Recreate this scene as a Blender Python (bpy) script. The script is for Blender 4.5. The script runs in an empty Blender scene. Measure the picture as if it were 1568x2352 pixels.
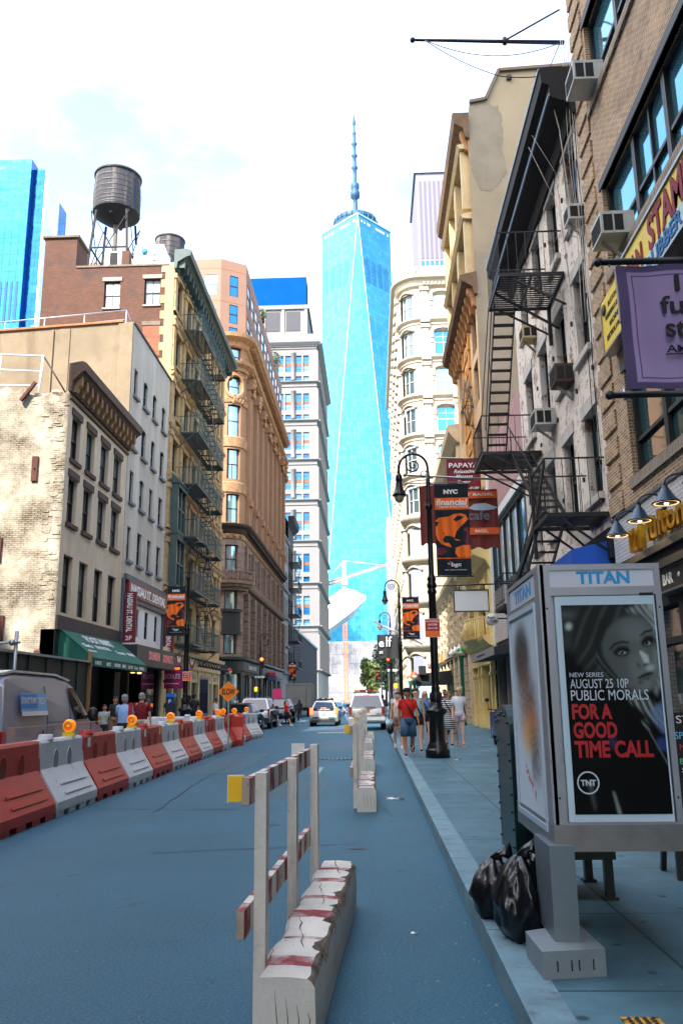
import bpy, bmesh, math, random
import numpy as np
from mathutils import Vector, Matrix
random.seed(7)
S = bpy.context.scene
COL = S.collection
# ---------------------------------------------------------------- camera
EYE = 1.55
YAW, PITCH, ROLL = math.radians(1.99), math.radians(12.81), math.radians(0.7)
FWD = Vector((-math.sin(YAW)*math.cos(PITCH), math.cos(YAW)*math.cos(PITCH), math.sin(PITCH)))
_r = Vector((math.cos(YAW), math.sin(YAW), 0)); _u = _r.cross(FWD)
RGT = _r*math.cos(ROLL) - _u*math.sin(ROLL)
UPV = _u*math.cos(ROLL) + _r*math.sin(ROLL)
cd = bpy.data.cameras.new('camera')
cam = bpy.data.objects.new('camera', cd); COL.objects.link(cam)
cd.sensor_fit = 'VERTICAL'; cd.sensor_height = 36; cd.lens = 1900/2352*36
cd.clip_start = 0.05; cd.clip_end = 5000
cam.matrix_world = Matrix(((RGT.x, UPV.x, -FWD.x, 0), (RGT.y, UPV.y, -FWD.y, 0), (RGT.z, UPV.z, -FWD.z, EYE), (0, 0, 0, 1)))
S.camera = cam
# ---------------------------------------------------------------- sky and sun
SUN_AZ, SUN_EL = math.radians(208), math.radians(44)      # azimuth clockwise from +Y: behind the camera, to the left
W = bpy.data.worlds.new('World'); S.world = W; W.use_nodes = True
_n = W.node_tree.nodes; _sky = _n.new('ShaderNodeTexSky'); _sky.sky_type = 'NISHITA'; _sky.sun_disc = False
_sky.sun_elevation = SUN_EL; _sky.sun_rotation = SUN_AZ; _sky.dust_density = 2.2; _sky.air_density = 1.05; _sky.ozone_density = 1.2
def _cloudy(nt):      # a few bright clouds over the clear sky
    L = nt.links.new; tc = nt.nodes.new('ShaderNodeTexCoord'); mp = nt.nodes.new('ShaderNodeMapping'); mp.inputs['Scale'].default_value = (1, 1, 2.2); mp.inputs['Location'].default_value = (.35, .1, .2); L(tc.outputs['Generated'], mp.inputs[0])
    nz = nt.nodes.new('ShaderNodeTexNoise'); nz.inputs['Scale'].default_value = 2.3; nz.inputs['Detail'].default_value = 7; nz.inputs['Roughness'].default_value = .58; L(mp.outputs[0], nz.inputs['Vector'])
    rp_ = nt.nodes.new('ShaderNodeValToRGB'); rp_.color_ramp.elements[0].position = .44; rp_.color_ramp.elements[1].position = .82; L(nz.outputs['Fac'], rp_.inputs[0])
    mx = nt.nodes.new('ShaderNodeMix'); mx.data_type = 'RGBA'; L(rp_.outputs[0], mx.inputs[0]); L(_sky.outputs[0], mx.inputs[6]); mx.inputs[7].default_value = (3.1, 3.2, 3.3, 1)
    # a bright cloud bank added out of view at left to whiten the tower glass
    dt = nt.nodes.new('ShaderNodeVectorMath'); dt.operation = 'DOT_PRODUCT'; L(tc.outputs['Generated'], dt.inputs[0]); dt.inputs[1].default_value = (-.80, .08, .60)
    ad = nt.nodes.new('ShaderNodeMath'); ad.operation = 'MULTIPLY_ADD'; L(nz.outputs['Fac'], ad.inputs[0]); ad.inputs[1].default_value = .5; L(dt.outputs['Value'], ad.inputs[2])
    r2 = nt.nodes.new('ShaderNodeValToRGB'); r2.color_ramp.elements[0].position = .58; r2.color_ramp.elements[1].position = .72; hf = nt.nodes.new('ShaderNodeMath'); hf.operation = 'MULTIPLY'; hf.inputs[1].default_value = .6; L(ad.outputs[0], hf.inputs[0]); L(hf.outputs[0], r2.inputs[0])
    m2 = nt.nodes.new('ShaderNodeMix'); m2.data_type = 'RGBA'; L(r2.outputs[0], m2.inputs[0]); L(mx.outputs[2], m2.inputs[6]); m2.inputs[7].default_value = (7, 7.1, 7.3, 1); return m2.outputs[2]
W.node_tree.links.new(_cloudy(W.node_tree), _n['Background'].inputs[0]); _n['Background'].inputs[1].default_value = 0.15
sl = bpy.data.lights.new('sun', 'SUN'); sl.energy = 2.0; sl.angle = math.radians(0.5); sl.color = (1, .95, .88)
so = bpy.data.objects.new('sun', sl); COL.objects.link(so); so.location = (-60, -60, 120)
_sd = Vector((math.sin(SUN_AZ)*math.cos(SUN_EL), math.cos(SUN_AZ)*math.cos(SUN_EL), math.sin(SUN_EL)))
so.rotation_euler = _sd.to_track_quat('Z', 'Y').to_euler()
S.view_settings.view_transform = 'Standard'; S.view_settings.look = 'None'
S.view_settings.exposure = 2.5; S.view_settings.gamma = 1
S.cycles.max_bounces = 6; S.cycles.diffuse_bounces = 3; S.cycles.glossy_bounces = 3; S.cycles.caustics_reflective = False
# ---------------------------------------------------------------- materials
def C(r, g, b):
    f = lambda c: (c/255/12.92) if c/255 <= .04045 else ((c/255+.055)/1.055)**2.4
    return (f(r), f(g), f(b), 1)
MATS = {}
def _new(name):
    m = bpy.data.materials.new(name); m.use_nodes = True
    nt = m.node_tree; return m, nt, nt.nodes['Principled BSDF']
def _coord(nt, kind='Object', scale=(1, 1, 1)):
    t = nt.nodes.new('ShaderNodeTexCoord'); mp = nt.nodes.new('ShaderNodeMapping')
    mp.inputs['Scale'].default_value = scale; nt.links.new(t.outputs[kind], mp.inputs[0]); return mp.outputs[0]
def _noise(nt, vec, scale, detail=6, rough=.6):
    n = nt.nodes.new('ShaderNodeTexNoise'); n.inputs['Scale'].default_value = scale
    n.inputs['Detail'].default_value = detail; n.inputs['Roughness'].default_value = rough
    nt.links.new(vec, n.inputs['Vector']); return n.outputs['Fac']
def _ramp(nt, fac, a, b, ca=(0, 0, 0, 1), cb=(1, 1, 1, 1)):
    r = nt.nodes.new('ShaderNodeValToRGB'); r.color_ramp.elements[0].position = a; r.color_ramp.elements[1].position = b
    r.color_ramp.elements[0].color = ca; r.color_ramp.elements[1].color = cb
    nt.links.new(fac, r.inputs[0]); return r.outputs[0]
def _mix(nt, fac, a, b, mode='MIX'):
    m = nt.nodes.new('ShaderNodeMix'); m.data_type = 'RGBA'; m.blend_type = mode
    for sock, v in ((m.inputs[0], fac), (m.inputs[6], a), (m.inputs[7], b)):
        if hasattr(v, 'links') or hasattr(v, 'node'): nt.links.new(v, sock)
        else: sock.default_value = v
    return m.outputs[2]
def _bump(nt, bs, h, strength, dist=.02):
    b = nt.nodes.new('ShaderNodeBump'); b.inputs['Strength'].default_value = strength; b.inputs['Distance'].default_value = dist
    nt.links.new(h, b.inputs['Height']); nt.links.new(b.outputs[0], bs.inputs['Normal'])
def M(name, col, rough=.75, metal=0., var=.0, vs=1.5, spots=None, streak=None, bump=0., bs=20., spec=.5, emit=0., coat=0.):
    """one procedural surface: base colour, soft variation, stains (colour, scale, low, high), vertical streaks, fine bump"""
    if name in MATS: return MATS[name]
    m, nt, b = _new(name); c = col if len(col) == 4 else (*col, 1)
    out = None
    if var or spots or streak:
        v = _coord(nt)
        out = _mix(nt, _ramp(nt, _noise(nt, v, vs), .3, .7), tuple(x*(1-var) for x in c[:3])+(1,), tuple(min(1, x*(1+var*.7)) for x in c[:3])+(1,))
        if spots:
            sc, ss, lo, hi = spots
            out = _mix(nt, _ramp(nt, _noise(nt, v, ss, 8, .65), lo, hi), out, sc)
        if streak:
            sc, ss, lo, hi = streak
            v2 = _coord(nt, scale=(ss, ss, ss*.07))
            out = _mix(nt, _ramp(nt, _noise(nt, v2, 1, 5), lo, hi), out, sc)
        nt.links.new(out, b.inputs['Base Color'])
    else: b.inputs['Base Color'].default_value = c
    b.inputs['Roughness'].default_value = rough; b.inputs['Metallic'].default_value = metal
    b.inputs['Specular IOR Level'].default_value = spec; b.inputs['Coat Weight'].default_value = coat
    if emit:
        b.inputs['Emission Color'].default_value = c; b.inputs['Emission Strength'].default_value = emit
    if bump: _bump(nt, b, _noise(nt, _coord(nt), bs), bump)
    m.diffuse_color = c; MATS[name] = m; return m
def BRICK(name, c1, c2, mortar, w=.2, h=.067, patch=None, patch2=None, msize=.008, rough=.85, bump=.6, var=.25, off=.5):
    """bricks laid on the metre UVs; patch = (colour, noise scale, low, high) of paint or dirt"""
    if name in MATS: return MATS[name]
    m, nt, b = _new(name)
    uv = nt.nodes.new('ShaderNodeTexCoord').outputs['UV']
    t = nt.nodes.new('ShaderNodeTexBrick'); nt.links.new(uv, t.inputs['Vector'])
    t.offset = off
    t.inputs['Color1'].default_value = c1; t.inputs['Color2'].default_value = c2; t.inputs['Mortar'].default_value = mortar
    t.inputs['Scale'].default_value = 1; t.inputs['Mortar Size'].default_value = msize
    t.inputs['Brick Width'].default_value = w; t.inputs['Row Height'].default_value = h
    out = t.outputs['Color']; v = _coord(nt)
    out = _mix(nt, _ramp(nt, _noise(nt, v, 1.1), .3, .72), _mix(nt, 1., out, (1-var,)*3+(1,), 'MULTIPLY'), out)
    for p in (patch, patch2):
        if p: out = _mix(nt, _ramp(nt, _noise(nt, v, p[1], 9, .7), p[2], p[3]), out, p[0])
    nt.links.new(out, b.inputs['Base Color']); b.inputs['Roughness'].default_value = rough
    _bump(nt, b, t.outputs['Fac'], -bump, .01)
    MATS[name] = m; return m
def GLASSWALL(name, c1, c2, line, w, h, msize=.06, rough=.12, metal=.85, var=.1, big=None, wave=.06):
    """curtain wall: reflecting panes in a grid of mullions, on the metre UVs"""
    if name in MATS: return MATS[name]
    m, nt, b = _new(name)
    uv = nt.nodes.new('ShaderNodeTexCoord').outputs['UV']
    t = nt.nodes.new('ShaderNodeTexBrick'); nt.links.new(uv, t.inputs['Vector']); t.offset = 0
    t.inputs['Color1'].default_value = c1; t.inputs['Color2'].default_value = c2; t.inputs['Mortar'].default_value = line
    t.inputs['Scale'].default_value = 1; t.inputs['Mortar Size'].default_value = msize
    t.inputs['Brick Width'].default_value = w; t.inputs['Row Height'].default_value = h
    out = t.outputs['Color']
    if big: out = _mix(nt, _ramp(nt, _noise(nt, _coord(nt), big[1], 2), big[2], big[3]), out, big[0])
    out = _mix(nt, _ramp(nt, _noise(nt, _coord(nt), wave*.6, 5), .3, .7), _mix(nt, 1., out, (1-var,)*3+(1,), 'MULTIPLY'), out)
    nt.links.new(out, b.inputs['Base Color']); b.inputs['Roughness'].default_value = rough; b.inputs['Metallic'].default_value = metal
    _bump(nt, b, _noise(nt, _coord(nt), wave, 3), .5, 1.2); MATS[name] = m; return m
def GLASS(name, col, metal=.0, rough=.04, ior=1.9):
    if name in MATS: return MATS[name]
    m, nt, b = _new(name); b.inputs['Base Color'].default_value = col; b.inputs['Metallic'].default_value = metal
    b.inputs['Roughness'].default_value = rough; b.inputs['IOR'].default_value = ior
    _bump(nt, b, _noise(nt, _coord(nt), 1.2, 1), .035, .1)
    MATS[name] = m; return m
# ---------------------------------------------------------------- mesh builder
def V3(p): return Vector((float(p[0]), float(p[1]), float(p[2])))
class MB:
    def __init__(s): s.v = []; s.f = []; s.m = []; s.sm = []
    def poly(s, pts, mat=0, smooth=False):
        i = len(s.v); s.v += [tuple(map(float, p)) for p in pts]; s.f.append(tuple(range(i, i+len(pts)))); s.m.append(mat); s.sm.append(smooth); return s
    def raw(s, vs, fs, mat=0, smooth=False):
        i = len(s.v); s.v += [tuple(map(float, p)) for p in vs]
        for f in fs: s.f.append(tuple(i+k for k in f)); s.m.append(mat); s.sm.append(smooth)
        return s
    def box(s, x0, x1, y0, y1, z0, z1, mat=0):
        return s.raw([(x0, y0, z0), (x1, y0, z0), (x1, y1, z0), (x0, y1, z0), (x0, y0, z1), (x1, y0, z1), (x1, y1, z1), (x0, y1, z1)],
                     [(0, 3, 2, 1), (4, 5, 6, 7), (0, 1, 5, 4), (1, 2, 6, 5), (2, 3, 7, 6), (3, 0, 4, 7)], mat)
    def obox(s, c, ax, ay, az, mat=0):
        """box from its centre and three half-axis vectors"""
        c, ax, ay, az = V3(c), V3(ax), V3(ay), V3(az)
        p = [c-ax-ay-az, c+ax-ay-az, c+ax+ay-az, c-ax+ay-az, c-ax-ay+az, c+ax-ay+az, c+ax+ay+az, c-ax+ay+az]
        return s.raw(p, [(0, 3, 2, 1), (4, 5, 6, 7), (0, 1, 5, 4), (1, 2, 6, 5), (2, 3, 7, 6), (3, 0, 4, 7)], mat)
    def bar(s, p, q, w, h=None, mat=0):
        p, q = V3(p), V3(q); d = (q-p); L = d.length; d.normalize()
        up = Vector((0, 0, 1)) if abs(d.z) < .95 else Vector((0, 1, 0))
        a = d.cross(up).normalized(); b = a.cross(d).normalized(); h = w if h is None else h
        return s.obox((p+q)/2, d*L/2, a*w/2, b*h/2, mat)
    def tube(s, pts, r, n=8, mat=0, cap=True, smooth=True):
        pts = [V3(p) for p in pts]; k = len(pts); rs = r if isinstance(r, (list, tuple)) else [r]*k
        vs = []; pa = None
        for i, p in enumerate(pts):
            d = (pts[min(i+1, k-1)]-pts[max(i-1, 0)])
            if d.length < 1e-9: d = Vector((0, 0, 1))
            d.normalize()
            if pa is None: a = d.cross(Vector((0, 0, 1)) if abs(d.z) < .9 else Vector((1, 0, 0)))
            else: a = pa - d*pa.dot(d)
            a.normalize(); pa = a; b = d.cross(a)
            rr = rs[i]; ra, rb = rr if isinstance(rr, (list, tuple)) else (rr, rr)
            for j in range(n):
                t = 2*math.pi*j/n; vs.append(p + a*math.cos(t)*ra + b*math.sin(t)*rb)
        fs = [(i*n+j, i*n+(j+1) % n, (i+1)*n+(j+1) % n, (i+1)*n+j) for i in range(k-1) for j in range(n)]
        s.raw(vs, fs, mat, smooth)
        if cap:
            i0 = len(s.v)-k*n
            s.f.append(tuple(i0+j for j in reversed(range(n)))); s.m.append(mat); s.sm.append(False)
            s.f.append(tuple(i0+(k-1)*n+j for j in range(n))); s.m.append(mat); s.sm.append(False)
        return s
    def lathe(s, c, prof, n=16, mat=0, smooth=True, cap=True):
        """prof: (radius, height) from bottom up, round the vertical axis at c"""
        c = V3(c); k = len(prof); vs = []
        for r, z in prof:
            rx, ry = r if isinstance(r, (list, tuple)) else (r, r)
            for j in range(n):
                t = 2*math.pi*j/n; vs.append((c.x+rx*math.cos(t), c.y+ry*math.sin(t), c.z+z))
        fs = [(i*n+j, i*n+(j+1) % n, (i+1)*n+(j+1) % n, (i+1)*n+j) for i in range(k-1) for j in range(n)]
        if cap: fs += [tuple(reversed(range(n))), tuple((k-1)*n+j for j in range(n))]
        return s.raw(vs, fs, mat, smooth)
    def ball(s, c, r, n=12, mat=0, m=8):
        rx, ry, rz = r if isinstance(r, (list, tuple)) else (r, r, r)
        return s.lathe(c, [((rx*math.sin(math.pi*i/m)+1e-4, ry*math.sin(math.pi*i/m)+1e-4), -rz*math.cos(math.pi*i/m)) for i in range(m+1)], n, mat, cap=False)
    def prism(s, poly, a, b, axis='x', mat=0, smooth=False):
        """poly in the plane across axis, extruded from a to b.  x: (y,z)  y: (x,z)  z: (x,y)"""
        f = {'x': lambda p, t: (t, p[0], p[1]), 'y': lambda p, t: (p[0], t, p[1]), 'z': lambda p, t: (p[0], p[1], t)}[axis]
        n = len(poly); vs = [f(p, a) for p in poly]+[f(p, b) for p in poly]
        s.raw(vs, [(j, (j+1) % n, n+(j+1) % n, n+j) for j in range(n)], mat, smooth)
        i0 = len(s.v)-2*n
        s.f.append(tuple(i0+j for j in reversed(range(n)))); s.f.append(tuple(i0+n+j for j in range(n))); s.m += [mat, mat]; s.sm += [False, False]
        return s
    def sweep(s, path, prof, mat=0, closed=False, smooth=False):
        """profile (out, z) carried along a plan path [(x,y)...]; out is to the right of travel"""
        k = len(path); nrm = []
        for i in range(k):
            a = Vector(path[i-1]) if (i or closed) else None; b = Vector(path[i]); c = Vector(path[(i+1) % k]) if (i < k-1 or closed) else None
            ns = []
            for u, w in ((a, b), (b, c)):
                if u is not None and w is not None and (w-u).length > 1e-9:
                    d = (w-u).normalized(); ns.append(Vector((d.y, -d.x)))
            n = sum(ns, Vector((0, 0))).normalized()
            nrm.append(n/max(.35, n.dot(ns[0])))
        vs = [(path[i][0]+nrm[i].x*o, path[i][1]+nrm[i].y*o, z) for i in range(k) for o, z in prof]
        p = len(prof); rng = range(k if closed else k-1)
        fs = [(i*p+j, ((i+1) % k)*p+j, ((i+1) % k)*p+j+1, i*p+j+1) for i in rng for j in range(p-1)]
        if not closed: fs += [tuple(range(p)), tuple(reversed(range((k-1)*p, k*p)))]
        return s.raw(vs, fs, mat, smooth)
    def text(s, txt, c, right, up, w, h, depth=.01, mat=0, fat=.0, shear=0.):
        """lettering centred at c, fitted to w x h, standing depth proud of the plane (right x up)"""
        vs, fs = letter(txt, fat, shear)
        c, r, u = V3(c), V3(right).normalized(), V3(up).normalized(); n = r.cross(u)
        return s.raw([c + r*x*w + u*y*h + n*z*depth for x, y, z in vs], fs, mat)
    def xf(s, mtx):
        s.v = [tuple(mtx @ Vector(p)) for p in s.v]; return s
    def add(s, o, mtx=None, mat=None):
        i = len(s.v); s.v += [tuple(mtx @ Vector(p)) for p in o.v] if mtx else o.v
        s.f += [tuple(i+k for k in f) for f in o.f]; s.m += o.m if mat is None else [mat]*len(o.f); s.sm += o.sm; return s
    def mesh(s, name, mats, org=(0, 0, 0)):
        me = bpy.data.meshes.new(name)
        ox, oy, oz = org
        me.from_pydata([(x-ox, y-oy, z-oz) for x, y, z in s.v], [], s.f)
        for m in (mats if isinstance(mats, (list, tuple)) else [mats]): me.materials.append(m)
        me.polygons.foreach_set('material_index', s.m); me.polygons.foreach_set('use_smooth', s.sm)
        if len(s.f) < 60000:
            uv = me.uv_layers.new(name='UVMap').data
            for p, f in zip(me.polygons, s.f):
                n = p.normal; ax, ay, az = abs(n.x), abs(n.y), abs(n.z)
                for li, vi in zip(p.loop_indices, f):
                    x, y, z = s.v[vi]
                    uv[li].uv = (y, z) if ax >= ay and ax >= az else ((x, z) if ay >= az else (x, y))
        me.update(); return me
    def build(s, name, mats, parent=None, org=None):
        if org is None: org = root_of(parent).location if parent else (0, 0, 0)
        o = bpy.data.objects.new(name, s.mesh(name, mats, org)); COL.objects.link(o)
        if parent: o.parent = parent
        return o
_LET = {}
def letter(txt, fat=0., shear=0.):
    k = (txt, fat, shear)
    if k in _LET: return _LET[k]
    cu = bpy.data.curves.new('lettering', 'FONT'); cu.body = txt; cu.extrude = .5; cu.offset = fat; cu.resolution_u = 3; cu.shear = shear
    ob = bpy.data.objects.new('lettering', cu); COL.objects.link(ob)
    me = bpy.data.meshes.new_from_object(ob.evaluated_get(bpy.context.evaluated_depsgraph_get()))
    vs = np.array([v.co[:] for v in me.vertices]); fs = [tuple(p.vertices) for p in me.polygons]
    lo, hi = vs.min(0), vs.max(0); sz = np.maximum(hi-lo, 1e-6)
    vs = (vs-(lo+hi)/2)/sz; vs[:, 2] += .5
    bpy.data.objects.remove(ob); bpy.data.curves.remove(cu); bpy.data.meshes.remove(me)
    _LET[k] = (vs.tolist(), fs); return _LET[k]
def root_of(o):
    while o.parent: o = o.parent
    return o
def tag(o, label=None, cat=None, group=None, kind=None):
    if label: o['label'] = label
    if cat: o['category'] = cat
    if group: o['group'] = group
    if kind: o['kind'] = kind
    return o
def thing(name, label, cat, loc=(0, 0, 0), group=None):
    o = bpy.data.objects.new(name, None); COL.objects.link(o); o.location = loc; o.empty_display_size = .3
    return tag(o, label, cat, group)
def copy_tree(o, parent=None):
    c = o.copy(); COL.objects.link(c); c.parent = parent
    for ch in o.children: copy_tree(ch, c)
    return c
def dup(o, loc, rz=0, label=None, scale=None):
    c = copy_tree(o); c.location = loc; c.rotation_euler = (0, 0, rz)
    if label: c['label'] = label
    if scale: c.scale = scale
    return c
def struct(name, mb, mats): return tag(mb.build(name, mats), kind='structure')
def picture(name, fn, c, right, up, w, h, nx, ny, parent, rough=.5, bend=None, gloss=.5):
    """a printed picture: colours of fn(u,v) (numpy arrays 0..1, v up) on a fine grid"""
    c, r, u = V3(c), V3(right).normalized(), V3(up).normalized(); n = r.cross(u)
    U, Vv = np.meshgrid(np.linspace(0, 1, nx), np.linspace(0, 1, ny)); rgb = np.clip(fn(U, Vv), 0, 1)
    bd = bend(U, Vv) if bend else np.zeros_like(U)
    org = root_of(parent).location
    pts = [(c + r*(a-.5)*w + u*(b-.5)*h + n*d - org)[:] for a, b, d in zip(U.ravel(), Vv.ravel(), bd.ravel())]
    fs = [(j*nx+i, j*nx+i+1, (j+1)*nx+i+1, (j+1)*nx+i) for j in range(ny-1) for i in range(nx-1)]
    me = bpy.data.meshes.new(name); me.from_pydata(pts, [], fs)
    at = me.color_attributes.new('print', 'FLOAT_COLOR', 'POINT')
    at.data.foreach_set('color', np.concatenate([rgb.reshape(-1, 3), np.ones((nx*ny, 1))], 1).ravel())
    k = 'printed picture %.2f %.2f' % (rough, gloss)
    if k not in MATS:
        m, nt, b = _new(k); a = nt.nodes.new('ShaderNodeAttribute'); a.attribute_name = 'print'
        nt.links.new(a.outputs['Color'], b.inputs['Base Color']); b.inputs['Roughness'].default_value = rough; b.inputs['Specular IOR Level'].default_value = gloss
        MATS[k] = m
    me.materials.append(MATS[k]); me.polygons.foreach_set('use_smooth', [True]*len(fs)); me.update()
    o = bpy.data.objects.new(name, me); COL.objects.link(o); o.parent = parent; return o
# ---------------------------------------------------------------- facades
class Plane:
    """a facade: origin (x,y), direction of travel d, outward normal n"""
    def __init__(s, o, d, n): s.o, s.d, s.n = o, d, n; s.rz = math.atan2(n[1], n[0])+math.pi/2
    def p(s, u, z, w=0): return (s.o[0]+s.d[0]*u+s.n[0]*w, s.o[1]+s.d[1]*u+s.n[1]*w, z)
    def box(s, mb, u0, u1, z0, z1, w0, w1, mat=0):
        a, b = s.p(u0, z0, w0), s.p(u1, z1, w1)
        return mb.box(min(a[0], b[0]), max(a[0], b[0]), min(a[1], b[1]), max(a[1], b[1]), z0, z1, mat)
    def prof(s, mb, u0, u1, prof, mat=0):
        """profile (out, z) swept along the facade from u0 to u1"""
        A = [s.p(u0, z, w) for w, z in prof]; B = [s.p(u1, z, w) for w, z in prof]; n = len(prof)
        return mb.raw(A+B, [(j, (j+1) % n, n+(j+1) % n, n+j) for j in range(n)]+[tuple(range(n)), tuple(range(2*n-1, n-1, -1))], mat)
    def wall(s, mb, u0, u1, z0, z1, ops, depth=.22, mat=0, rmat=None):
        us = sorted({u0, u1, *[min(max(x, u0), u1) for o in ops for x in o[:2]]}); zs = sorted({z0, z1, *[x for o in ops for x in o[2:4]]})
        for i in range(len(us)-1):
            for j in range(len(zs)-1):
                cu, cz = (us[i]+us[i+1])/2, (zs[j]+zs[j+1])/2
                if any(o[0] < cu < o[1] and o[2] < cz < o[3] for o in ops): continue
                mb.poly([s.p(us[i], zs[j]), s.p(us[i+1], zs[j]), s.p(us[i+1], zs[j+1]), s.p(us[i], zs[j+1])], mat)
        r = mat if rmat is None else rmat
        for a, b, c, d in [o[:4] for o in ops]:
            for q in ([(a, c, 0), (a, d, 0), (a, d, -depth), (a, c, -depth)], [(b, c, 0), (b, c, -depth), (b, d, -depth), (b, d, 0)],
                      [(a, c, 0), (a, c, -depth), (b, c, -depth), (b, c, 0)], [(a, d, 0), (b, d, 0), (b, d, -depth), (a, d, -depth)]):
                mb.poly([s.p(*t) for t in q], r)
        return mb
_WIN = {}
def _win_mesh(w, h, style):
    k = (round(w, 2), round(h, 2), style)
    if k in _WIN: return _WIN[k]
    fr = MB(); gl = MB(); t = .055 if style != 'thin' else .035; x = w/2
    fr.box(-x, -x+t, -.05, .05, 0, h); fr.box(x-t, x, -.05, .05, 0, h); fr.box(-x+t, x-t, -.05, .05, h-t, h); fr.box(-x+t, x-t, -.05, .05, 0, t)
    if style in ('sash', 'sash4', 'sash6'):
        fr.box(-x+t, x-t, -.045, .03, h*.5-.03, h*.5+.03)
        if style == 'sash4': fr.box(-.016, .016, -.03, .02, t, h*.5-.03); fr.box(-.016, .016, -.04, .0, h*.5+.03, h-t)
        if style == 'sash6':
            fr.box(-.02, .02, -.04, .0, t, h*.5-.03); fr.box(-.02, .02, -.04, .0, h*.5+.03, h-t)
            fr.box(-x+t, -.02, -.04, .0, h*.73, h*.73+.03); fr.box(.02, x-t, -.04, .0, h*.73, h*.73+.03)
        gl.poly([(-x+t, .012, t), (x-t, .012, t), (x-t, .012, h*.5-.03), (-x+t, .012, h*.5-.03)])
        gl.poly([(-x+t, -.012, h*.5+.03), (x-t, -.012, h*.5+.03), (x-t, -.012, h-t), (-x+t, -.012, h-t)])
    else:
        if style == 'cross': fr.box(-.03, .03, -.045, .03, t, h-t)
        gl.poly([(-x+t, 0, t), (x-t, 0, t), (x-t, 0, h-t), (-x+t, 0, h-t)])
    _WIN[k] = (fr, gl, {}); return _WIN[k]
def rep(root, name, mb, mat, offs):
    """one small piece built once and copied along offs"""
    o = mb.build(name, mat, root)
    for d in offs:
        if d != (0, 0, 0): q = o.copy(); COL.objects.link(q); q.location = Vector(d)
    return o
def windows(root, pl, ops, fm, glasses, style='sash', back=.16, sub='pane', name='window', seed=1, lintel=None, sill=None):
    """lintel / sill: (height, overhang, projection, material)"""
    rnd = random.Random(seed)
    for op in ops:
        a, b, c, d = op[:4]; fr, gl, cache = _win_mesh(b-a, d-c, style); g = rnd.choice(glasses)
        if ('f', fm.name) not in cache: cache['f', fm.name] = fr.mesh(name, fm)
        if g.name not in cache: cache[g.name] = gl.mesh(sub, g)
        o = bpy.data.objects.new(name, cache['f', fm.name]); COL.objects.link(o); o.parent = root
        o.location = Vector(pl.p((a+b)/2, c, -back))-root.location; o.rotation_euler = (0, 0, pl.rz)
        q = bpy.data.objects.new(sub, cache[g.name]); COL.objects.link(q); q.parent = o
        for nm, t, z in (('lintel', lintel, d-c), ('sill', sill, 0)):
            if not t: continue
            k = (nm, t[:3], t[3].name, back)
            if k not in cache:
                hw = (b-a)/2+t[1]; mb = MB(); mb.box(-hw, hw, -back-t[2], -back+.03, z+.003 if nm == 'lintel' else -t[0], z+t[0] if nm == 'lintel' else .004); cache[k] = mb.mesh(nm, t[3])
            q = bpy.data.objects.new(nm, cache[k]); COL.objects.link(q); q.parent = o
def grid(us, zs): return [(u0, u1, z0, z1) for u0, u1 in us for z0, z1 in zs]
# ---------------------------------------------------------------- shared surfaces
G_DARK = GLASS('dark window glass', C(22, 34, 40)); G_TEAL = GLASS('teal window glass', C(40, 74, 80))
G_SKY = GLASS('sky reflecting glass', C(120, 190, 215), .75, .06); G_BLUE = GLASS('blue reflecting glass', C(35, 120, 175), .6, .06)
G_BLIND = GLASS('glass over pale blind', C(175, 190, 190), .1, .08); G_MID = GLASS('grey window glass', C(70, 88, 92), .2)
G_WB = GLASS('blue office glass', C(24, 100, 160), .25, .08, 1.5); G_WP = GLASS('pale blue blind glass', C(96, 150, 186), .1, .1, 1.5)
BLACK = M('black painted iron', C(24, 25, 27), .45, .2); BLACKMAT = M('matt black', C(20, 20, 22), .8)
DKFRAME = M('dark window frame', C(38, 36, 36), .5); WHITEF = M('white window frame', C(205, 205, 200), .5)
STEEL = M('brushed steel', C(150, 152, 156), .33, .85, var=.12, vs=9); ALU = M('worn aluminium', C(178, 180, 184), .42, .6, var=.1, vs=5)
WHITE = M('white paint', C(228, 228, 224), .5, var=.05); RED = M('red paint', C(176, 32, 26), .5)
YEL = M('yellow reflector', C(252, 196, 18), .4); CONCRETE = M('concrete', C(150, 146, 138), .9, var=.2, vs=2, bump=.3)
# ---------------------------------------------------------------- ground, streets, pavements
def asphalt():
    m, nt, b = _new('asphalt'); v = _coord(nt)
    base = _mix(nt, _ramp(nt, _noise(nt, v, .35, 5), .3, .7), ASPH_A, ASPH_B)
    base = _mix(nt, _ramp(nt, _noise(nt, v, 60, 4, .8), .45, .66), base, tuple(x*2.0 for x in ASPH_B[:3])+(1,))
    base = _mix(nt, _ramp(nt, _noise(nt, _coord(nt, scale=(1, .6, 1)), .55, 6), .55, .85), base, tuple(x*1.55 for x in ASPH_B[:3])+(1,))
    base = _mix(nt, _ramp(nt, _noise(nt, v, 1.9, 9, .75), .60, .70), base, tuple(x*.55 for x in ASPH_A[:3])+(1,))
    nt.links.new(base, b.inputs['Base Color']); b.inputs['Roughness'].default_value = .55; b.inputs['Specular IOR Level'].default_value = .32
    _bump(nt, b, _noise(nt, v, 90, 3), .3, .01); return m
ASPH_A = (.006, .040, .066, 1); ASPH_B = (.017, .078, .116, 1)
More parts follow.
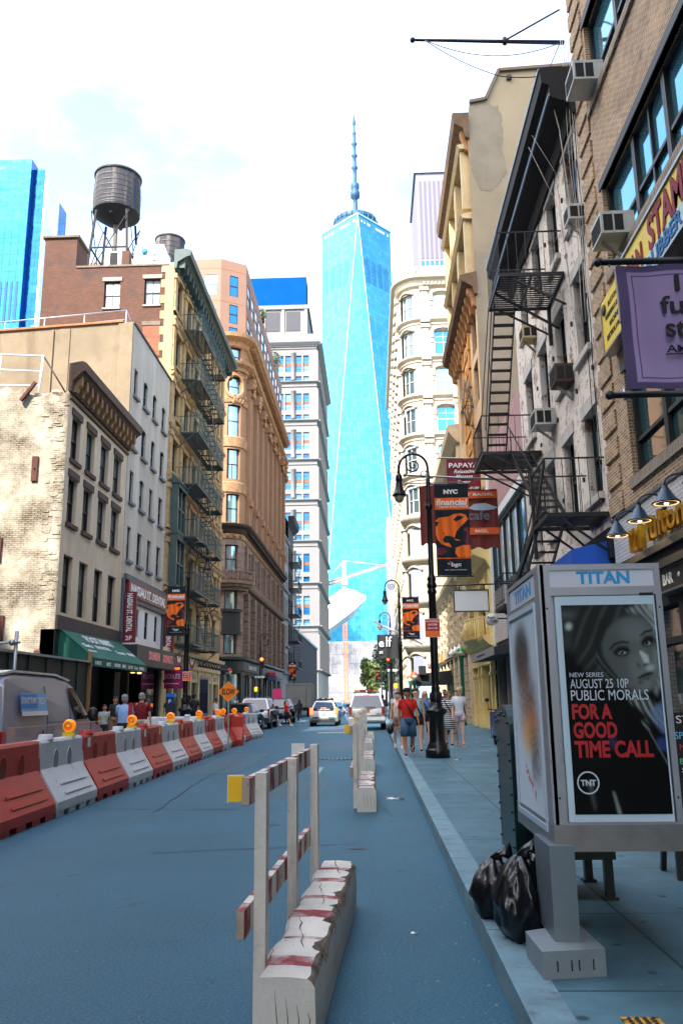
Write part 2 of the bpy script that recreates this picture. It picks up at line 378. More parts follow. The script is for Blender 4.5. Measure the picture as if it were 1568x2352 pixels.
def paving(name, ca, cb, jw, jh):
    m, nt, b = _new(name); v = _coord(nt)
    uv = nt.nodes.new('ShaderNodeTexCoord').outputs['UV']
    t = nt.nodes.new('ShaderNodeTexBrick'); nt.links.new(uv, t.inputs['Vector']); t.offset = 0
    t.inputs['Color1'].default_value = ca; t.inputs['Color2'].default_value = cb; t.inputs['Mortar'].default_value = tuple(x*.3 for x in ca[:3])+(1,)
    t.inputs['Scale'].default_value = 1; t.inputs['Mortar Size'].default_value = .012; t.inputs['Brick Width'].default_value = jw; t.inputs['Row Height'].default_value = jh
    out = _mix(nt, _ramp(nt, _noise(nt, v, .9, 8, .7), .36, .68), t.outputs['Color'], tuple(x*.46 for x in ca[:3])+(1,))
    vo = nt.nodes.new('ShaderNodeTexVoronoi'); vo.inputs['Scale'].default_value = 3.2; nt.links.new(v, vo.inputs['Vector'])
    out = _mix(nt, _ramp(nt, vo.outputs['Distance'], .07, .12), tuple(x*.3 for x in ca[:3])+(1,), out)
    out = _mix(nt, _ramp(nt, _noise(nt, v, 14, 6, .8), .62, .72), out, tuple(min(1, x*1.35) for x in cb[:3])+(1,))
    nt.links.new(out, b.inputs['Base Color']); b.inputs['Roughness'].default_value = .6; b.inputs['Specular IOR Level'].default_value = .35
    _bump(nt, b, _noise(nt, v, 45, 4), .25, .01); return m
XL, XR, KL, KR = -11.3, 5.5, -8.0, .67
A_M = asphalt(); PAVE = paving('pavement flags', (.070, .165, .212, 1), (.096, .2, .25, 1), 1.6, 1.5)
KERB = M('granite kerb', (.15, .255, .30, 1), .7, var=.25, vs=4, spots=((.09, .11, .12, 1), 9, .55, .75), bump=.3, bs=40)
g = MB(); g.poly([(-900, -400, 0), (900, -400, 0), (900, 1600, 0), (-900, 1600, 0)]); struct('road', g, A_M)
def pavement(name, x0, x1, y0, y1, kx=None, ky=()):
    b = MB(); b.poly([(x0, y0, .15), (x1, y0, .15), (x1, y1, .15), (x0, y1, .15)])
    struct(name, b, PAVE)
    k = MB()
    if kx:
        a, c = kx; y = y0
        while y < y1:
            e = min(y1, y+2.4); k.box(min(a, c), max(a, c), y+.006, e-.006, -.05, .154); y = e
    for yy in ky: k.box(x0, x1, yy-.15, yy+.15, -.05, .153)
    struct('kerb', k, KERB)
pavement('pavement', KR+.2, 40, -40, 72, (KR, KR+.2), (72,)); pavement('pavement', KR+.2, 40, 80, 190, (KR, KR+.2), (80,))
pavement('pavement', -40, KL-.2, -40, 61.5, (KL, KL-.2), (61.5,)); pavement('pavement', -40, KL-.2, 71, 170, (KL, KL-.2), (71,))
# crossing bars and lane paint, 4 mm proud
PAINT = M('worn road paint', (.40, .46, .48, 1), .7, var=.3, vs=6, spots=((.09, .13, .16, 1), 7, .5, .62))
p = MB()
for x0, x1, y0, y1 in ((-2.75, -.7, 41.2, 42.6), (-2.3, -.4, 52, 53), (-1.35, -1.2, 18.6, 20.4)):
    p.poly([(x0, y0, .004), (x1, y0, .004), (x1, y1, .004), (x0, y1, .004)])
for i in range(6): p.poly([(-7+i*1.25, 64, .004), (-6.45+i*1.25, 64, .004), (-6.45+i*1.25, 68, .004), (-7+i*1.25, 68, .004)])
struct('road_marking', p, PAINT)
p = MB(); pink = M('faded red chalk paint', (.13, .06, .085, 1), .8, var=.4, vs=9, spots=((.03, .08, .11, 1), 11, .38, .6))
for x, y, rx, ry in ((-1.35, 11.2, .12, .12), (-.2, 9.4, .1, .04)):
    p.poly([(x+rx*math.cos(t*.5), y+ry*math.sin(t*.5), .005) for t in range(13)])
struct('road_marking', p, pink)
# repairs, tar seams and grit
PATCH = M('darker asphalt patch', (.008, .042, .066, 1), .5, var=.35, vs=3, spots=((.03, .075, .10, 1), 30, .55, .7), bump=.25, bs=80)
PATCL = M('paler asphalt patch', (.018, .078, .112, 1), .5, var=.3, vs=3, spots=((.02, .055, .08, 1), 30, .5, .7), bump=.25, bs=80)
for i, (x0, x1, y0, y1) in enumerate(((-2.2, -.9, 14.2, 17.0), (-4.3, -3.1, 19, 26), (-1.9, -.6, 27, 34), (-3.4, -1.2, 43.5, 49))):
    q_ = MB(); n_ = 9; e_ = lambda: random.uniform(-.04, .04)
    pts_ = [(x0+e_()+(x1-x0)*k/n_, y0+e_()) for k in range(n_)]+[(x1+e_(), y0+e_()+(y1-y0)*k/n_) for k in range(n_)]+[(x1+e_()-(x1-x0)*k/n_, y1+e_()) for k in range(n_)]+[(x0+e_(), y1+e_()-(y1-y0)*k/n_) for k in range(n_)]
    q_.poly([(*p_, .003) for p_ in pts_]); struct('road_patch', q_, PATCL if i % 2 else PATCH)
q_ = MB(); TAR = M('tar seam', (.008, .018, .026, 1), .5)
for x0, y0, dx, dy, n_ in ((-3.2, 12.5, -.012, .5, 30), (-2.4, 9.2, .3, .06, 7), (-4.2, 13, .32, -.03, 9), (.2, 12, -.02, .5, 24), (-3.9, 17.5, .3, .08, 10)):
    x, y = x0, y0
    for k in range(n_):
        x2, y2 = x+dx+random.uniform(-.05, .05), y+dy+random.uniform(-.05, .05); w_ = random.uniform(.006, .016); a_ = Vector((y-y2, x2-x, 0)).normalized()*w_
        q_.poly([(x-a_.x, y-a_.y, .0055), (x+a_.x, y+a_.y, .0055), (x2+a_.x, y2+a_.y, .0055), (x2-a_.x, y2-a_.y, .0055)]); x, y = x2, y2
struct('road_marking', q_, TAR)
q_ = MB()
for k in range(420):
    y = 4.2+24*random.random()**2; x = random.uniform(-4.4, .62) if random.random() < .7 else .62-abs(random.gauss(0, .12)); s_ = random.uniform(.004, .016); a = random.random()*6
    q_.raw([(x+s_*math.cos(a), y+s_*math.sin(a), .001), (x+s_*math.cos(a+2.1), y+s_*math.sin(a+2.1), .001), (x+s_*math.cos(a+4.2), y+s_*math.sin(a+4.2), .001), (x, y, s_*.9)], [(0, 1, 3), (1, 2, 3), (2, 0, 3)])
tag(q_.build('grit', M('pale grit', (.2, .25, .27, 1), .9)), 'pale grit and crumbs scattered on the asphalt', 'grit', kind='stuff')
# cast iron covers set into the ground
def grate(name, label, x, y, z, rx, ry, m):
    b = MB(); b.lathe((x, y, z), [((rx, ry), 0), ((rx, ry), .006)], 24)
    for i in range(9):
        t = -rx*.8+i*rx*.2; hh = ry*math.sqrt(max(0, 1-(t/rx)**2))*.85
        b.box(x+t-.015, x+t+.015, y-hh, y+hh, z+.006, z+.012, 1)
    return tag(b.build(name, [m, BLACKMAT]), label, 'manhole cover')
IRON = M('worn cast iron', (.11, .14, .155, 1), .5, .5, var=.3, vs=8)
grate('manhole_cover', 'round iron manhole cover in the roadway left of the second timber barricade', -.95, 23.2, .002, .55, .45, IRON)
grate('manhole_cover', 'small iron cover in the pavement beside the green mailbox', 1.02, 7.55, .151, .16, .16, IRON)
b = MB(); b.box(1.07, 1.24, 4.02, 4.14, .150, .158)
[b.ball((1.1+.035*i, 4.05+.03*j, .158), .011, 6, 1, 4) for i in range(4) for j in range(3)]
tag(b.build('valve_cover', [M('yellow sprayed cover', C(206, 150, 40), .6, var=.5, vs=18, spots=(C(70, 60, 40), 25, .5, .6)), M('dark cover lettering', C(50, 48, 40))]), 'small square valve cover sprayed yellow in the front pavement', 'valve cover')
# scraps of litter
def scrap(x, y, z, s, label):
    b = MB(); pts = [(x+s*math.cos(a)*random.uniform(.6, 1.2), y+.55*s*math.sin(a)*random.uniform(.6, 1.1)) for a in [i*.7 for i in range(9)]]
    c = (x, y, z+.05*s+.01); n = len(pts)
    for i in range(n): b.poly([(*pts[i], z+.006+.3*s*random.random()), (*pts[(i+1) % n], z+.006), c])
    tag(b.build('litter', WHITE), label, 'litter')
scrap(.32, 13.85, 0, .16, 'crumpled white paper lying on the asphalt by the kerb')
scrap(1.95, 20.2, .15, .1, 'small white scrap on the pavement right of the lamp post base')
scrap(.25, 6.1, 0, .035, 'tiny white scrap on the asphalt beside the front timber')
# ================================================================ left row, near to far (facades face +X at XL)
def LP(y0): return Plane((XL, y0), (0, 1), (1, 0))          # u runs along +Y
def FP(x0, y): return Plane((x0, y), (1, 0), (0, -1))       # a wall facing the camera, u along +X
def shell(root, name, x0, x1, y0, y1, z1, m, skip='', z0=0):
    """plain outer walls and the roof slab of a block, leaving out the sides named in skip"""
    b = MB()
    if 'E' not in skip: b.poly([(x1, y0, z0), (x1, y1, z0), (x1, y1, z1), (x1, y0, z1)])
    if 'W' not in skip: b.poly([(x0, y1, z0), (x0, y0, z0), (x0, y0, z1), (x0, y1, z1)])
    if 'S' not in skip: b.poly([(x0, y0, z0), (x1, y0, z0), (x1, y0, z1), (x0, y0, z1)])
    if 'N' not in skip: b.poly([(x1, y1, z0), (x0, y1, z0), (x0, y1, z1), (x1, y1, z1)])
    b.poly([(x0, y0, z1-.02), (x1, y0, z1-.02), (x1, y1, z1-.02), (x0, y1, z1-.02)])
    return b.build(name, m, root)
# ---- beige four storey house, painted brick gable, green awning shop
BEIGE = M('beige render', C(208, 190, 160), .85, var=.14, vs=.8, streak=(C(186, 160, 122), 1.6, .52, .85), bump=.15)
PB_W = BRICK('whitewashed rough brick', C(164, 150, 128), C(128, 114, 94), C(70, 58, 44), .22, .075, (C(196, 186, 164), .5, .42, .62), (C(104, 84, 60), 1.4, .60, .76), .014, bump=1.2, var=.35)
BROWN = M('brown stone trim', C(78, 56, 50), .8, var=.25, vs=5)
r = thing('beige_house', 'beige rendered four storey house with whitewashed brick gable above the green shop awning', 'building', (XL, 29.3, 0))
pl = LP(0)
cols = [(29.75, 30.7), (31.42, 32.42), (33.2, 34.25), (34.98, 36.1)]
ops = grid(cols, [(10.62, 12.35), (8.15, 9.93), (4.78, 6.95)])
b = MB(); pl.wall(b, 29.3, 36.9, 4.2, 13.1, ops, .26); b.build('wall', BEIGE, r)
windows(r, pl, [o for o in ops if o[2] > 7], DKFRAME, [G_DARK, G_DARK, G_TEAL, G_MID], 'sash', .2, lintel=(.28, .1, .05, BROWN), sill=(.16, .08, .1, BROWN))
windows(r, pl, [o for o in ops if o[2] < 7], DKFRAME, [G_DARK, G_DARK, G_MID], 'sash', .2, sill=(.1, .0, .03, BEIGE))
# gable towards the empty lot, top edge broken
b = MB(); xs = [XL-i*.35 for i in range(34)]; zt = [13.1-.25*abs(math.sin(i*1.3))+.03*i+random.uniform(-.18, .2) for i in range(34)]
for i in range(33):
    b.poly([(xs[i+1], 29.3, 0), (xs[i], 29.3, 0), (xs[i], 29.3, zt[i]), (xs[i+1], 29.3, zt[i+1])])
    b.poly([(xs[i], 29.3, zt[i]), (xs[i], 29.75, zt[i]), (xs[i+1], 29.75, zt[i+1]), (xs[i+1], 29.3, zt[i+1])])
    b.poly([(xs[i], 29.75, 12.5), (xs[i+1], 29.75, 12.5), (xs[i+1], 29.75, zt[i+1]), (xs[i], 29.75, zt[i])])
# ragged toothing of broken bricks down the corner
for i in range(120):
    z = random.uniform(4.8, 12.8); x = XL-random.uniform(.06, .62+.5*max(0, z-11)); w = random.uniform(.05, .14)
    b.box(x-w, x+w, 29.3-random.uniform(.008, .035), 29.32, z, z+random.uniform(.05, .13))
b.build('gable_wall', PB_W, r)
shell(r, 'roof', XL-14, XL-.3, 29.6, 36.9, 12.6, CONCRETE, 'SE')
b = MB()
for i in range(40):
    x = XL-random.uniform(.2, 5); b.ball((x, 29.6+random.uniform(-.15, .3), 13.05+random.uniform(-.1, .25)), (random.uniform(.1, .35), .2, random.uniform(.06, .16)), 6, 0, 4)
b.build('broken_parapet', M('broken mortar', C(200, 188, 168), .95, var=.45, vs=3), r)
rust = M('rusty steel plate', C(88, 44, 32), .8, var=.4, vs=4)
for x, z, h in ((-12.42, 9.62, .95), (-13.55, 6.6, .9), (-13.25, 3.7, .95), (-11.85, 2.6, .8)):
    b = MB(); b.box(x-.11, x+.11, 29.22, 29.29, z, z+h); b.ball((x, 29.21, z+h/2), .035, 6, 0, 4); b.build('anchor_plate', rust, r)
b = MB(); b.bar((-13.1, 29.15, 12.75), (-12.6, 29.2, 13.5), .16, .1); b.build('rusty_beam', rust, r)
b = MB(); CB = M('brown painted cornice', C(92, 70, 58), .7, var=.25, vs=3)
pl.prof(b, 29.1, 37.0, [(0, 13.1), (.12, 13.1), (.16, 13.5), (.5, 13.85), (.62, 13.9), (.66, 14.2), (.5, 14.28), (0, 14.2)])
pl.prof(b, 29.3, 36.9, [(0, 12.85), (.09, 12.88), (.09, 12.98), (0, 13.0)])
b.build('cornice', CB, r)
CBK = M('beige bracket', C(140, 110, 76), .8, var=.3); b = MB(); b.prism([(XL+.1, 13.12), (XL+.26, 13.12), (XL+.3, 13.3), (XL+.42, 13.4), (XL+.42, 13.78), (XL+.1, 13.78)], 29.34, 29.56, 'y')
rep(r, 'bracket', b, CBK, [(0, i*.6, 0) for i in range(13)])
b = MB(); pl.box(b, 29.3, 36.9, 4.15, 4.66, 0, .09); b.build('fascia', M('dark brown fascia', C(58, 50, 48), .7, var=.2), r)
b = MB()
for u0, u1 in ((29.3, 29.75), (32.6, 32.85), (36.5, 36.9)): pl.box(b, u0, u1, .1, 4.15, -.5, .02)
pl.box(b, 29.75, 36.5, .1, 4.15, -1.6, -1.5, 1); pl.box(b, 29.75, 32.5, .1, .7, -.3, -.05); pl.box(b, 33, 36.4, .1, .7, -.3, -.05)
b.poly([pl.p(29.75, .7, -.1), pl.p(32.5, .7, -.1), pl.p(32.5, 3.2, -.1), pl.p(29.75, 3.2, -.1)], 2)
b.build('shop_front', [BLACKMAT, M('dark shop interior', C(40, 34, 32), .9), G_DARK], r)
# awning
GREEN = M('green canvas', C(14, 92, 74), .75, var=.12, vs=1.2, bump=.1)
aw = thing('awning', 'dark green sloping canvas awning with white lettering over the shoe shop', 'awning', (XL, 29.6, 0))
A0, A1 = 29.7, 36.8; xo, zb, zt_ = XL+1.35, 3.12, 4.22
b = MB(); b.prism([(XL+.02, zt_), (xo, zb+.02), (xo, zb-.02), (XL+.02, zt_-.05)], A0, A1, 'y'); b.box(xo-.02, xo, A0, A1, zb-.28, zb)
b.poly([(XL, A0, zt_), (XL, A0, zb-.25), (xo, A0, zb-.28), (xo, A0, zb)]); b.poly([(XL, A1, zt_), (xo, A1, zb), (xo, A1, zb-.28), (XL, A1, zb-.25)])
b.build('canvas', GREEN, aw)
sv = Vector((XL-xo, 0, zt_-zb)).normalized(); mid = Vector(((XL+xo)/2, 0, (zt_+zb)/2+.03))
b = MB(); wr = WHITE
b.text('FOOT MART', mid+Vector((0, 33.1, 0))+sv*.38, (0, 1, 0), sv, 3.3, .42, .012, 0, .02)
for y, w, t in ((30.7, 1.1, 'Clarks'), (32.5, 1.7, 'DR.MARTENS'), (34.5, 1.1, 'Kenneth'), (36.0, 1.0, 'ROCKPORT')):
    b.text(t, mid+Vector((0, y, 0))-sv*(.1 if y < 34 else .22), (0, 1, 0), sv, w, .2, .012)
b.text('ECCO', mid+Vector((0, 30.5, 0))-sv*.45, (0, 1, 0), sv, .8, .12, .012)
for y, w, t in ((30.2, .7, 'NIKE'), (31.4, .5, 'ASICS'), (32.5, .75, 'DOCKERS'), (33.4, .5, 'NIKE'), (34.3, .7, 'LUCKY'), (35.1, .55, 'Teva'), (36.0, .8, 'MERRELL')):
    b.text(t, (xo+.002, y, zb-.15), (0, 1, 0), (0, 0, 1), w, .13, .01)
b.build('lettering', wr, aw)
# ---- grey stucco house with dental practice
GREY = M('grey stucco', C(186, 178, 162), .85, var=.12, vs=.6, streak=(C(214, 206, 192), .9, .5, .8), bump=.15)
r = thing('grey_house', 'grey stucco six storey house with stained tan side wall and dental practice sign', 'building', (XL, 36.95, 0))
cols = [(37.45, 38.07), (39.12, 39.9), (40.93, 41.65), (42.8, 43.6)]
up = grid(cols, [(16.1, 17.5), (13.45, 14.95), (10.8, 12.33), (8.02, 9.63)]); low = grid([(39.3, 39.92), (41.0, 41.62), (42.9, 43.5)], [(4.62, 5.95)])
b = MB(); pl.wall(b, 36.95, 44.4, 6.4, 19.65, up, .22)
for u0, u1, z0, z1 in up:           # arched heads
    if z1 > 14 and u0 > 39 or z1 > 12 and 39 < u0 < 40:
        n = 8; c = (u0+u1)/2; hw = (u1-u0)/2
        for sgn in (-1, 1):
            arc = [(c+sgn*hw*math.sin(math.pi/2*i/n), z1-.22+.22*math.cos(math.pi/2*i/n)) for i in range(n+1)]+[(c+sgn*hw, z1+.001)]
            A = [pl.p(a, z, -.001) for a, z in arc]; b.poly(A)
b.build('wall', GREY, r)
windows(r, pl, up, DKFRAME, [G_TEAL, G_MID, G_TEAL, G_BLIND], 'sash', .16, seed=3, sill=(.13, .12, .14, M('grey stone sill', C(120, 122, 126), .85, var=.2)))
TANC = M('stained tan concrete', C(142, 126, 102), .9, var=.22, vs=.45, spots=(C(116, 102, 84), .7, .5, .75), streak=(C(92, 76, 56), 1.1, .55, .85), bump=.2)
b = MB(); b.poly([(-26, 36.95, 0), (XL, 36.95, 0), (XL, 36.95, 19.7), (-26, 36.95, 18.9)]); b.box(XL-.75, XL-.02, 36.9, 36.95, 0, 19.66); b.box(-15.3, -15.2, 36.86, 36.95, 0, 19.35)
b.box(-14.9, -14.4, 36.9, 36.95, 8, 19.4)
b.build('side_wall', TANC, r)
b = MB(); b.bar((XL-.5, 37, 19.72), (-26, 37, 18.98), .3, .1); b.build('coping', M('terracotta coping', C(176, 110, 72), .85, var=.3, vs=6), r)
b = MB(); pl.box(b, 37.0, 44.4, 19.6, 19.72, -.3, .06); b.build('parapet_edge', M('dark roof edge', C(60, 58, 60), .8), r)
shell(r, 'roof', -26, XL-.3, 37.2, 44.4, 18.8, CONCRETE, 'SE')
b = MB(); pl.wall(b, 36.95, 44.4, 4.1, 6.4, low, .16); pl.box(b, 36.95, 37.08, 4.1, 7.1, 0, .12, 1); pl.box(b, 44.3, 44.42, 4.1, 6.5, 0, .12, 1)
b.build('panel', [WHITE, M('slate trim', C(78, 82, 92), .6)], r); windows(r, pl, low, DKFRAME, [G_TEAL], 'sash', .1)
MAROON = M('maroon sign', C(112, 18, 26), .5, var=.08)
sg = thing('shop_sign', 'wide maroon dental sign with white letters across the grey house', 'sign', (XL, 40.8, 6.4))
b = MB(); pl.box(b, 37.5, 44.5, 6.38, 7.08, .02, .2); b.build('board', MAROON, sg)
b = MB(); pl.box(b, 37.2, 44.55, 7.08, 7.34, .02, .16); pl.box(b, 37.2, 44.55, 6.15, 6.38, .02, .14); b.build('frame', M('slate trim', C(78, 82, 92)), sg)
b = MB(); b.text('NASSAU ST. DENTAL', (XL+.2, 41, 6.73), (0, 1, 0), (0, 0, 1), 6.4, .46, .02, 0, .03); b.build('lettering', WHITE, sg)
for y, z0, lab in ((37.35, 4.2, 'tall maroon dental blade sign beside the beige house'), (44.75, 3.98, 'tall maroon dental blade sign beside the yellow building')):
    sg = thing('blade_sign', lab, 'sign', (XL, y, z0), 'dental blade signs')
    b = MB(); b.box(XL+.05, XL+.62, y-.06, y+.06, z0, z0+2.3); b.build('board', MAROON, sg)
    b = MB(); b.text('NASSAU ST. DENTAL', (XL+.33, y-.062, z0+1.35), (0, 0, -1), (1, 0, 0), 1.75, .26, .008, 0, .03); b.text('2F', (XL+.33, y-.062, z0+.2), (1, 0, 0), (0, 0, 1), .3, .2, .008, 0, .02)
    b.build('lettering', WHITE, sg)
sg = thing('shop_sign', 'dark doughnut shop sign with pink letters under the white dental panel', 'sign', (XL, 41.6, 3.3))
b = MB(); pl.box(b, 37.3, 44.6, 3.2, 4.12, 0, .75); b.build('board', M('charcoal sign box', C(44, 40, 44), .6), sg)
b = MB(); b.text('DUNKIN', (XL+.75, 40.3, 3.72), (0, 1, 0), (0, 0, 1), 2.0, .4, .02, 0, .03); b.text('DONUTS', (XL+.75, 43, 3.7), (0, 1, 0), (0, 0, 1), 2.0, .4, .02, 0, .03); b.build('lettering', M('pink letters', C(238, 120, 120), .4), sg)
b = MB(); pl.box(b, 36.95, 44.4, .1, 4.1, -2.5, -2.4, 1)
for u0, u1 in ((36.95, 37.4), (38.6, 38.8), (44.0, 44.4)): pl.box(b, u0, u1, .1, 4.1, -.6, .0)
pl.box(b, 41.2, 44.0, .1, .8, -.2, 0); b.poly([pl.p(41.2, .8, -.1), pl.p(44, .8, -.1), pl.p(44, 3.2, -.1), pl.p(41.2, 3.2, -.1)], 2)
b.build('shop_front', [BLACKMAT, M('dark shop interior', C(40, 34, 32), .9), G_DARK], r)
for y in (38.3, 39.4):
    lm = thing('lantern', 'warm hanging lantern in the doughnut shop doorway', 'lamp', (XL+.3, y, 2.95), 'doorway lanterns'); b = MB(); b.lathe((XL+.3, y, 2.88), [(.09, 0), (.11, .12), (.03, .22)], 8); b.build('shade', M('lit lantern', C(255, 190, 90), .4, emit=1.2), lm)
    b = MB(); b.tube([(XL+.3, y, 3.1), (XL+.3, y, 3.2)], .012, 5); b.build('cord', BLACK, lm)
bn = thing('shop_banner', 'magenta banner with white writing hanging at the doughnut shop', 'banner', (XL+.9, 45, 2.4))
b = MB(); b.box(XL+.1, XL+1.25, 44.98, 45.02, 2.25, 3.25); b.build('cloth', M('magenta cloth', C(140, 22, 78), .7), bn)
b = MB(); b.text('DONUTS', (XL+.55, 44.975, 2.9), (1, 0, 0), (0, 0, 1), .8, .25, .006); b.box(XL+.2, XL+.9, 44.972, 44.98, 2.5, 2.54); b.build('lettering', M('pale pink print', C(236, 200, 214)), bn)
# ---- yellow building with brown brick side, water tanks, fire escape
RB = BRICK('old red brown brick', C(104, 58, 38), C(80, 48, 34), C(92, 74, 60), .22, .075, (C(60, 46, 44), .5, .52, .7), (C(160, 100, 70), 1.6, .64, .74), bump=.8)
STONE_Y = M('yellow sandstone', C(190, 160, 112), .85, var=.14, vs=1, streak=(C(150, 112, 66), 1.3, .6, .85), bump=.2)
STONE_YT = M('yellow stone trim', C(180, 150, 104), .85, var=.3, vs=4, spots=(C(92, 68, 42), 3.5, .55, .7))
GREENM = M('verdigris painted metal', C(64, 82, 78), .6, .1, var=.2, vs=3)
r = thing('yellow_building', 'tall yellow stone building with brown brick side wall, green cornice and fire escape', 'building', (XL, 44.4, 0))
ops = grid([(45.4+2.62*k, 46.6+2.62*k) for k in range(6)], [(24.2, 26.5), (20.9, 23.0), (17.75, 19.5), (14.4, 16.4), (11.2, 13.3), (8.1, 10.3), (5.0, 7.2)])
b = MB(); pl.wall(b, 44.4, 61.5, 4.2, 27.2, ops, .3); b.build('wall', STONE_Y, r)
windows(r, pl, ops, DKFRAME, [G_DARK, G_TEAL, G_DARK, G_MID], 'sash', .22, seed=5, lintel=(.28, .15, .12, STONE_YT), sill=(.15, .12, .16, STONE_YT))
b = MB()
for z in (7.55, 10.7, 13.8, 16.9, 20.1, 23.5): pl.prof(b, 44.4, 61.5, [(0, z-.1), (.1, z-.06), (.2, z+.06), (.22, z+.16), (0, z+.22)])
for k in range(7):
    u = 44.7+2.62*k
    for z0, z1 in ((17.1, 19.9), (14, 16.7), (11, 13.6), (20.3, 23.4), (7.8, 10.5), (24, 26.4)): pl.box(b, u-.28, u+.28, z0, z1, 0, .13); pl.box(b, u-.36, u+.36, z1-.3, z1, 0, .2); pl.box(b, u-.36, u+.36, z0, z0+.2, 0, .18)
rn = random.Random(2)
for k in range(150):
    u, z = 44.6+rn.random()*16.6, rn.choice([23.75, 20.35, 17.2, 14.1, 26.7])+rn.random()*.25; b.ball(pl.p(u, z, .1), (.1, .13, .12), 6, 0, 4)
b.build('stone_trim', STONE_YT, r)
b = MB(); pl.prof(b, 44.3, 61.7, [(0, 26.7), (.15, 26.7), (.2, 27.1), (.75, 27.45), (.95, 27.5), (1.0, 27.85), (.7, 27.95), (0, 27.9)])
for i in range(22): u = 44.6+i*.8; pl.box(b, u-.12, u+.12, 26.8, 27.35, .15, .6)
b.build('cornice', GREENM, r)
# brown brick side above the grey house
sp = FP(0, 44.4); so_ = [(-15.45, -14.5, 24.28, 26.0), (-13.05, -12.1, 24.4, 26.1)]
b = MB(); sp.wall(b, -19.2, XL-.35, 0, 26.95, so_, .25)
b.box(-19.2, -17.25, 44.4, 46.2, 26.95, 28.95); b.box(-14.5, -14.05, 44.42, 44.9, 26.95, 28.0)
b.build('side_wall', RB, r); windows(r, sp, so_, DKFRAME, [G_BLIND, G_SKY], 'sash4', .2, lintel=(.24, .11, .06, CONCRETE), sill=(.1, .06, .08, CONCRETE))
b = MB(); sp.box(b, -19.35, -17.1, 28.95, 29.08, -1.9, .12); sp.box(b, -17.2, XL-.3, 26.93, 27.05, -.5, .06)
sp.box(b, -13.1, -12.0, 23.1, 23.35, 0, .05)
for x in (-17.75, -17.4): b.tube([(x, 45, 28.9), (x, 45, 29.5)], .07, 6)
b.build('stone_trim', M('sooty stone trim', C(116, 104, 92), .9, var=.3, vs=3), r)
b = MB(); z = 9.0
while z < 26.8:
    sp.box(b, XL-.75 if int(z/.5) % 2 else XL-.5, XL+.02, z, z+.5, -.3, .03); z += .5
b.build('quoin', STONE_Y, r)
b = MB(); sp.box(b, -13.05, -12.0, 21.2, 23.1, 0, .012); b.build('bricked_window', BRICK('newer red brick', C(150, 82, 54), C(130, 70, 46), C(150, 120, 96), .22, .075, bump=.5), r)
shell(r, 'roof', -19.2, XL-.2, 44.6, 61.5, 26.9, CONCRETE, 'SE')
# oriel bay in green metal
b = MB()
for z0, z1 in ((7.9, 10.4), (11.0, 13.4)):
    pl.box(b, 44.9, 45.1, z0, z1, 0, .55); pl.box(b, 46.8, 47.0, z0, z1, 0, .55); pl.box(b, 44.9, 47.0, z1, z1+.25, 0, .62); pl.box(b, 44.9, 47, z0-.3, z0, 0, .6)
    pl.box(b, 45.9, 46.0, z0, z1, .4, .53); pl.box(b, 45.1, 46.8, z0+1.2, z0+1.3, .42, .52)
    b.poly([pl.p(45.1, z0, .45), pl.p(46.8, z0, .45), pl.p(46.8, z1, .45), pl.p(45.1, z1, .45)], 1)
    b.poly([pl.p(44.92, z0, .02), pl.p(44.92, z0, .5), pl.p(44.92, z1, .5), pl.p(44.92, z1, .02)], 1)
pl.prof(b, 44.8, 47.1, [(0, 13.65), (.7, 13.65), (.7, 13.75), (0, 14.4)]); pl.box(b, 44.9, 47, 10.65, 10.75, 0, .6)
b.build('oriel_bay', [GREENM, G_DARK], r)
# pale shop front
CREAMP = M('cream painted shop front', C(216, 198, 152), .6, var=.1, vs=2)
b = MB(); pl.box(b, 44.4, 61.5, 3.5, 4.25, -.1, .14); pl.prof(b, 44.4, 61.6, [(0, 4.1), (.4, 4.2), (.45, 4.4), (0, 4.5)])
for k in range(8): u = 44.5+k*2.38; pl.box(b, u, u+.35, .1, 3.5, -.3, .08)
for k in range(7): u = 44.85+k*2.38; pl.box(b, u, u+2.03, .1, .6, -.25, .02); pl.box(b, u, u+2.03, 2.75, 3.5, -.25, .0); pl.box(b, u+.5, u+1.5, 2.95, 3.25, 0, .04, 1)
for k in range(7): u = 44.85+k*2.38; b.poly([pl.p(u, .6, -.15), pl.p(u+2.03, .6, -.15), pl.p(u+2.03, 2.75, -.15), pl.p(u, 2.75, -.15)], 2)
for k in (0, 2, 4): u = 45.2+k*2.38; pl.box(b, u, u+1.1, .6, 2.6, -.14, -.1, 3)
b.build('shop_front', [CREAMP, M('grey name plate', C(150, 146, 134), .6), G_DARK, M('pale yellow blind', C(224, 200, 120), .6)], r)
b = MB()
for k in range(11):
    u = 50.2+k*.95; P = [pl.p(u, 3.75+.35*math.sin(t*math.pi/6), .1+.42*(1-math.cos(t*math.pi/6))) for t in range(7)]; b.tube(P, .03, 5); b.lathe(pl.p(u, 3.6, .94), [(.16, 0), (.12, .1), (.03, .2)], 8)
b.build('gooseneck_lamps', BLACK, r)
bt = thing('bunting', 'magenta and white cloth bunting swagged over the pale shop front', 'bunting', (XL+.5, 47.5, 4))
b = MB()
for k in range(3):
    y0 = 45.8+k*1.7
    for i in range(8):
        a0, a1 = math.pi*i/8, math.pi*(i+1)/8; f = lambda a, rr: (XL+.5, y0+.8-.8*math.cos(a)*rr, 4.05-.6*math.sin(a)*rr)
        b.poly([f(a0, .6), f(a1, .6), f(a1, 1), f(a0, 1)], 0); b.poly([f(a0, .25), f(a1, .25), f(a1, .6), f(a0, .6)], 1)
b.build('cloth', [M('magenta cloth', C(140, 22, 78)), WHITE], bt)
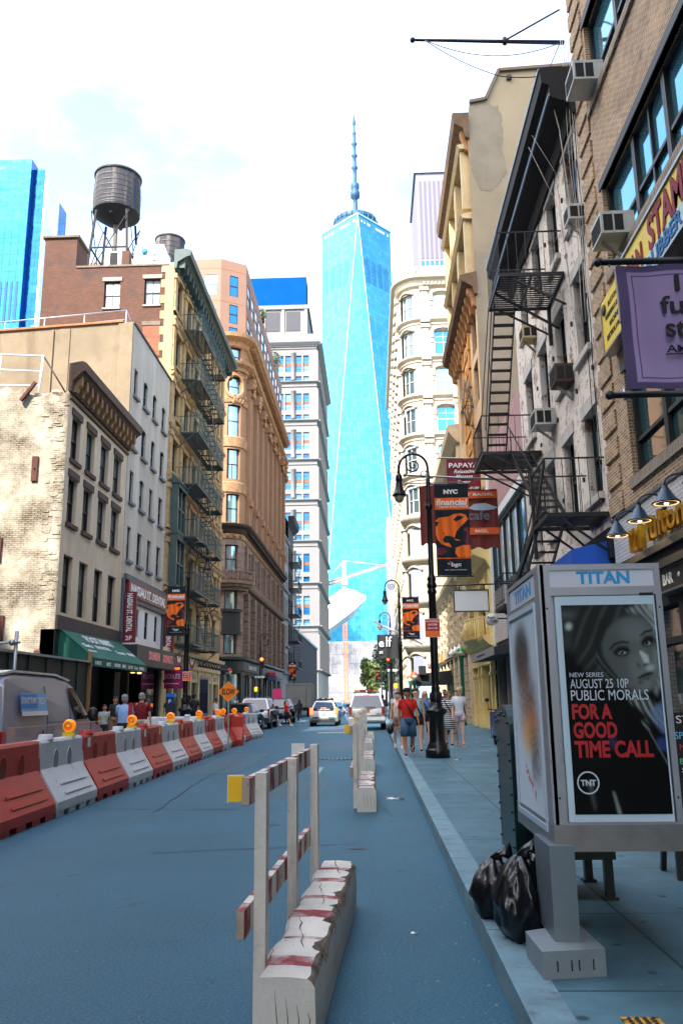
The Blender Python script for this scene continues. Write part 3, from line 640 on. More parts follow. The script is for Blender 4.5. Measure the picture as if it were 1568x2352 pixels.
sg = thing('light_box', 'glowing orange advertising panel beside the doughnut shop', 'sign', (XL+.3, 46.2, 3)); b = MB(); b.box(XL+.05, XL+.75, 46.1, 46.2, 2.6, 3.5, 1); b.box(XL+.12, XL+.68, 46.07, 46.1, 2.68, 3.42); b.build('panel', [M('lit orange panel', C(246, 96, 16), .5, emit=.35), BLACK], sg)
# fire escape: one thing with its platforms, railings and stairs
def fe_platform(root, x0, x1, y0, y1, z, m, stair_gap=None, rail=1.0, ends=True, mesh_m=None, open_x=None):
    """slatted floor with railings; x0 is the wall side"""
    b = MB(); sx = 1 if x1 > x0 else -1
    n = int((y1-y0)/.13)
    for i in range(n):
        y = y0+i*.13; xa = x0
        if stair_gap and stair_gap[0] < y < stair_gap[1]: xa = x0; xb = x0+sx*abs(x1-x0)*.35
        else: xb = x1
        b.box(min(xa, xb), max(xa, xb), y, y+.06, z-.02, z)
    for x in (x0+sx*.02, x0+(x1-x0)*.5, x1): b.bar((x, y0, z-.05), (x, y1, z-.05), .05, .1)
    for y in (y0, y1): b.bar((x0, y, z-.05), (x1, y, z-.05), .05, .1)
    b.build('platform', m, root)
    b = MB(); zr = z+rail
    for zz in (zr, z+.12): b.bar((x1, y0, zz), (x1, y1, zz), .035)
    k = int((y1-y0)/.16)
    for i in range(k+1): y = y0+(y1-y0)*i/k; b.bar((x1, y, z), (x1, y, zr), .014)
    if ends:
        for y in (y0, y1):
            b.bar((x0, y, zr), (x1, y, zr), .035)
            for i in range(1, 7): x = x0+(x1-x0)*i/7; b.bar((x, y, z), (x, y, zr), .014)
    b.build('railing', m, root)
    b = MB()
    for y in (y0+.05, y1-.05): b.bar((x1-sx*.25, y, z-.08), (x0, y, z-.95), .05, .05)
    b.build('bracket', m, root)
def fe_stair(root, x0, x1, ya, za, yb, zb_, m, n=None):
    b = MB(); n = n or int(abs(za-zb_)/.24)
    for x in (x0, x1): b.bar((x, ya, za), (x, yb, zb_), .03, .15)
    for i in range(1, n): t = i/n; y = ya+(yb-ya)*t; z = za+(zb_-za)*t; b.box(min(x0, x1), max(x0, x1), y-.09, y+.09, z-.015, z+.015)
    b.build('stair', m, root)
    b = MB(); x = x1
    b.bar((x, ya, za+.85), (x, yb, zb_+.85), .03); 
    for t in (.05, .5, .95): b.bar((x, ya+(yb-ya)*t, za+(zb_-za)*t), (x, ya+(yb-ya)*t, za+(zb_-za)*t+.85), .02)
    b.build('handrail', m, root)
def NET(name, col, a=.45):
    m, nt, bs = _new(name); bs.inputs['Base Color'].default_value = col; bs.inputs['Alpha'].default_value = a; bs.inputs['Roughness'].default_value = .8; MATS[name] = m; return m
fe = thing('fire_escape', 'green iron fire escape of seven netted landings climbing the yellow building', 'fire escape', (XL, 50, 4.7))
NETM = NET('green safety netting', C(66, 100, 98), .3)
FEG = M('green grey painted iron', C(44, 60, 60), .55, .2, var=.15, vs=4)
lv = [23.7, 20.5, 17.15, 14.0, 10.85, 7.75, 4.75]
for i, z in enumerate(lv):
    fe_platform(fe, XL+.05, XL+1.3, 46.4, 54.6, z, FEG, (50, 53.5))
    b = MB(); b.poly([(XL+1.31, 46.4, z-.05), (XL+1.31, 54.6, z-.05), (XL+1.31, 54.6, z+1.35), (XL+1.31, 46.4, z+1.35)]); b.poly([(XL+.1, 46.38, z-.05), (XL+1.3, 46.38, z-.05), (XL+1.3, 46.38, z+1.35), (XL+.6, 46.38, z+1.35)]); b.build('netting', NETM, fe)
    if i < 6: fe_stair(fe, XL+.55, XL+1.15, 50.2, z, 53.6, lv[i+1], FEG)
# ---- roof things of the yellow building
WOOD_T = M('weathered tank staves', C(52, 50, 54), .85, var=.35, vs=2, streak=(C(120, 112, 108), 2.2, .5, .75))
def water_tank(label, x, y, z, rad, h, legs, cone):
    t = thing('water_tank', label, 'water tank', (x, y, z-legs), 'wooden rooftop water tanks')
    b = MB(); b.lathe((x, y, z), [(rad, 0), (rad*1.01, h*.5), (rad*.96, h)], 36, 0, False); b.lathe((x, y, z-.02), [(.02, -.75), (rad*.55, -.5), (rad*.97, 0)], 24, 1, cap=False); b.build('barrel', [WOOD_T, M('dark tank underside', C(30, 30, 32), .9)], t)
    b = MB()
    for i in range(9): zz = h*(.03+.94*(i/8)**1.5); b.lathe((x, y, z+zz), [(rad*1.02, 0), (rad*1.025, .02), (rad*1.02, .045)], 36, cap=False)
    b.build('hoop', M('tank hoop iron', C(70, 70, 74), .5, .5), t)
    b = MB(); b.lathe((x, y, z+h), [(rad*1.0, 0), (rad*.5, cone*.5), (.02, cone)], 36, 0, False, cap=False); b.lathe((x, y, z+h-.03), [(rad*1.03, 0), (rad*1.03, .06)], 36); b.build('roof', M('tank roof felt', C(92, 92, 96), .8, var=.2), t)
    b = MB(); q = rad*.82
    for sx in (-1, 1):
        for sy in (-1, 1): b.bar((x+sx*q*.8, y+sy*q*.8, z-.2), (x+sx*q*1.15, y+sy*q*1.15, z-legs), .13)
    for k, zz in enumerate((z-.45*legs, z-.75*legs)):
        qq = q*.95
        for s0 in (-1, 1): b.bar((x-qq, y+s0*qq, zz), (x+qq, y+s0*qq, zz), .09); b.bar((x+s0*qq, y-qq, zz), (x+s0*qq, y+qq, zz), .09)
    for s0 in (-1, 1):
        b.bar((x-q, y+s0*q, z-.4), (x+q, y+s0*q, z-.75*legs), .05); b.bar((x+q, y+s0*q, z-.4), (x-q, y+s0*q, z-.75*legs), .05)
        b.bar((x+s0*q, y-q, z-.4), (x+s0*q, y+q, z-.75*legs), .05); b.bar((x+s0*q, y+q, z-.4), (x+s0*q, y-q, z-.75*legs), .05)
    b.bar((x-q*.9, y, z-.2), (x+q*.9, y, z-.2), .2); b.bar((x, y-q*.9, z-.35), (x, y+q*.9, z-.35), .2)
    b.tube([(x, y, z-.6), (x, y, z-legs)], .16, 8, 1); b.build('stand', [BLACKMAT, M('riser pipe', C(96, 88, 80), .8, var=.2)], t)
water_tank('big weathered wooden water tank on tall iron legs above the brown brick wall', -16.85, 50, 34.0, 1.56, 2.85, 6.9, .25)
water_tank('smaller grey water tank half hidden behind the white rooftop unit', -15.3, 58.5, 34.2, 1.15, 2.9, 7.2, .6)
rt = thing('rooftop_unit', 'big white ventilation unit on the brown brick roof', 'air conditioner', (-13.3, 47, 27))
b = MB(); b.prism([(-14.7, 27.2), (-11.9, 27.2), (-12.1, 28.2), (-12.7, 29.9), (-14.5, 29.9)], 47, 50, 'y'); b.box(-12.2, -11.7, 46.8, 48.4, 27.2, 28.5); b.build('casing', M('white sheet metal', C(214, 218, 220), .5, var=.08), rt)
b = MB(); b.lathe((-13.9, 46.98, 29.45), [(.2, 0), (.2, .02)], 16); b.xf(Matrix.Translation((-13.9, 46.98, 29.45)) @ Matrix.Rotation(math.pi/2, 4, 'X') @ Matrix.Translation((13.9, -46.98, -29.45))); b.build('emblem', M('blue emblem', C(40, 130, 190)), rt)
rt = thing('rooftop_unit', 'small grey condenser with dark grille under the big water tank', 'air conditioner', (-15.2, 45.4, 27))
b = MB(); b.box(-15.75, -14.85, 45.1, 45.9, 27.1, 28.35); b.box(-16, -14.6, 45, 46, 26.98, 27.1); b.build('casing', ALU, rt); b = MB(); b.box(-15.45, -14.98, 45.06, 45.1, 27.15, 28.3); b.build('grille', BLACKMAT, rt)
rl = thing('roof_railing', 'dark pipe railing round the edge of the brown brick roof', 'railing', (-12, 44.6, 27)); b = MB()
for z in (27.45, 27.85): b.tube([(-13.6, 44.7, z), (-11.6, 44.7, z), (-11.5, 52, z)], .03, 6)
for p_ in ((-13.6, 44.7), (-12.6, 44.7), (-11.6, 44.7), (-11.55, 47), (-11.5, 50)): b.tube([(*p_, 26.9), (*p_, 27.85)], .03, 6)
rl2 = b.build('rail', BLACK, rl)
# rails and bulkhead on the grey and beige roofs
rl = thing('roof_railing', 'thin galvanised railing along the sloping tan wall top', 'railing', (-14, 37.6, 19)); b = MB()
for dz in (.55, 1.05): b.tube([(-11.9, 37.6, 19.6+dz), (-20, 37.6, 19.0+dz)], .03, 6)
for x in (-11.9, -14, -16, -18): b.tube([(x, 37.6, 19.0), (x, 37.6, 19.55+(x+11.9)*.07+1.05)], .03, 6)
b.tube([(-11.9, 37.6, 20.65), (-11.6, 39, 19.6)], .03, 6); b.build('rail', ALU, rl)
bh = thing('roof_bulkhead', 'low pale plaster bulkhead behind the tan side wall', 'bulkhead', (-15, 39, 18.8)); b = MB(); b.prism([(-17.2, 18.8), (-12.6, 18.8), (-13.6, 20.2), (-17.2, 20.55)], 38.8, 41, 'y'); b.build('wall', M('pale plaster', C(222, 206, 178), .9, var=.15), bh)
rl = thing('roof_railing', 'white pipe railing on the broken gable of the beige house', 'railing', (-13.5, 30, 13)); b = MB()
for z in (14.35, 15.0): b.tube([(-12.75, 30.2, z), (-17, 30.2, z+.3)], .04, 6)
b.tube([(-12.9, 30.2, 13.75), (-17, 30.2, 13.95)], .04, 6)
for x in (-12.8, -14.5, -16): b.tube([(x-.1, 30.2, 13.0), (x, 30.2, 15.05)], .04, 6)
b.tube([(-12.75, 30.2, 14.95), (-11.75, 30.4, 13.3)], .03, 5, 1); b.build('rail', [WHITE, BLACK], rl)
# ---- orange brick corner building with rounded corner, green coffee shop at its foot
OB = BRICK('orange brick', C(166, 124, 88), C(152, 112, 80), C(146, 116, 90), .22, .075, (C(150, 92, 54), .7, .55, .8), bump=.4, var=.15)
SALM = M('salmon panel', C(136, 104, 86), .8, var=.06, vs=.7)
TERRA = M('orange terracotta trim', C(166, 126, 88), .8, var=.3, vs=3.5, spots=(C(110, 70, 42), 3, .56, .7), bump=.3, bs=9)
BSTONE = BRICK('grey brown ashlar', C(150, 124, 106), C(138, 114, 100), C(84, 70, 62), 1.4, .62, (C(104, 88, 80), .8, .5, .75), msize=.02, bump=.8, var=.2)
BST = M('brown stone moulding', C(126, 102, 84), .85, var=.3, vs=3, spots=(C(66, 52, 44), 2.6, .55, .72))
RC = 1.5
def corner_path(x=XL, y0=71., r=RC, y1=104., xw=-30., out=0., n=8):
    cx, cy = x-r, y0+r; P = [(xw, y0-out)]
    P += [(cx+(r+out)*math.sin(math.pi/2*i/n), cy-(r+out)*math.cos(math.pi/2*i/n)) for i in range(n+1)]
    return P+[(x+out, y1)]
r = thing('corner_building', 'orange brick corner building with rounded bay, dark green coffee shop and salmon top floors', 'building', (XL, 71, 0))
path = corner_path()
pl = LP(0); fp = FP(0, 71)
bays = [(73.6+4.32*k, 73.6+4.32*(k+1)) for k in range(7)]
ops_u = [(a+.95+dx, a+.95+dx+.95, z, z+2.3) for a, c_ in bays for dx in (0, 1.45) for z in (17.8, 21.2, 24.6, 28.0)]
ops_m = [(a+1.0, c_-1.0, 12.3, 15.0) for a, c_ in bays]
ops_l = [(a+.95, c_-.95, 5.7, 11.0) for a, c_ in bays]
b = MB(); pl.wall(b, 72.5, 104, 16.4, 34.4, ops_u, .35); b.poly([fp.p(-30, 16.4), fp.p(-14.6, 16.4), fp.p(-14.6, 34.4), fp.p(-30, 34.4)])
# curved brick between the corner windows
cx, cy = XL-RC, 71+RC; cw = [(17.0, 19.6), (21.0, 23.8), (25.0, 28.0), (28.9, 30.7), (31.9, 33.6)]
def arc_wall(b, zs0, zs1, wins, a0=-25, a1=90, wa=(4, 52), rr=RC, mat=0):
    def q(a, z, rad=rr): a = math.radians(a); return (cx+rad*math.sin(a), cy-rad*math.cos(a), z)
    A = [a0+(a1-a0)*i/16 for i in range(17)]; A = sorted(A+[wa[0], wa[1]]); Z = sorted({zs0, zs1, *[z for w in wins for z in w]})
    for i in range(len(A)-1):
        for j in range(len(Z)-1):
            am, zm_ = (A[i]+A[i+1])/2, (Z[j]+Z[j+1])/2
            if wa[0] < am < wa[1] and any(w[0] < zm_ < w[1] for w in wins): continue
            a_, c_ = max(A[i], 0), A[i+1]
            if c_ <= 0: continue
            b.poly([q(a_, Z[j]), q(c_, Z[j]), q(c_, Z[j+1]), q(a_, Z[j+1])], mat)
    for w in wins:
        for a in wa: b.poly([q(a, w[0]), q(a, w[1]), q(a, w[1], rr-.3), q(a, w[0], rr-.3)], mat)
    return q
q = arc_wall(b, 16.4, 34.4, cw); b.poly([(-14.6, 71, 16.4), (cx, 71, 16.4), (cx, 71, 34.4), (-14.6, 71, 34.4)])
b.build('wall', OB, r)
G_CURV = GLASS('curved sky glass', C(150, 180, 190), .7, .03)
def curved_window(z0, z1, rr=RC-.28, wa=(4, 52), gm=None):
    f = MB(); g_ = MB(); qq = lambda a, z, rad: (cx+rad*math.sin(math.radians(a)), cy-rad*math.cos(math.radians(a)), z)
    n = 6
    for i in range(n):
        a, c_ = wa[0]+(wa[1]-wa[0])*i/n, wa[0]+(wa[1]-wa[0])*(i+1)/n
        g_.poly([qq(a, z0, rr), qq(c_, z0, rr), qq(c_, z1, rr), qq(a, z1, rr)], 0, True)
    for zz in (z0+.04, (z0+z1)/2, z1-.04): f.tube([qq(wa[0]+(wa[1]-wa[0])*i/n, zz, rr+.02) for i in range(n+1)], .045, 4, smooth=False)
    for a in (wa[0]+1, wa[1]-1): f.bar(qq(a, z0, rr+.02), qq(a, z1, rr+.02), .09)
    o = f.build('window', DKFRAME, r); g_.build('pane', gm or G_CURV, o)
for z0, z1 in cw: curved_window(z0, z1)
windows(r, pl, ops_u, DKFRAME, [G_DARK, G_MID, G_DARK], 'sash', .3, seed=8)
# trim: pilasters, bands, cornices, carved heads
b = MB()
for k in range(8):
    u = 73.6+4.32*k; pl.box(b, u-.42, u+.42, 16.6, 30.2, 0, .38); pl.box(b, u-.55, u+.55, 30.2, 31.2, 0, .62); pl.box(b, u-.5, u+.5, 16.4, 17.1, 0, .48); pl.box(b, u-.5, u+.5, 18.9, 19.5, .3, .6)
for a, c_ in bays: pl.box(b, (a+c_)/2-.2, (a+c_)/2+.2, 16.6, 30.0, 0, .2)
b.build('pilasters', OB, r)
b = MB(); rn = random.Random(4)
for k in range(8):
    u = 73.6+4.32*k
    for j in range(9): b.ball(pl.p(u+rn.uniform(-.45, .45), rn.uniform(29.4, 31.2), .62), (rn.uniform(.12, .26), rn.uniform(.12, .26), rn.uniform(.15, .35)), 6, 0, 4)
for a in (-12.9,): pass
def ring(b, z0, z1, prof, mat=0, y1=104.2):
    b.sweep(corner_path(y1=y1), prof, mat)
ring(b, 0, 0, [(0, 31.25), (.25, 31.3), (.3, 31.6), (.75, 31.8), (.85, 32.05), (0, 32.15)])
ring(b, 0, 0, [(0, 33.6), (.2, 33.7), (.3, 34.1), (.95, 34.35), (1.05, 34.7), (.2, 34.85), (0, 34.85)])
ring(b, 0, 0, [(0, 30.75), (.12, 30.78), (.12, 30.9), (0, 30.95)]); ring(b, 0, 0, [(0, 28.2), (.1, 28.22), (.16, 28.5), (0, 28.6)], y1=73.4)
for z in (19.75, 24.0): ring(b, 0, 0, [(0, z), (.1, z+.02), (.14, z+.9), (.02, z+1.0)], y1=73.1)
for k in range(120): u = 72.6+31.5*k/120; pl.box(b, u, u+.14, 31.45, 31.62, .25, .6); 
for k in range(60): u = 72.6+31.5*k/60; pl.box(b, u, u+.25, 33.95, 34.2, .3, .8)
for k in range(30):
    a = math.radians(rn.uniform(0, 85)); z = rn.choice([rn.uniform(28.0, 29.0), rn.uniform(30.6, 31.2)]); b.ball((cx+(RC+.05)*math.sin(a), cy-(RC+.05)*math.cos(a), z), (.16, .16, rn.uniform(.1, .25)), 6, 0, 4)
b.build('cornice', TERRA, r)
# carved oval frame round the corner window
b = MB()
for i in range(24):
    t = 2*math.pi*i/24; t2 = 2*math.pi*(i+1)/24
    P = [];
    for tt in (t, t2): a = math.radians(28+31*math.cos(tt)); P.append((cx+(RC+.06)*math.sin(a), cy-(RC+.06)*math.cos(a), 29.8+1.15*math.sin(tt)))
    b.bar(P[0], P[1], .22, .2)
b.build('oval_frame', TERRA, r)
# arches over the top windows
b = MB()
# salmon top storeys, chamfered
SP = [(-30, 71.05), (-13.6, 71.05), (XL-.1, 72.4), (XL-.1, 104)]
b.build('lamp_bracket', TERRA, r) if b.v else None
tops = grid([(-17.6, -16.3), (-15.2, -13.9+.0)], [(39.0, 41.1), (35.6, 37.5)]); tops[-1] = (-15.2, -13.95, 35.6, 37.5)
b = MB(); f2 = FP(0, 71.05); f2.wall(b, -30, -13.6, 34.4, 42.7, tops, .12)
dch = Vector((XL-.1+13.6, 72.4-71.05)).normalized(); cp = Plane((-13.6, 71.05), tuple(dch), (dch.y, -dch.x)); Lc = Vector((XL-.1+13.6, 1.35)).length
cops = grid([(.9, 1.75)], [(39.1, 41.2), (36.3, 38.2), (34.9, 35.9)]); cp.wall(b, 0, Lc, 34.4, 42.7, cops, .12)
sops = grid([(73.3+2.6*k, 75.1+2.6*k) for k in range(12)], [(39.0, 41.2), (35.6, 37.8)]); s2 = Plane((XL-.1, 0), (0, 1), (1, 0)); s2.wall(b, 72.4, 104, 34.4, 42.7, sops, .12)
b.poly([(-30, 71.05, 42.68), (-13.6, 71.05, 42.68), (XL-.1, 72.4, 42.68), (XL-.1, 104, 42.68), (-30, 104, 42.68)])
for z in (38.4, 41.7): b.sweep(SP, [(0, z), (.015, z), (.015, z+.06), (0, z+.06)], 1)
b.build('top_storeys', [SALM, M('panel joint', C(150, 104, 76), .8)], r)
windows(r, f2, tops, DKFRAME, [G_SKY], 'sash', .06); windows(r, cp, cops, DKFRAME, [G_BLUE], 'sash', .06); windows(r, s2, sops, DKFRAME, [G_SKY, G_BLIND], 'sash', .06)
# stone storeys
b = MB(); pl.wall(b, 72.5, 104, 5.2, 15.6, ops_m+ops_l, .55); b.poly([(-30, 71, 5.2), (cx, 71, 5.2), (cx, 71, 15.6), (-30, 71, 15.6)])
arc_wall(b, 5.2, 15.6, [(5.5, 11.2), (12.5, 15.0)]); b.build('stone_wall', BSTONE, r)
curved_window(5.5, 11.2); curved_window(12.5, 15.0)
windows(r, pl, ops_m+ops_l, DKFRAME, [G_DARK, G_TEAL], 'cross', .45, seed=9)
b = MB()
for k in range(8):
    u = 73.6+4.32*k
    for j in range(9): z = 5.3+j*.62; pl.box(b, u-.62, u+.62, z+.03, z+.6, 0, .42)
    pl.box(b, u-.5, u+.5, 12.0, 15.2, 0, .25)
ring(b, 0, 0, [(0, 11.3), (.4, 11.3), (.5, 11.5), (.55, 11.95), (0, 12.1)])
b.build('rusticated_piers', BST, r)
b = MB(); ring(b, 0, 0, [(0, 16.0), (.2, 16.1), (.3, 16.4), (.7, 16.6), (.75, 16.8), (0, 16.95)])
for k in range(90): u = 72.6+31.5*k/90; pl.box(b, u, u+.18, 16.2, 16.42, .2, .55)
b.build('dark_cornice', M('dark brown cornice', C(60, 44, 36), .8, var=.3), r)
b = MB(); ring(b, 0, 0, [(0, 15.55), (.1, 15.58), (.1, 16.0), (0, 16.02)])
for k in range(26):
    u = 73+k*1.2; b.lathe((0, 0, 0), [(.15, 0), (.17, .04), (.05, .09)], 8) if False else pl.box(b, u, u+.5, 15.65, 15.95, .1, .16)
for a in (12, 35, 58): b.ball((cx+(RC+.12)*math.sin(math.radians(a)), cy-(RC+.12)*math.cos(math.radians(a)), 15.8), (.17, .17, .17), 8, 0, 6)
b.build('ornament_frieze', TERRA, r)
# balcony on the rounded corner
b = MB()
def cring(b, rad0, rad1, z0, z1, a0=-30, a1=88, n=14):
    qq = lambda a, rad, z: (cx+rad*math.sin(math.radians(a)), cy-rad*math.cos(math.radians(a)), z)
    for i in range(n):
        a, c_ = a0+(a1-a0)*i/n, a0+(a1-a0)*(i+1)/n
        p8 = [qq(a, rad0, z0), qq(c_, rad0, z0), qq(c_, rad1, z0), qq(a, rad1, z0), qq(a, rad0, z1), qq(c_, rad0, z1), qq(c_, rad1, z1), qq(a, rad1, z1)]
        b.raw(p8, [(0, 1, 2, 3), (7, 6, 5, 4), (2, 1, 5, 6), (0, 3, 7, 4), (3, 2, 6, 7), (1, 0, 4, 5)])
cring(b, RC-.2, RC+1.0, 11.5, 11.7, -40); cring(b, RC+.75, RC+1.0, 12.5, 12.65, -40); cring(b, RC+.8, RC+.95, 11.7, 11.8, -40)
cring(b, RC-.1, RC+.8, 11.25, 11.5, -35); cring(b, RC-.1, RC+.5, 10.95, 11.25, -30)
for a in range(-38, 88, 6):
    x, y = cx+(RC+.88)*math.sin(math.radians(a)), cy-(RC+.88)*math.cos(math.radians(a))
    if a % 24 in (10,): b.box(x-.1, x+.1, y-.1, y+.1, 11.8, 12.5)
    else: b.lathe((x, y, 11.8), [(.06, 0), (.1, .2), (.04, .42), (.07, .7)], 8)
b.build('balcony', BST, r)
b = MB(); cring(b, RC-.2, RC+.15, 7.3, 9.3, -2, 60); cring(b, RC-.2, RC+.3, 9.1, 9.35, -4, 62); cring(b, RC-.2, RC+.25, 7.15, 7.35, -4, 62); b.build('bay_spandrel', M('dark bronze', C(46, 46, 44), .6, .3), r)
# shop
SG = M('dark green shop timber', C(28, 42, 38), .5, var=.15); b = MB()
b.sweep(corner_path(), [(0, 4.1), (.18, 4.1), (.2, 4.9), (.5, 5.05), (.5, 5.25), (0, 5.3)])
pts = corner_path(); pl.wall(b, 72.5, 104, .1, 4.1, [(73.2+4.3*k, 76.8+4.3*k, .8, 3.9) for k in range(7)], .3); arc_wall(b, .1, 4.1, [(.8, 3.9)], wa=(2, 80)); b.poly([(-30, 71, .1), (cx, 71, .1), (cx, 71, 4.1), (-30, 71, 4.1)])
b.build('shop_front', SG, r)
windows(r, pl, [(73.2+4.3*k, 76.8+4.3*k, .8, 3.9) for k in range(7)], M('pale shop mullion', C(150, 150, 144), .5), [G_DARK, G_TEAL], 'cross', .2, name='shop_window')
curved_window(.8, 3.9, wa=(2, 80))
b = MB(); b.text('STARBUCKS COFFEE', (XL+.21, 77.6, 4.5), (0, 1, 0), (0, 0, 1), 5.0, .34, .02, 0, .01); b.build('lettering', WHITE, r)
b = MB(); b.text('E', (-13.4, 70.95, 4.6), (1, 0, 0), (0, 0, 1), .4, .55, .03, 0, .02); b.build('letter', WHITE, r)
shell(r, 'back_wall', -30, XL-.6, 71.4, 104, 34.2, OB, 'SE')
sg = thing('shop_sign', 'blue and red shop sign box on the coffee building beyond the one way arrow', 'sign', (XL+.4, 92, 4)); b = MB(); b.box(XL+.1, XL+1.0, 89, 91, 3.7, 4.5); b.build('box', M('blue sign', C(60, 70, 110)), sg); b = MB(); b.box(XL+.1, XL+1.02, 88.97, 91.02, 4.2, 4.5); b.build('red_band', RED, sg)
# ---- white iron-front and black building, black hoarding, pale tower
GW = M('grey white cast iron', C(150, 152, 154), .75, var=.2, vs=2)
r = thing('iron_front_building', 'narrow grey white iron fronted building beyond the orange corner building', 'building', (XL, 104.2, 0))
ops = grid([(105+1.7*k, 106.1+1.7*k) for k in range(4)], [(z, z+2.4) for z in (5.2, 8.8, 12.4, 16.0, 19.4)])
b = MB(); pl.wall(b, 104.2, 112, .1, 22.5, ops, .3)
for z in (4.8, 8.3, 11.9, 15.5, 22.3): pl.prof(b, 104.2, 112, [(0, z), (.3, z+.1), (.35, z+.3), (0, z+.4)])
b.build('wall', GW, r); windows(r, pl, ops, DKFRAME, [G_DARK], 'sash', .2); shell(r, 'roof', -26, XL-.3, 104.4, 112, 22.4, GW, 'E')
r = thing('black_building', 'black painted narrow building with iron fire escape beside the black hoarding', 'building', (XL, 112, 0))
BLK = M('black painted brick', C(40, 34, 34), .8, var=.2)
ops = grid([(113+2*k, 114.1+2*k) for k in range(3)], [(z, z+2.1) for z in (6, 9.6, 13.2, 16.8, 20.4)])
b = MB(); pl.wall(b, 112, 119.5, .1, 26.5, ops, .3); pl.prof(b, 111.8, 119.7, [(0, 25.2), (.8, 25.9), (.9, 26.6), (0, 26.6)]); b.build('wall', BLK, r); windows(r, pl, ops, DKFRAME, [G_DARK], 'sash', .2); shell(r, 'roof', -26, XL-.3, 112.2, 119.5, 26.4, BLK, 'E')
fe = thing('fire_escape', 'black fire escape zigzagging down the black narrow building', 'fire escape', (XL, 116, 5))
zz = [20.3, 16.7, 13.1, 9.5, 5.9]
for i, z in enumerate(zz):
    b = MB(); b.box(XL+.05, XL+1.3, 113, 118.8, z-.1, z); b.build('platform', BLACK, fe)
    b = MB(); b.bar((XL+1.3, 113, z+1), (XL+1.3, 118.8, z+1), .06); b.bar((XL+.05, 113, z+1), (XL+1.3, 113, z+1), .06)
    for k in range(13): b.bar((XL+1.3, 113+k*.48, z), (XL+1.3, 113+k*.48, z+1), .035)
    b.build('railing', BLACK, fe)
    if i < 4: fe_stair(fe, XL+.5, XL+1.2, 114 if i % 2 else 118, z, 118 if i % 2 else 114, zz[i+1], BLACK, 9)
r = thing('black_hoarding', 'tall ribbed black construction hoarding in front of the pale stone tower', 'hoarding', (XL, 140, 0))
b = MB(); n = 60
for i in range(n): y = 120+i*.83; pl.box(b, y, y+.6, .15, 11.6, 0, .1); pl.box(b, y+.6, y+.83, .15, 11.6, 0, .02)
b.poly([(XL, 120, .1), (-24, 120, .1), (-24, 120, 11.6), (XL, 120, 11.6)]); b.build('panel', BLACKMAT, r); b = MB(); pl.box(b, 120, 170, 11.6, 11.9, 0, .3); b.build('top_rail', M('pale rail', C(170, 168, 160)), r)
# pale stone tower with columns in tiers
PST = M('pale grey limestone', C(118, 115, 114), .8, var=.08, vs=.35); PSTW = M('warm reflection tinted limestone', C(150, 136, 122), .8, var=.08, vs=.4)  # side wall stone: warm reflected light put into its colour
SPAND = M('orange spandrel', C(120, 76, 50), .8, var=.2, vs=2)
Y2 = 175.
r = thing('pale_stone_tower', 'tall pale grey stone office tower with tiers of columns and paired blue windows', 'building', (-11.3, Y2, 0))
f = FP(0, Y2); e = Plane((-11.3, 0), (0, 1), (1, 0)); tiers = [7.5+9.13*k for k in range(8)]
pairs = [(-16.02-4.05*k, -13.06-4.05*k) for k in range(5)]
big, small, spn = [], [], []
for z in tiers:
    for a, c_ in pairs:
        for u0, u1 in ((a, a+1.28), (c_-1.28, c_)): big += [(u0, u1, z+2.6, z+6.6)]; small += [(u0, u1, z+.5, z+1.6)]
sk = [o for o in big+small]
b = MB(); f.wall(b, -34, -11.3, 0, 83.3, sk, .5); b.poly([(-34, Y2, 83.3), (-11.3, Y2, 83.3), (-11.3, 215, 83.3), (-34, 215, 83.3)])
for z in tiers:
    f.prof(b, -34, -10.9, [(0, z-.1), (.25, z-.05), (.55, z+.2), (.55, z+.35), (0, z+.45)]); f.box(b, -34, -11.3, z+8.2, z+8.4, 0, .2)
    for a, c_ in pairs:
        b.lathe((a-.55, Y2-.15, z+.5), [(.5, 0), (.46, .3), (.38, 6.4), (.5, 6.5), (.55, 6.8)], 10)
    b.box(-11.9, -10.95, Y2-.3, Y2+.3, z+.4, z+7.6)
f.prof(b, -34, -10.6, [(0, 80.3), (.4, 80.4), (.9, 81.0), (.9, 81.3), (.2, 81.6), (0, 81.6)])
for k in range(70): u = -34+k*.33; f.box(b, u, u+.15, 80.1, 80.4, 0, .3)
for k in range(6): b.ball((-12.6-k*2.03, Y2-.7, 81.1), .2, 6, 0, 4)
b.build('wall', PST, r)
windows(r, f, [(u0, u1, z0+2.2, z1) for u0, u1, z0, z1 in big], DKFRAME, [G_WB, G_WB, G_WP], 'sash', .4, seed=11)
windows(r, f, [(u0, u1, z0, z0+1.55) for u0, u1, z0, z1 in big]+small, DKFRAME, [G_WB, G_WB, G_WP], 'sash', .4, seed=12)
b = MB(); b.box(-34, -11.9, Y2+.6, Y2+.7, 9, 80); [f.box(b, u0, u1, z0+1.55, z0+2.2, -.45, -.35) for u0, u1, z0, z1 in big]; b.build('spandrel', SPAND, r)
eo = grid([(178+4.0*k, 179.5+4.0*k) for k in range(9)], [(z+d, z+d+2) for z in tiers for d in (.6, 3.6, 6)])
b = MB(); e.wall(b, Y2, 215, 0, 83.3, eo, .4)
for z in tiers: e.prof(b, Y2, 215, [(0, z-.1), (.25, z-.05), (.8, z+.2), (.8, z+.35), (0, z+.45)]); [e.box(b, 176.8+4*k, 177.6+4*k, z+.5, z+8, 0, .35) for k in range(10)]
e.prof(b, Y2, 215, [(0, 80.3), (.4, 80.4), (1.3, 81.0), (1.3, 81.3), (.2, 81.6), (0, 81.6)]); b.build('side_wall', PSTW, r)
b = MB(); [b.poly([e.p(o[0], o[2], -.4), e.p(o[1], o[2], -.4), e.p(o[1], o[3], -.4), e.p(o[0], o[3], -.4)]) for o in eo]; b.build('side_glazing', G_BLUE, r)
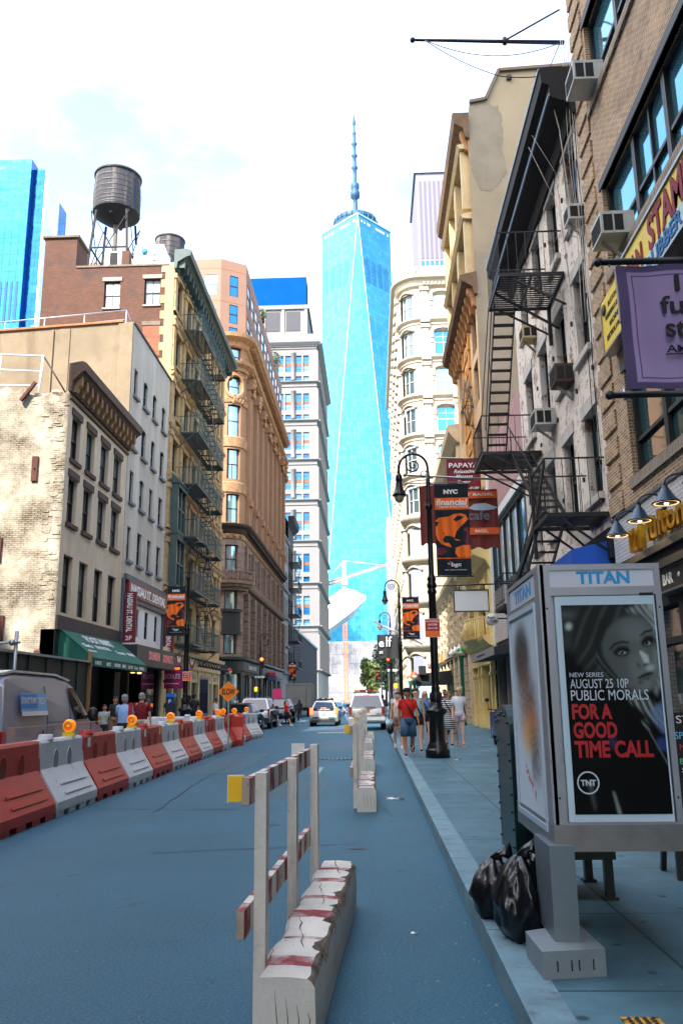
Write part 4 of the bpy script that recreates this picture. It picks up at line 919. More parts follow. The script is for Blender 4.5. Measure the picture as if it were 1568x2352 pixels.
b = MB(); b.box(-28, -13.5, 177, 200, 83.3, 90.4); b.box(-28.4, -13.1, 176.6, 200, 90.4, 91.4); [b.box(x, x+.7, 176.7, 177, 83.3, 90.4) for x in (-28, -23.9, -19.5, -14.2)]; b.box(-28, -13.5, 176.8, 177, 83.3, 84.6); b.build('penthouse', PST, r)
b = MB(); [b.box(x, x+3.2, 176.9, 177.0, 85, 89.8) for x in (-27.1, -23.1, -18.4)]; b.build('louvre', M('dark louvre', C(52, 54, 60), .7), r)
# planting on the coffee building's roof terrace and the salmon storeys
LEAF = [M('leaf green', (.045, .085, .03, 1), .6), M('leaf light green', (.10, .15, .04, 1), .6), M('leaf dark green', (.022, .045, .02, 1), .6)]
def foliage(c, rad, n, size, seed=1, lobes=7):
    rn = random.Random(seed); b = MB(); c = Vector(c)
    L = [(c+Vector((rn.uniform(-1, 1)*rad[0]*.6, rn.uniform(-1, 1)*rad[1]*.6, rn.uniform(-1, 1)*rad[2]*.6)), rn.uniform(.35, .6)) for _ in range(lobes)]
    for i in range(n):
        lc, lr = rn.choice(L); d = Vector((rn.gauss(0, 1), rn.gauss(0, 1), rn.gauss(0, 1))).normalized()*(rn.random()**.4)
        p = lc+Vector((d.x*rad[0]*lr, d.y*rad[1]*lr, d.z*rad[2]*lr)); a = Vector((rn.gauss(0, 1), rn.gauss(0, 1), rn.gauss(0, .7))).normalized(); t = a.orthogonal().normalized(); t.rotate(Matrix.Rotation(rn.random()*6.3, 3, a)); s_ = a.cross(t)
        z = size*rn.uniform(.6, 1.3); b.poly([p-t*z, p+s_*z*.5, p+t*z, p-s_*z*.5], rn.choice([0, 0, 1, 2]))
    return b
for (x, y, z, w, lab) in ((-11.6, 84, 43.4, 1.1, 'small dark shrub on the salmon roof edge'), (-11.5, 96, 43.2, 1.6, 'pale green shrub spilling over the far salmon roof edge')):
    t = thing('roof_shrub', lab, 'shrub', (x, y, 42.7)); foliage((x, y, z), (w*.6, w, w), 260, .16, int(y)).build('foliage', LEAF, t); b = MB(); b.tube([(x, y, 42.6), (x, y, z)], .06, 5); b.build('stem', BROWN, t)
# ================================================================ right row, near to far (facades face -X at XR)
rp = Plane((XR, 0), (0, 1), (-1, 0))
RY = lambda y: y
# ---- tan brick tavern building
TB = BRICK('tan grey brick', C(190, 150, 112), C(140, 108, 84), C(226, 204, 172), .21, .07, (C(82, 70, 62), 1.2, .55, .75), msize=.009, bump=.7, var=.3)
TILE = BRICK('white glazed tile', C(226, 224, 224), C(214, 212, 214), C(120, 118, 120), .16, .08, msize=.005, rough=.3, bump=.3, var=.06)
r = thing('tavern_building', 'tan brick building with ribbon windows over the white tiled tavern front at right', 'building', (XR, 0, 0))
ops = [(8.0, 16.85, 5.98, 8.35), (8.0, 17.2, 10.85, 13.0), (8.0, 17.5, 15.4, 17.7), (8, 17.5, 20, 22.3)]
b = MB(); rp.wall(b, -4, 18.55, 5.3, 26, ops, .3); rp.wall(b, 18.55, 18.56, 5.3, 26, [])
b.poly([(XR, 18.55, 0), (XR+12, 18.55, 0), (XR+12, 18.55, 26), (XR, 18.55, 26)]); b.poly([(XR, -4, 0), (XR+12, -4, 0), (XR+12, -4, 26), (XR, -4, 26)]); b.poly([(XR, -4, 26), (XR+12, -4, 26), (XR+12, 18.5, 26), (XR, 18.5, 26)])
z = 5.5
while z < 26:                      # raised corner courses
    rp.box(b, 17.62, 18.57, z, z+.42, 0, .05); z += .62
b.build('wall', TB, r)
b = MB(); [rp.box(b, a-.1, c_+.15, z1, z1+.22, -.1, .03) for a, c_, z0, z1 in ops]; b.build('steel_lintel', M('dark steel lintel', C(46, 42, 40), .6, .2), r)
b = MB(); [rp.box(b, a-.2, c_+.1, z0-.22, z0, -.2, .07) for a, c_, z0, z1 in ops]; b.build('sill_course', BRICK('soldier course', C(150, 128, 108), C(118, 100, 86), C(196, 184, 166), .075, .24, msize=.01), r)
for a, c_, z0, z1 in ops:
    n = 5; w = (c_-a)/n
    for i in range(n):
        f_ = MB(); g_ = MB(); u0 = a+i*w; u1 = u0+w
        for uu in (u0+.04, u1-.04): rp.box(f_, uu-.045, uu+.045, z0, z1, -.3, -.12)
        for zz in (z0+.04, z1-.04, z0+.8): rp.box(f_, u0+.08, u1-.08, zz-.04, zz+.04, -.28, -.14)
        if i % 2: rp.box(f_, (u0+u1)/2-.035, (u0+u1)/2+.035, z0+.08, z1-.08, -.27, -.15)
        g_.poly([rp.p(u0, z0, -.22), rp.p(u1, z0, -.22), rp.p(u1, z1, -.22), rp.p(u0, z1, -.22)])
        o = f_.build('window', DKFRAME, r); g_.build('pane', G_TEAL if z0 < 7 else G_SKY, o)
b = MB(); rp.box(b, -4, 18.2, 4.32, 5.3, 0, .12); b.build('tile_band', TILE, r)
b = MB(); rp.box(b, -4, 18.2, 5.3, 5.36, 0, .16); rp.box(b, -4, 18.2, 4.26, 4.32, 0, .2); b.build('metal_edge', STEEL, r)
b = MB()
for z, o in ((4.1, .35), (3.95, .25), (3.8, .3)): rp.box(b, -4, 17.9, z, z+.14, 0, o)
rp.box(b, -4, 17.9, 3.2, 3.8, -.3, 0); rp.box(b, -4, 17.9, .1, 3.2, -1.2, -1.1, 1)
for u in (17.6, 14.8, 12.2, 9.4, 6.5): rp.box(b, u-.12, u+.12, .1, 3.2, -.3, .05)
rp.box(b, -4, 17.6, .1, .9, -.25, -.1); rp.box(b, -4, 17.6, 2.5, 2.62, -.25, -.05)
for i in range(5): u = 6.6+i*2.6; b.poly([rp.p(u, .9, -.18), rp.p(u+2.4, .9, -.18), rp.p(u+2.4, 3.2, -.18), rp.p(u, 3.2, -.18)], 2)
rp.box(b, 16.6, 17.3, .1, 3.2, -.2, .02, 3)
b.build('shop_front', [BLACKMAT, M('dark shop interior', C(40, 34, 32)), G_DARK, TILE], r)
sg = thing('bar_sign', 'black BAR fascia sign with white letters under the tiled wall', 'sign', (XR, 13, 3.4))
b = MB(); rp.box(b, 6, 15.55, 3.4, 3.78, .02, .2); b.build('board', M('black sign board', C(28, 32, 36), .4), sg)
b = MB(); rp.box(b, 6, 15.58, 3.36, 3.4, .02, .24); rp.box(b, 6, 15.58, 3.78, 3.81, .02, .22); b.build('trim', STEEL, sg)
b = MB(); b.text('BAR', (XR-.2, 14.9, 3.6), (0, -1, 0), (0, 0, 1), .5, .2, .01, 0, .02); b.ball((XR-.2, 14.35, 3.6), (.02, .05, .05), 8, 0, 6); b.build('lettering', WHITE, sg)
sg = thing('letter_sign', 'brass numerals and letters standing on the white tiled wall', 'sign', (XR, 14, 4.4))
BRASS = M('tarnished brass', C(214, 160, 40), .35, .8, var=.35, vs=4)
b = MB(); b.text('121', (XR-.12, 16.45, 4.62), (0, -1, 0), (0, 0, 1), .68, .46, .12, 0, .02); b.build('numerals', BRASS, sg)
b = MB(); b.text('fulton', (XR-.12, 14.75, 4.66), (0, -1, 0), (0, 0, 1), 2.0, .48, .12, 0, .02); b.build('lettering', BRASS, sg)
GN = M('blue black enamel', C(36, 58, 76), .35, .3)
for i, y in enumerate((16.3, 14.9, 13.5, 12.1)):
    t = thing('gooseneck_lamp', ['blue black gooseneck lamp at the far end of the tiled wall', 'blue black gooseneck lamp second from the far end of the tiled wall', 'blue black gooseneck lamp above the middle of the brass letters', 'blue black gooseneck lamp nearest the bar sign end'][i], 'lamp', (XR-.12, y, 4.85), 'gooseneck sign lamps')
    b = MB(); P = [(XR-.12, y, 4.98)]+[(XR-.36+.24*math.cos(a*math.pi/8), y, 5.0+.16*math.sin(a*math.pi/8)) for a in range(0, 9)]+[(XR-.6, y, 4.93)]; b.tube(P, .018, 6); b.build('arm', GN, t)
    b = MB(); b.box(XR-.16, XR-.12, y-.06, y+.06, 4.88, 5.06); b.build('wall_plate', GN, t)
    b = MB(); b.lathe((XR-.6, y, 4.66), [(.235, 0), (.225, .02), (.15, .1), (.085, .22), (.05, .27), (.05, .3)], 20); b.build('shade', GN, t)
    b = MB(); b.lathe((XR-.6, y, 4.655), [(.02, .03), (.2, .002)], 20, cap=False); b.build('reflector', M('lit reflector', C(255, 206, 130), .5, emit=.55), t)
    b = MB(); b.ball((XR-.6, y, 4.68), .045, 8); b.build('bulb', M('warm bulb', C(255, 225, 170), .4, emit=2.5), t)
    if i < 3:
        ld = bpy.data.lights.new('lamp_light', 'SPOT'); ld.energy = 9; ld.color = (1, .72, .38); ld.spot_size = math.radians(125); ld.shadow_soft_size = .05
        lo = bpy.data.objects.new('lamp_light', ld); COL.objects.link(lo); lo.parent = t; lo.location = Vector((XR-.6, y, 4.62))-t.location
YS = M('yellow sign board', C(238, 204, 44), .5, var=.05)
sg = thing('shop_sign', 'long yellow stamp shop sign with maroon and blue lettering under the windows', 'sign', (XR, 12, 9))
b = MB(); rp.box(b, 7, 15.7, 9.0, 10.12, .05, .32); b.build('board', YS, sg)
b = MB(); rp.box(b, 7, 15.74, 10.12, 10.17, .03, .36); rp.box(b, 7, 15.74, 8.95, 9.0, .03, .36); rp.box(b, 15.7, 15.75, 8.95, 10.17, .03, .36); b.build('frame', STEEL, sg)
b = MB(); rp.box(b, 7, 14.2, 9.02, 9.42, .32, .33); b.build('pale_band', M('pale blue band', C(196, 220, 222)), sg)
b = MB(); b.text('ICAN', (XR-.33, 14.75, 9.62), (0, -1, 0), (0, 0, 1), 1.15, .5, .012, 0, .03); b.text('STAMP', (XR-.33, 12.75, 9.72), (0, -1, 0), (0, 0, 1), 2.1, .66, .012, 0, .03); b.build('lettering', M('maroon lettering', C(136, 20, 44)), sg)
b = MB(); b.text('RUBBER STAMPS', (XR-.335, 12.2, 9.21), (0, -1, 0), (0, 0, 1), 3.6, .3, .012, 0, .02); b.build('blue_lettering', M('blue lettering', C(30, 110, 170)), sg)
sg = thing('shop_sign', 'small yellow buttons and numbering machines sign beside the purple banner', 'sign', (XR, 16.5, 9))
b = MB(); rp.box(b, 15.78, 17.2, 8.9, 10.1, .05, .25); b.build('board', YS, sg)
b = MB(); rp.box(b, 17.2, 17.24, 8.87, 10.13, .03, .28); rp.box(b, 15.78, 17.24, 8.86, 8.9, .03, .28); b.build('frame', STEEL, sg)
b = MB()
for i, (t, w) in enumerate((('BUTTONS', .7), ('NUMBERING & DATING', 1.2), ('MACHINES', .7), ('ELECTRICAL & MANUAL', 1.2))): b.text(t, (XR-.25, 16.35, 9.85-i*.23), (0, -1, 0), (0, 0, 1), w, .12, .008, 0, .02)
b.lathe((0, 0, 0), [(.13, 0), (.13, .01)], 16); k = len(b.v)-32; b.v[k:] = [(XR-.26-z, 17.0+x, 9.85+y) for x, y, z in b.v[k:]]
b.build('lettering', M('black lettering', C(40, 36, 30)), sg)
# purple banner between two poles
bn = thing('hanging_banner', 'big purple cloth banner of the american eatery held between two black poles', 'banner', (XR, 10, 5.3))
def purple(U, Vv):
    a = np.array([.31, .24, .44]); n = .06*np.sin(U*9+Vv*3)+.05*np.sin(Vv*13+U*5)+.05*np.sin(U*23+2*Vv); rgb = a[None, None, :]*(1+n[..., None])
    edge = (U < .07) | (Vv < .05) | (Vv > .95); rgb = np.where(edge[..., None], np.array([.09, .07, .16]), rgb)
    ln = (((abs(U-.1) < .004) & (Vv > .08) & (Vv < .92)) | ((abs(Vv-.915) < .004) & (U > .1)) | ((abs(Vv-.085) < .004) & (U > .1))); return np.where(ln[..., None], np.array([.05, .04, .09]), rgb)
pb_c = (4.28, 10, 6.2)
picture('cloth', purple, pb_c, (1, 0, 0), (0, 0, 1), 2.0, 1.72, 140, 110, bn, .8, lambda U, Vv: .02*np.sin(U*16+2*Vv)+.012*np.sin(Vv*11+U*4), .2)
for z in (7.12, 5.27): b = MB(); b.tube([(3.08, 10, z), (XR+.1, 10, z)], .045, 8); b.ball((3.06, 10, z), .06, 8); b.build('pole', BLACK, bn)
b = MB()
for t, z, w, h in (('121', 6.78, .55, .22), ('fulton', 6.47, .98, .24), ('street', 6.13, .9, .22), ('AMERICAN', 5.86, .94, .1), ('eatery', 5.68, .4, .09)): b.text(t, (4.28, 9.955, z), (1, 0, 0), (0, 0, 1), w, h, .012, 0, .01)
b.box(3.8, 4.76, 9.95, 9.965, 5.785, 5.795); b.build('lettering', M('black print', C(22, 18, 28), .8), bn)
b = MB(); b.tube([(3.2, 10, 7.07), (3.2, 10, 7.13)], .02, 6); b.tube([(3.25, 10, 5.2), (3.25, 10, 5.36)], .02, 6); b.build('clip', STEEL, bn)
# window air conditioners
def aircon(label, y, z, m, w=.62, h=.42, d=.5, arm=True):
    t = thing('air_conditioner', label, 'air conditioner', (XR, y, z), 'window air conditioners')
    x1 = XR+.1; x0 = XR-d; b = MB(); b.box(x0, x1, y-w/2, y+w/2, z, z+h); b.build('casing', m, t)
    b = MB(); b.box(x0+.05, x0+.24, y-w/2-.012, y-w/2, z+.06, z+h-.08); b.box(x0+.28, x0+.46, y-w/2-.012, y-w/2, z+.06, z+h-.08)
    for i in range(7): zz = z+.06+i*(h-.12)/7; b.box(x0-.01, x0, y-w/2+.05, y+w/2-.05, zz, zz+.03)
    b.build('grille', BLACKMAT, t)
    if arm: b = MB(); b.bar((x0+.1, y, z-.02), (XR, y, z-.4), .06); b.build('bracket', CONCRETE, t)
ACW = M('aged white enamel', C(196, 194, 186), .5, var=.12, vs=5); ACB = M('rusty brown casing', C(70, 52, 44), .7, var=.3); ACY = M('yellowed casing', C(202, 180, 130), .6, var=.15)
aircon('white air conditioner under the flagpole in the top ribbon window', 16.95, 15.45, ACW, .75, .5, .6, False)
aircon('white air conditioner above the yellow stamp sign', 15.95, 10.9, ACW, .75, .5, .6)
aircon('rusty brown air conditioner on the painted brick wall', 21.2, 9.75, ACB, .7, .5, .5)
aircon('white louvred air conditioner behind the fire escape', 23.6, 9.35, ACW, .75, .5, .6)
aircon('yellowed air conditioner by the fire escape stair', 25.3, 12.9, ACY, .6, .42, .45)
aircon('small air conditioner with green side near the black cornice', 18.95, 13.2, ACW, .5, .42, .4)
# ---- painted brick house with black cornice and fire escape
PB = BRICK('flaking painted brick', C(160, 108, 86), C(134, 92, 74), C(150, 128, 112), .21, .07, (C(226, 214, 200), 1.3, .36, .46), (C(150, 104, 88), 4.5, .56, .62), msize=.01, bump=.9, var=.25)
LIMEL = M('pale stone lintel', C(196, 188, 180), .85, var=.15, vs=3)
r = thing('painted_brick_house', 'narrow house of flaking white painted brick with black cornice and pale lintels', 'building', (XR, 23, 0))
cols = [(19.15, 20.3), (21.45, 22.6), (23.8, 24.95), (26.15, 27.3)]
ops = grid(cols, [(13.75, 15.95), (10.0, 12.25), (6.25, 8.45)])
b = MB(); rp.wall(b, 18.55, 28.5, .1, 16.6, ops, .3); b.poly([(XR, 28.5, 0), (XR+12, 28.5, 0), (XR+12, 28.5, 16.6), (XR, 28.5, 16.6)]); b.poly([(XR, 18.6, 16.55), (XR+12, 18.6, 16.55), (XR+12, 28.5, 16.55), (XR, 28.5, 16.55)]); b.build('wall', PB, r)
windows(r, rp, ops, DKFRAME, [G_BLUE, G_TEAL, G_TEAL], 'sash', .24, seed=21, lintel=(.34, .16, .04, LIMEL), sill=(.16, .16, .12, LIMEL))
b = MB(); rp.prof(b, 18.5, 28.7, [(0, 16.1), (.12, 16.1), (.2, 16.4), (.62, 16.55), (.68, 16.62), (.68, 16.9), (.86, 17.0), (.9, 17.4), (.8, 17.45), (0, 17.45)]); b.build('cornice', BLACKMAT, r)
b = MB(); rp.box(b, 18.5, 28.7, 16.6, 16.66, .68, .72); rp.box(b, 18.5, 28.7, 17.36, 17.42, .9, .93); b.build('cornice_edge', M('blue grey flashing', C(110, 134, 150), .4, .4), r)
b = MB()
for y0, z0, y1, z1 in ((18.75, 16, 19.0, 6), (18.9, 15, 19.4, 7)): b.tube([rp.p(y0+(y1-y0)*i/9+.06*math.sin(i*2.2), z0+(z1-z0)*i/9, .04) for i in range(10)], .014, 5)
b.build('wire', BLACK, r); b = MB(); rp.box(b, 19, 19.07, 6.9, 7.02, 0, .05); rep(r, 'wall_tie', b, BLACK, [(0, dy, dz) for dy in (0, 1.6, 3.9, 6.3) for dz in (0, 2.4, 4.3, 6.3, 8)])
b = MB(); rp.box(b, 18.6, 28.5, .1, 5.2, -.4, -.3); rp.box(b, 18.56, 28.5, 4.6, 5.3, 0, .1); [rp.box(b, u, u+.3, .1, 4.6, -.3, .04) for u in (18.6, 21, 24, 27.5)]; b.build('shop_front', BLACKMAT, r)
ba = thing('blue_awning', 'small bright blue box awning under the fire escape', 'awning', (XR, 20, 4.2))
b = MB(); b.prism([(XR, 5.05), (XR-.9, 4.85), (XR-.95, 4.3), (XR, 4.3)], 18.8, 21.4, 'y'); b.build('canvas', M('bright blue canvas', C(22, 86, 190), .7), ba)
fe = thing('fire_escape', 'black iron fire escape with long stair on the painted brick house', 'fire escape', (XR, 23, 5.7))
fe_platform(fe, XR-.02, 3.72, 21.0, 23.1, 13.0, BLACK, None, 1.25)
fe_stair(fe, 4.42, 3.82, 22.7, 13.0, 25.8, 9.2, BLACK, 14)
fe_platform(fe, XR-.02, 3.65, 25.4, 27.7, 9.2, BLACK, None, 1.2)
fe_stair(fe, 5.1, 4.5, 25.5, 9.2, 20.6, 5.7, BLACK, 13)
fe_platform(fe, XR-.02, 4.1, 18.75, 20.4, 5.7, BLACK, None, 1.3)
fe_stair(fe, 4.75, 4.15, 20.3, 5.6, 23.6, 3.95, BLACK, 8)
fe_platform(fe, XR-.02, 3.9, 24.4, 26.2, 4.25, BLACK, None, .9)
for q in (((4.12, 18.9, 7.0), (4.12, 20.3, 5.75), .05, .12), ((4.1, 20.4, 5.7), (3.98, 24.2, 4.15), .07, .2), ((4.1, 20.4, 4.9), (4.1, 20.4, 7.1), .08), ((XR, 20.4, 5.0), (4.1, 20.4, 6.4), .05), ((3.75, 22.05, 12.94), (XR, 22.05, 11.8), .06), ((XR-.05, 22.95, 12.9), (XR-.05, 22.95, 11.7), .1), ((3.75, 26.5, 9.14), (XR, 26.5, 8), .06), ((XR-.05, 27.4, 9.1), (XR-.05, 27.4, 7.9), .1), ((3.7, 23.1, 13.05), (3.66, 25.4, 10.4), .025)): b = MB(); b.bar(*q); b.build('brace', BLACK, fe)
# flagpole with ropes
fp_ = thing('flagpole', 'dark horizontal flagpole with ball tip reaching out over the street', 'flagpole', (XR, 19.4, 19))
b = MB(); b.tube([(XR+.05, 19.4, 18.98), (1.5, 19.4, 19.25)], [.06, .035], 8); b.build('pole', M('dark blue grey pole', C(40, 48, 66), .5, .3), fp_)
b = MB(); b.ball((1.44, 19.4, 19.25), .075, 10); b.build('ball', BLACK, fp_)
b = MB(); b.tube([(3.95, 19.4, 19.12), (XR, 19.4, 20.05)], .025, 6); b.lathe((3.95, 19.4, 19.0), [(.06, 0), (.07, .1), (.06, .2)], 8); b.build('brace', BLACK, fp_)
rp_ = thing('rope', 'slack flag rope hanging between the flagpole tip and the brick corner', 'rope', (3.5, 19.3, 18))
def sag(p, q, s, n=14): return [Vector(p).lerp(Vector(q), i/n)-Vector((0, 0, s*4*(i/n)*(1-i/n))) for i in range(n+1)]
CORD = M('grey cord', C(96, 108, 116), .7); PCORD = M('pale cord', C(190, 184, 172), .7)
b = MB(); b.tube(sag((1.75, 19.35, 19.2), (5.3, 19, 18.6), .45), .012, 5); b.tube(sag((1.75, 19.35, 19.2), (3.7, 19, 17.65), .12), .012, 5); b.build('cord', CORD, rp_)
b = MB(); b.tube(sag((3.7, 19, 17.65), (4.9, 19, 17.62), .05), .014, 5); b.build('black_cord', BLACK, rp_)
b = MB(); b.tube([(5.3, 19, 18.55), (4.9, 19, 17.6)], .012, 5); b.tube([(4.9, 19, 17.6), (4.92, 19, 17.15)], .035, 6); b.build('pulley_line', BLACK, rp_)
t = thing('cable_bundle', 'pale loose cables hanging down the joint of the two brick buildings', 'cable', (XR-.1, 18.6, 12)); b = MB()
for k in range(4): b.tube([(XR-.07-.05*k, 18.62+.05*k+.08*math.sin(i*.9+k), 18.5-i*.62) for i in range(14)], .008, 4)
b.tube([(4.92, 18.95, 17.15), (5.1, 18.9, 15.9), (5.25, 19.0, 13.6), (5.15, 18.95, 12.9), (5.35, 18.8, 12.7), (5.45, 18.7, 13.0)], .014, 5)
b.tube([(4.62, 19.9, 16.5), (5.2, 20.0, 15.4), (5.4, 20.2, 12.5), (5.42, 20.1, 9), (5.42, 19.6, 6.2)], .007, 4); b.tube([(4.62, 20.4, 16.5), (5.3, 20.3, 14.5), (5.42, 19.9, 10.5)], .007, 4)
b.build('cable', PCORD, t)
# ---- small house with pink boards over a glass front
r = thing('pink_board_house', 'low house with pink weatherboards over a tall glass front', 'building', (XR, 33, 0))
PK = BRICK('pink weatherboard', C(190, 150, 146), C(182, 142, 138), C(120, 92, 90), 8, .14, msize=.012, bump=.8, var=.1)
b = MB(); rp.wall(b, 28.5, 37.4, 9.3, 12.6, [], .1); b.poly([(XR, 28.5, 12.6), (XR+12, 28.5, 12.6), (XR+12, 37.4, 12.6), (XR, 37.4, 12.6)]); b.build('wall', PK, r)
b = MB(); rp.box(b, 28.5, 37.4, 9.0, 9.35, 0, .12); rp.box(b, 37.0, 37.4, 3.4, 12.6, 0, .1); b.build('white_trim', WHITE, r)
b = MB(); rp.wall(b, 28.5, 37.4, 3.3, 9.0, grid([(28.9+1.65*k, 30.45+1.65*k) for k in range(5)], [(6.2, 8.8), (4.2, 5.9)]), .15); b.build('glass_front_frame', M('slate steel frame', C(52, 62, 70), .5, .2), r)
windows(r, rp, grid([(28.9+1.65*k, 30.45+1.65*k) for k in range(5)], [(6.2, 8.8), (4.2, 5.9)]), DKFRAME, [G_SKY, G_BLIND], 'plain', .1)
b = MB(); rp.box(b, 33.6, 37.3, 3.9, 6.1, 0, .08); b.build('white_brick_panel', BRICK('white brick', C(214, 206, 200), C(200, 190, 186), C(150, 140, 134)), r)
b = MB(); rp.box(b, 28.5, 37.4, .1, 3.3, -.5, -.3); [rp.box(b, u, u+.4, .1, 3.3, -.3, .03, 1) for u in (28.6, 31.5, 34.4, 37.0)]; b.build('shop_front', [BLACKMAT, M('grey pilaster', C(132, 122, 116), .8)], r)
aw = thing('awning', 'dark flat awning with a grey lettered edge over the bagel shop', 'awning', (XR, 35, 3.1)); b = MB(); b.prism([(XR, 3.6), (XR-1.0, 3.42), (XR-1.0, 3.12), (XR, 3.2)], 31.2, 38.3, 'y'); b.build('canvas', M('dark grey canvas', C(60, 58, 62), .8), aw)
b = MB(); b.box(XR-1.02, XR-1.0, 31.2, 38.3, 3.12, 3.44); [b.box(XR-1.03, XR-1.02, 33.7+.2*i, 33.8+.2*i+.07*(i % 3 > 0), 3.24, 3.32, 1) for i in range(13)]; b.build('edge', [M('grey fascia', C(140, 134, 132), .6), M('dark grey print', C(60, 58, 60))], aw)
# ---- tan building with blank side wall, ornate front, yellow shop
TANW = M('tan rendered blank wall', C(152, 136, 108), .9, var=.18, vs=.28, streak=(C(116, 98, 72), .8, .55, .92), spots=(C(150, 122, 92), 2.6, .72, .76), bump=.15)
GPATCH = M('grey cement patch', C(136, 124, 104), .9, var=.2, vs=.8, streak=(C(120, 102, 76), 1.4, .6, .9), bump=.2)
PTAN = M('pinkish tan stone', C(204, 168, 128), .85, var=.15, vs=1.5); ORN = M('orange terracotta panel', C(206, 150, 84), .85, var=.25, vs=3)
CRM = M('cream painted iron', C(186, 166, 122), .6, var=.15, vs=2, spots=(C(160, 130, 80), 3, .62, .75))
r = thing('tan_building', 'tall tan building with blank rendered side wall and ornate cream and orange front', 'building', (XR, 37.5, 0))
tw = [(5.42, 0), (16, 0), (16, 33.8), (10.6, 33.75), (7.2, 33.6), (6.45, 31.9), (5.6, 31.75), (5.42, 30.6)]
b = MB(); b.poly([(x, 37.5, z) for x, z in tw]); b.build('side_wall', TANW, r)
b = MB(); pp = [(5.45, 28.9), (5.5, 30.4), (5.65, 31.6), (6.4, 31.75), (7.1, 31.5), (7.25, 30.2), (7.15, 28.9), (7.3, 27.6), (6.9, 27.0), (6.3, 26.6), (5.9, 26.7), (5.6, 27.6)]; b.poly([(x+random.uniform(-.07, .07), 37.485, z+random.uniform(-.1, .1)) for x, z in [((pp[i][0]*(1-k/6)+pp[(i+1) % 12][0]*k/6), (pp[i][1]*(1-k/6)+pp[(i+1) % 12][1]*k/6)) for i in range(12) for k in range(6)]]); b.build('cement_patch', GPATCH, r)
b = MB(); b.poly([(5.45, 37.484, 6), (7.6, 37.484, 5), (7.4, 37.484, 14), (6.8, 37.484, 23), (5.5, 37.484, 23.3)]); b.build('cement_patch', M('grey wash on the wall', C(142, 128, 106), .9, var=.2, vs=.5, streak=(C(150, 138, 116), .7, .55, .9)), r)
b = MB(); [b.bar((tw[i][0], 37.45, tw[i][1]+.03), (tw[i+1][0], 37.45, tw[i+1][1]+.03), .22, .16) for i in (3, 4, 5)]; b.bar((16, 37.45, 33.85), (10.6, 37.45, 33.8), .22, .16); b.build('coping', M('dark coping', C(110, 92, 76), .85), r)
b = MB(); [b.box(x, x+.25, 37.35, 37.5, z, z+.25) for x, z in ((7.6, 33.05), (9.75, 33.1), (8.2, 26.6))]; b.build('wall_vent', BROWN, r)
ops = grid([(38.6, 40.2), (45.2, 46.8)], [(z, z+2.2) for z in (9.3, 12.6, 15.9, 18.6)])+grid([(39, 40.4), (45, 46.4)], [(22.6, 24.8), (26.2, 28.6)])
b = MB(); rp.wall(b, 37.5, 48, 8.3, 30.2, ops, .3); b.poly([(XR, 48, 0), (16, 48, 0), (16, 48, 31), (XR, 48, 31)]); b.poly([(XR, 37.6, 30.5), (16, 37.6, 30.5), (16, 48, 30.5), (XR, 48, 30.5)]); b.build('wall', PTAN, r)
windows(r, rp, ops, DKFRAME, [G_DARK, G_TEAL], 'sash', .24)
SOOT = M('sooty tan cornice', C(104, 78, 52), .85, var=.4, vs=3); b = MB(); rp.prof(b, 37.35, 48.2, [(0, 29.6), (.2, 29.7), (.3, 30.2), (.75, 30.5), (.85, 31.0), (.8, 31.1), (0, 31.1)]); b.build('cornice', SOOT, r); b = MB(); rp.prof(b, 37.35, 48.2, [(0, 20.9), (.15, 20.9), (.25, 21.3), (.75, 21.6), (.85, 21.9), (0, 22.1)]); b.build('cornice', SOOT, r)
CO = M('carved orange stone', C(160, 112, 68), .85, var=.35, vs=5)
for z0, z1, o in ((20.3, 21.3, .5), (29.0, 30.2, .45)):
    b = MB(); b.prism([(XR, z0), (XR-o*.5, z0+.1), (XR-o*.6, z0+.5), (XR-o, z1-.25), (XR-o, z1), (XR, z1)], 37.6, 37.9, 'y'); rep(r, 'bracket', b, CO, [(0, i*.92, 0) for i in range(12)])
b = MB()
for i in range(11):
    z = 9.0+i*1.05
    rp.box(b, 41.1, 44.2, z, z+.12, 0, .12); rp.box(b, 41.1, 41.4, z, z+1.05, 0, .12); rp.box(b, 43.9, 44.2, z, z+1.05, 0, .12); rp.box(b, 41.4, 43.9, z+.12, z+1.05, 0, .03); b.ball(rp.p(42.65, z+.58, .04), (.1, .55, .3), 10, 0, 6); rp.box(b, 41.9, 43.4, z+.25, z+.92, 0, .07)
b.build('rosette_strip', ORN, r)
b = MB()
for z0, z1 in ((22.3, 25.2), (25.9, 29.2)):
    for u in (37.9, 40.8, 41.2, 44.2, 47.3): rp.box(b, u, u+.3, z0, z1, 0, .45)
    rp.prof(b, 37.7, 47.8, [(0, z1), (.5, z1+.05), (.65, z1+.25), (0, z1+.4)])
b.build('cream_bays', CRM, r)
b = MB()
for z in (16.2, 11.5):
    for a in range(8):
        t = a*math.pi/4; P = [(5.15+rr*math.cos(t), 40.6+rr*math.sin(t), z+h) for rr, h in ((.06, -1.0), (.14, -.5), (.3, 0), (.26, .4), (.14, .9), (.16, 1.5))]; b.tube(P, .022, 4)
    for h, rr in ((0, .3), (.9, .14), (.4, .27)): b.tube([(5.15+rr*math.cos(t*.5), 40.6+rr*math.sin(t*.5), z+h) for t in range(14)], .02, 4)
    b.bar((5.15, 40.6, z-.9), (XR, 40.6, z-1.2), .06)
b.build('iron_torch_basket', M('grey wrought iron', C(110, 104, 96), .6, .3), r)
YI = M('yellow painted iron front', C(232, 206, 136), .55, var=.1, vs=2)
b = MB(); rp.prof(b, 37.3, 46, [(0, 7.3), (.1, 7.3), (.3, 7.7), (.85, 7.95), (.95, 8.25), (0, 8.4)])
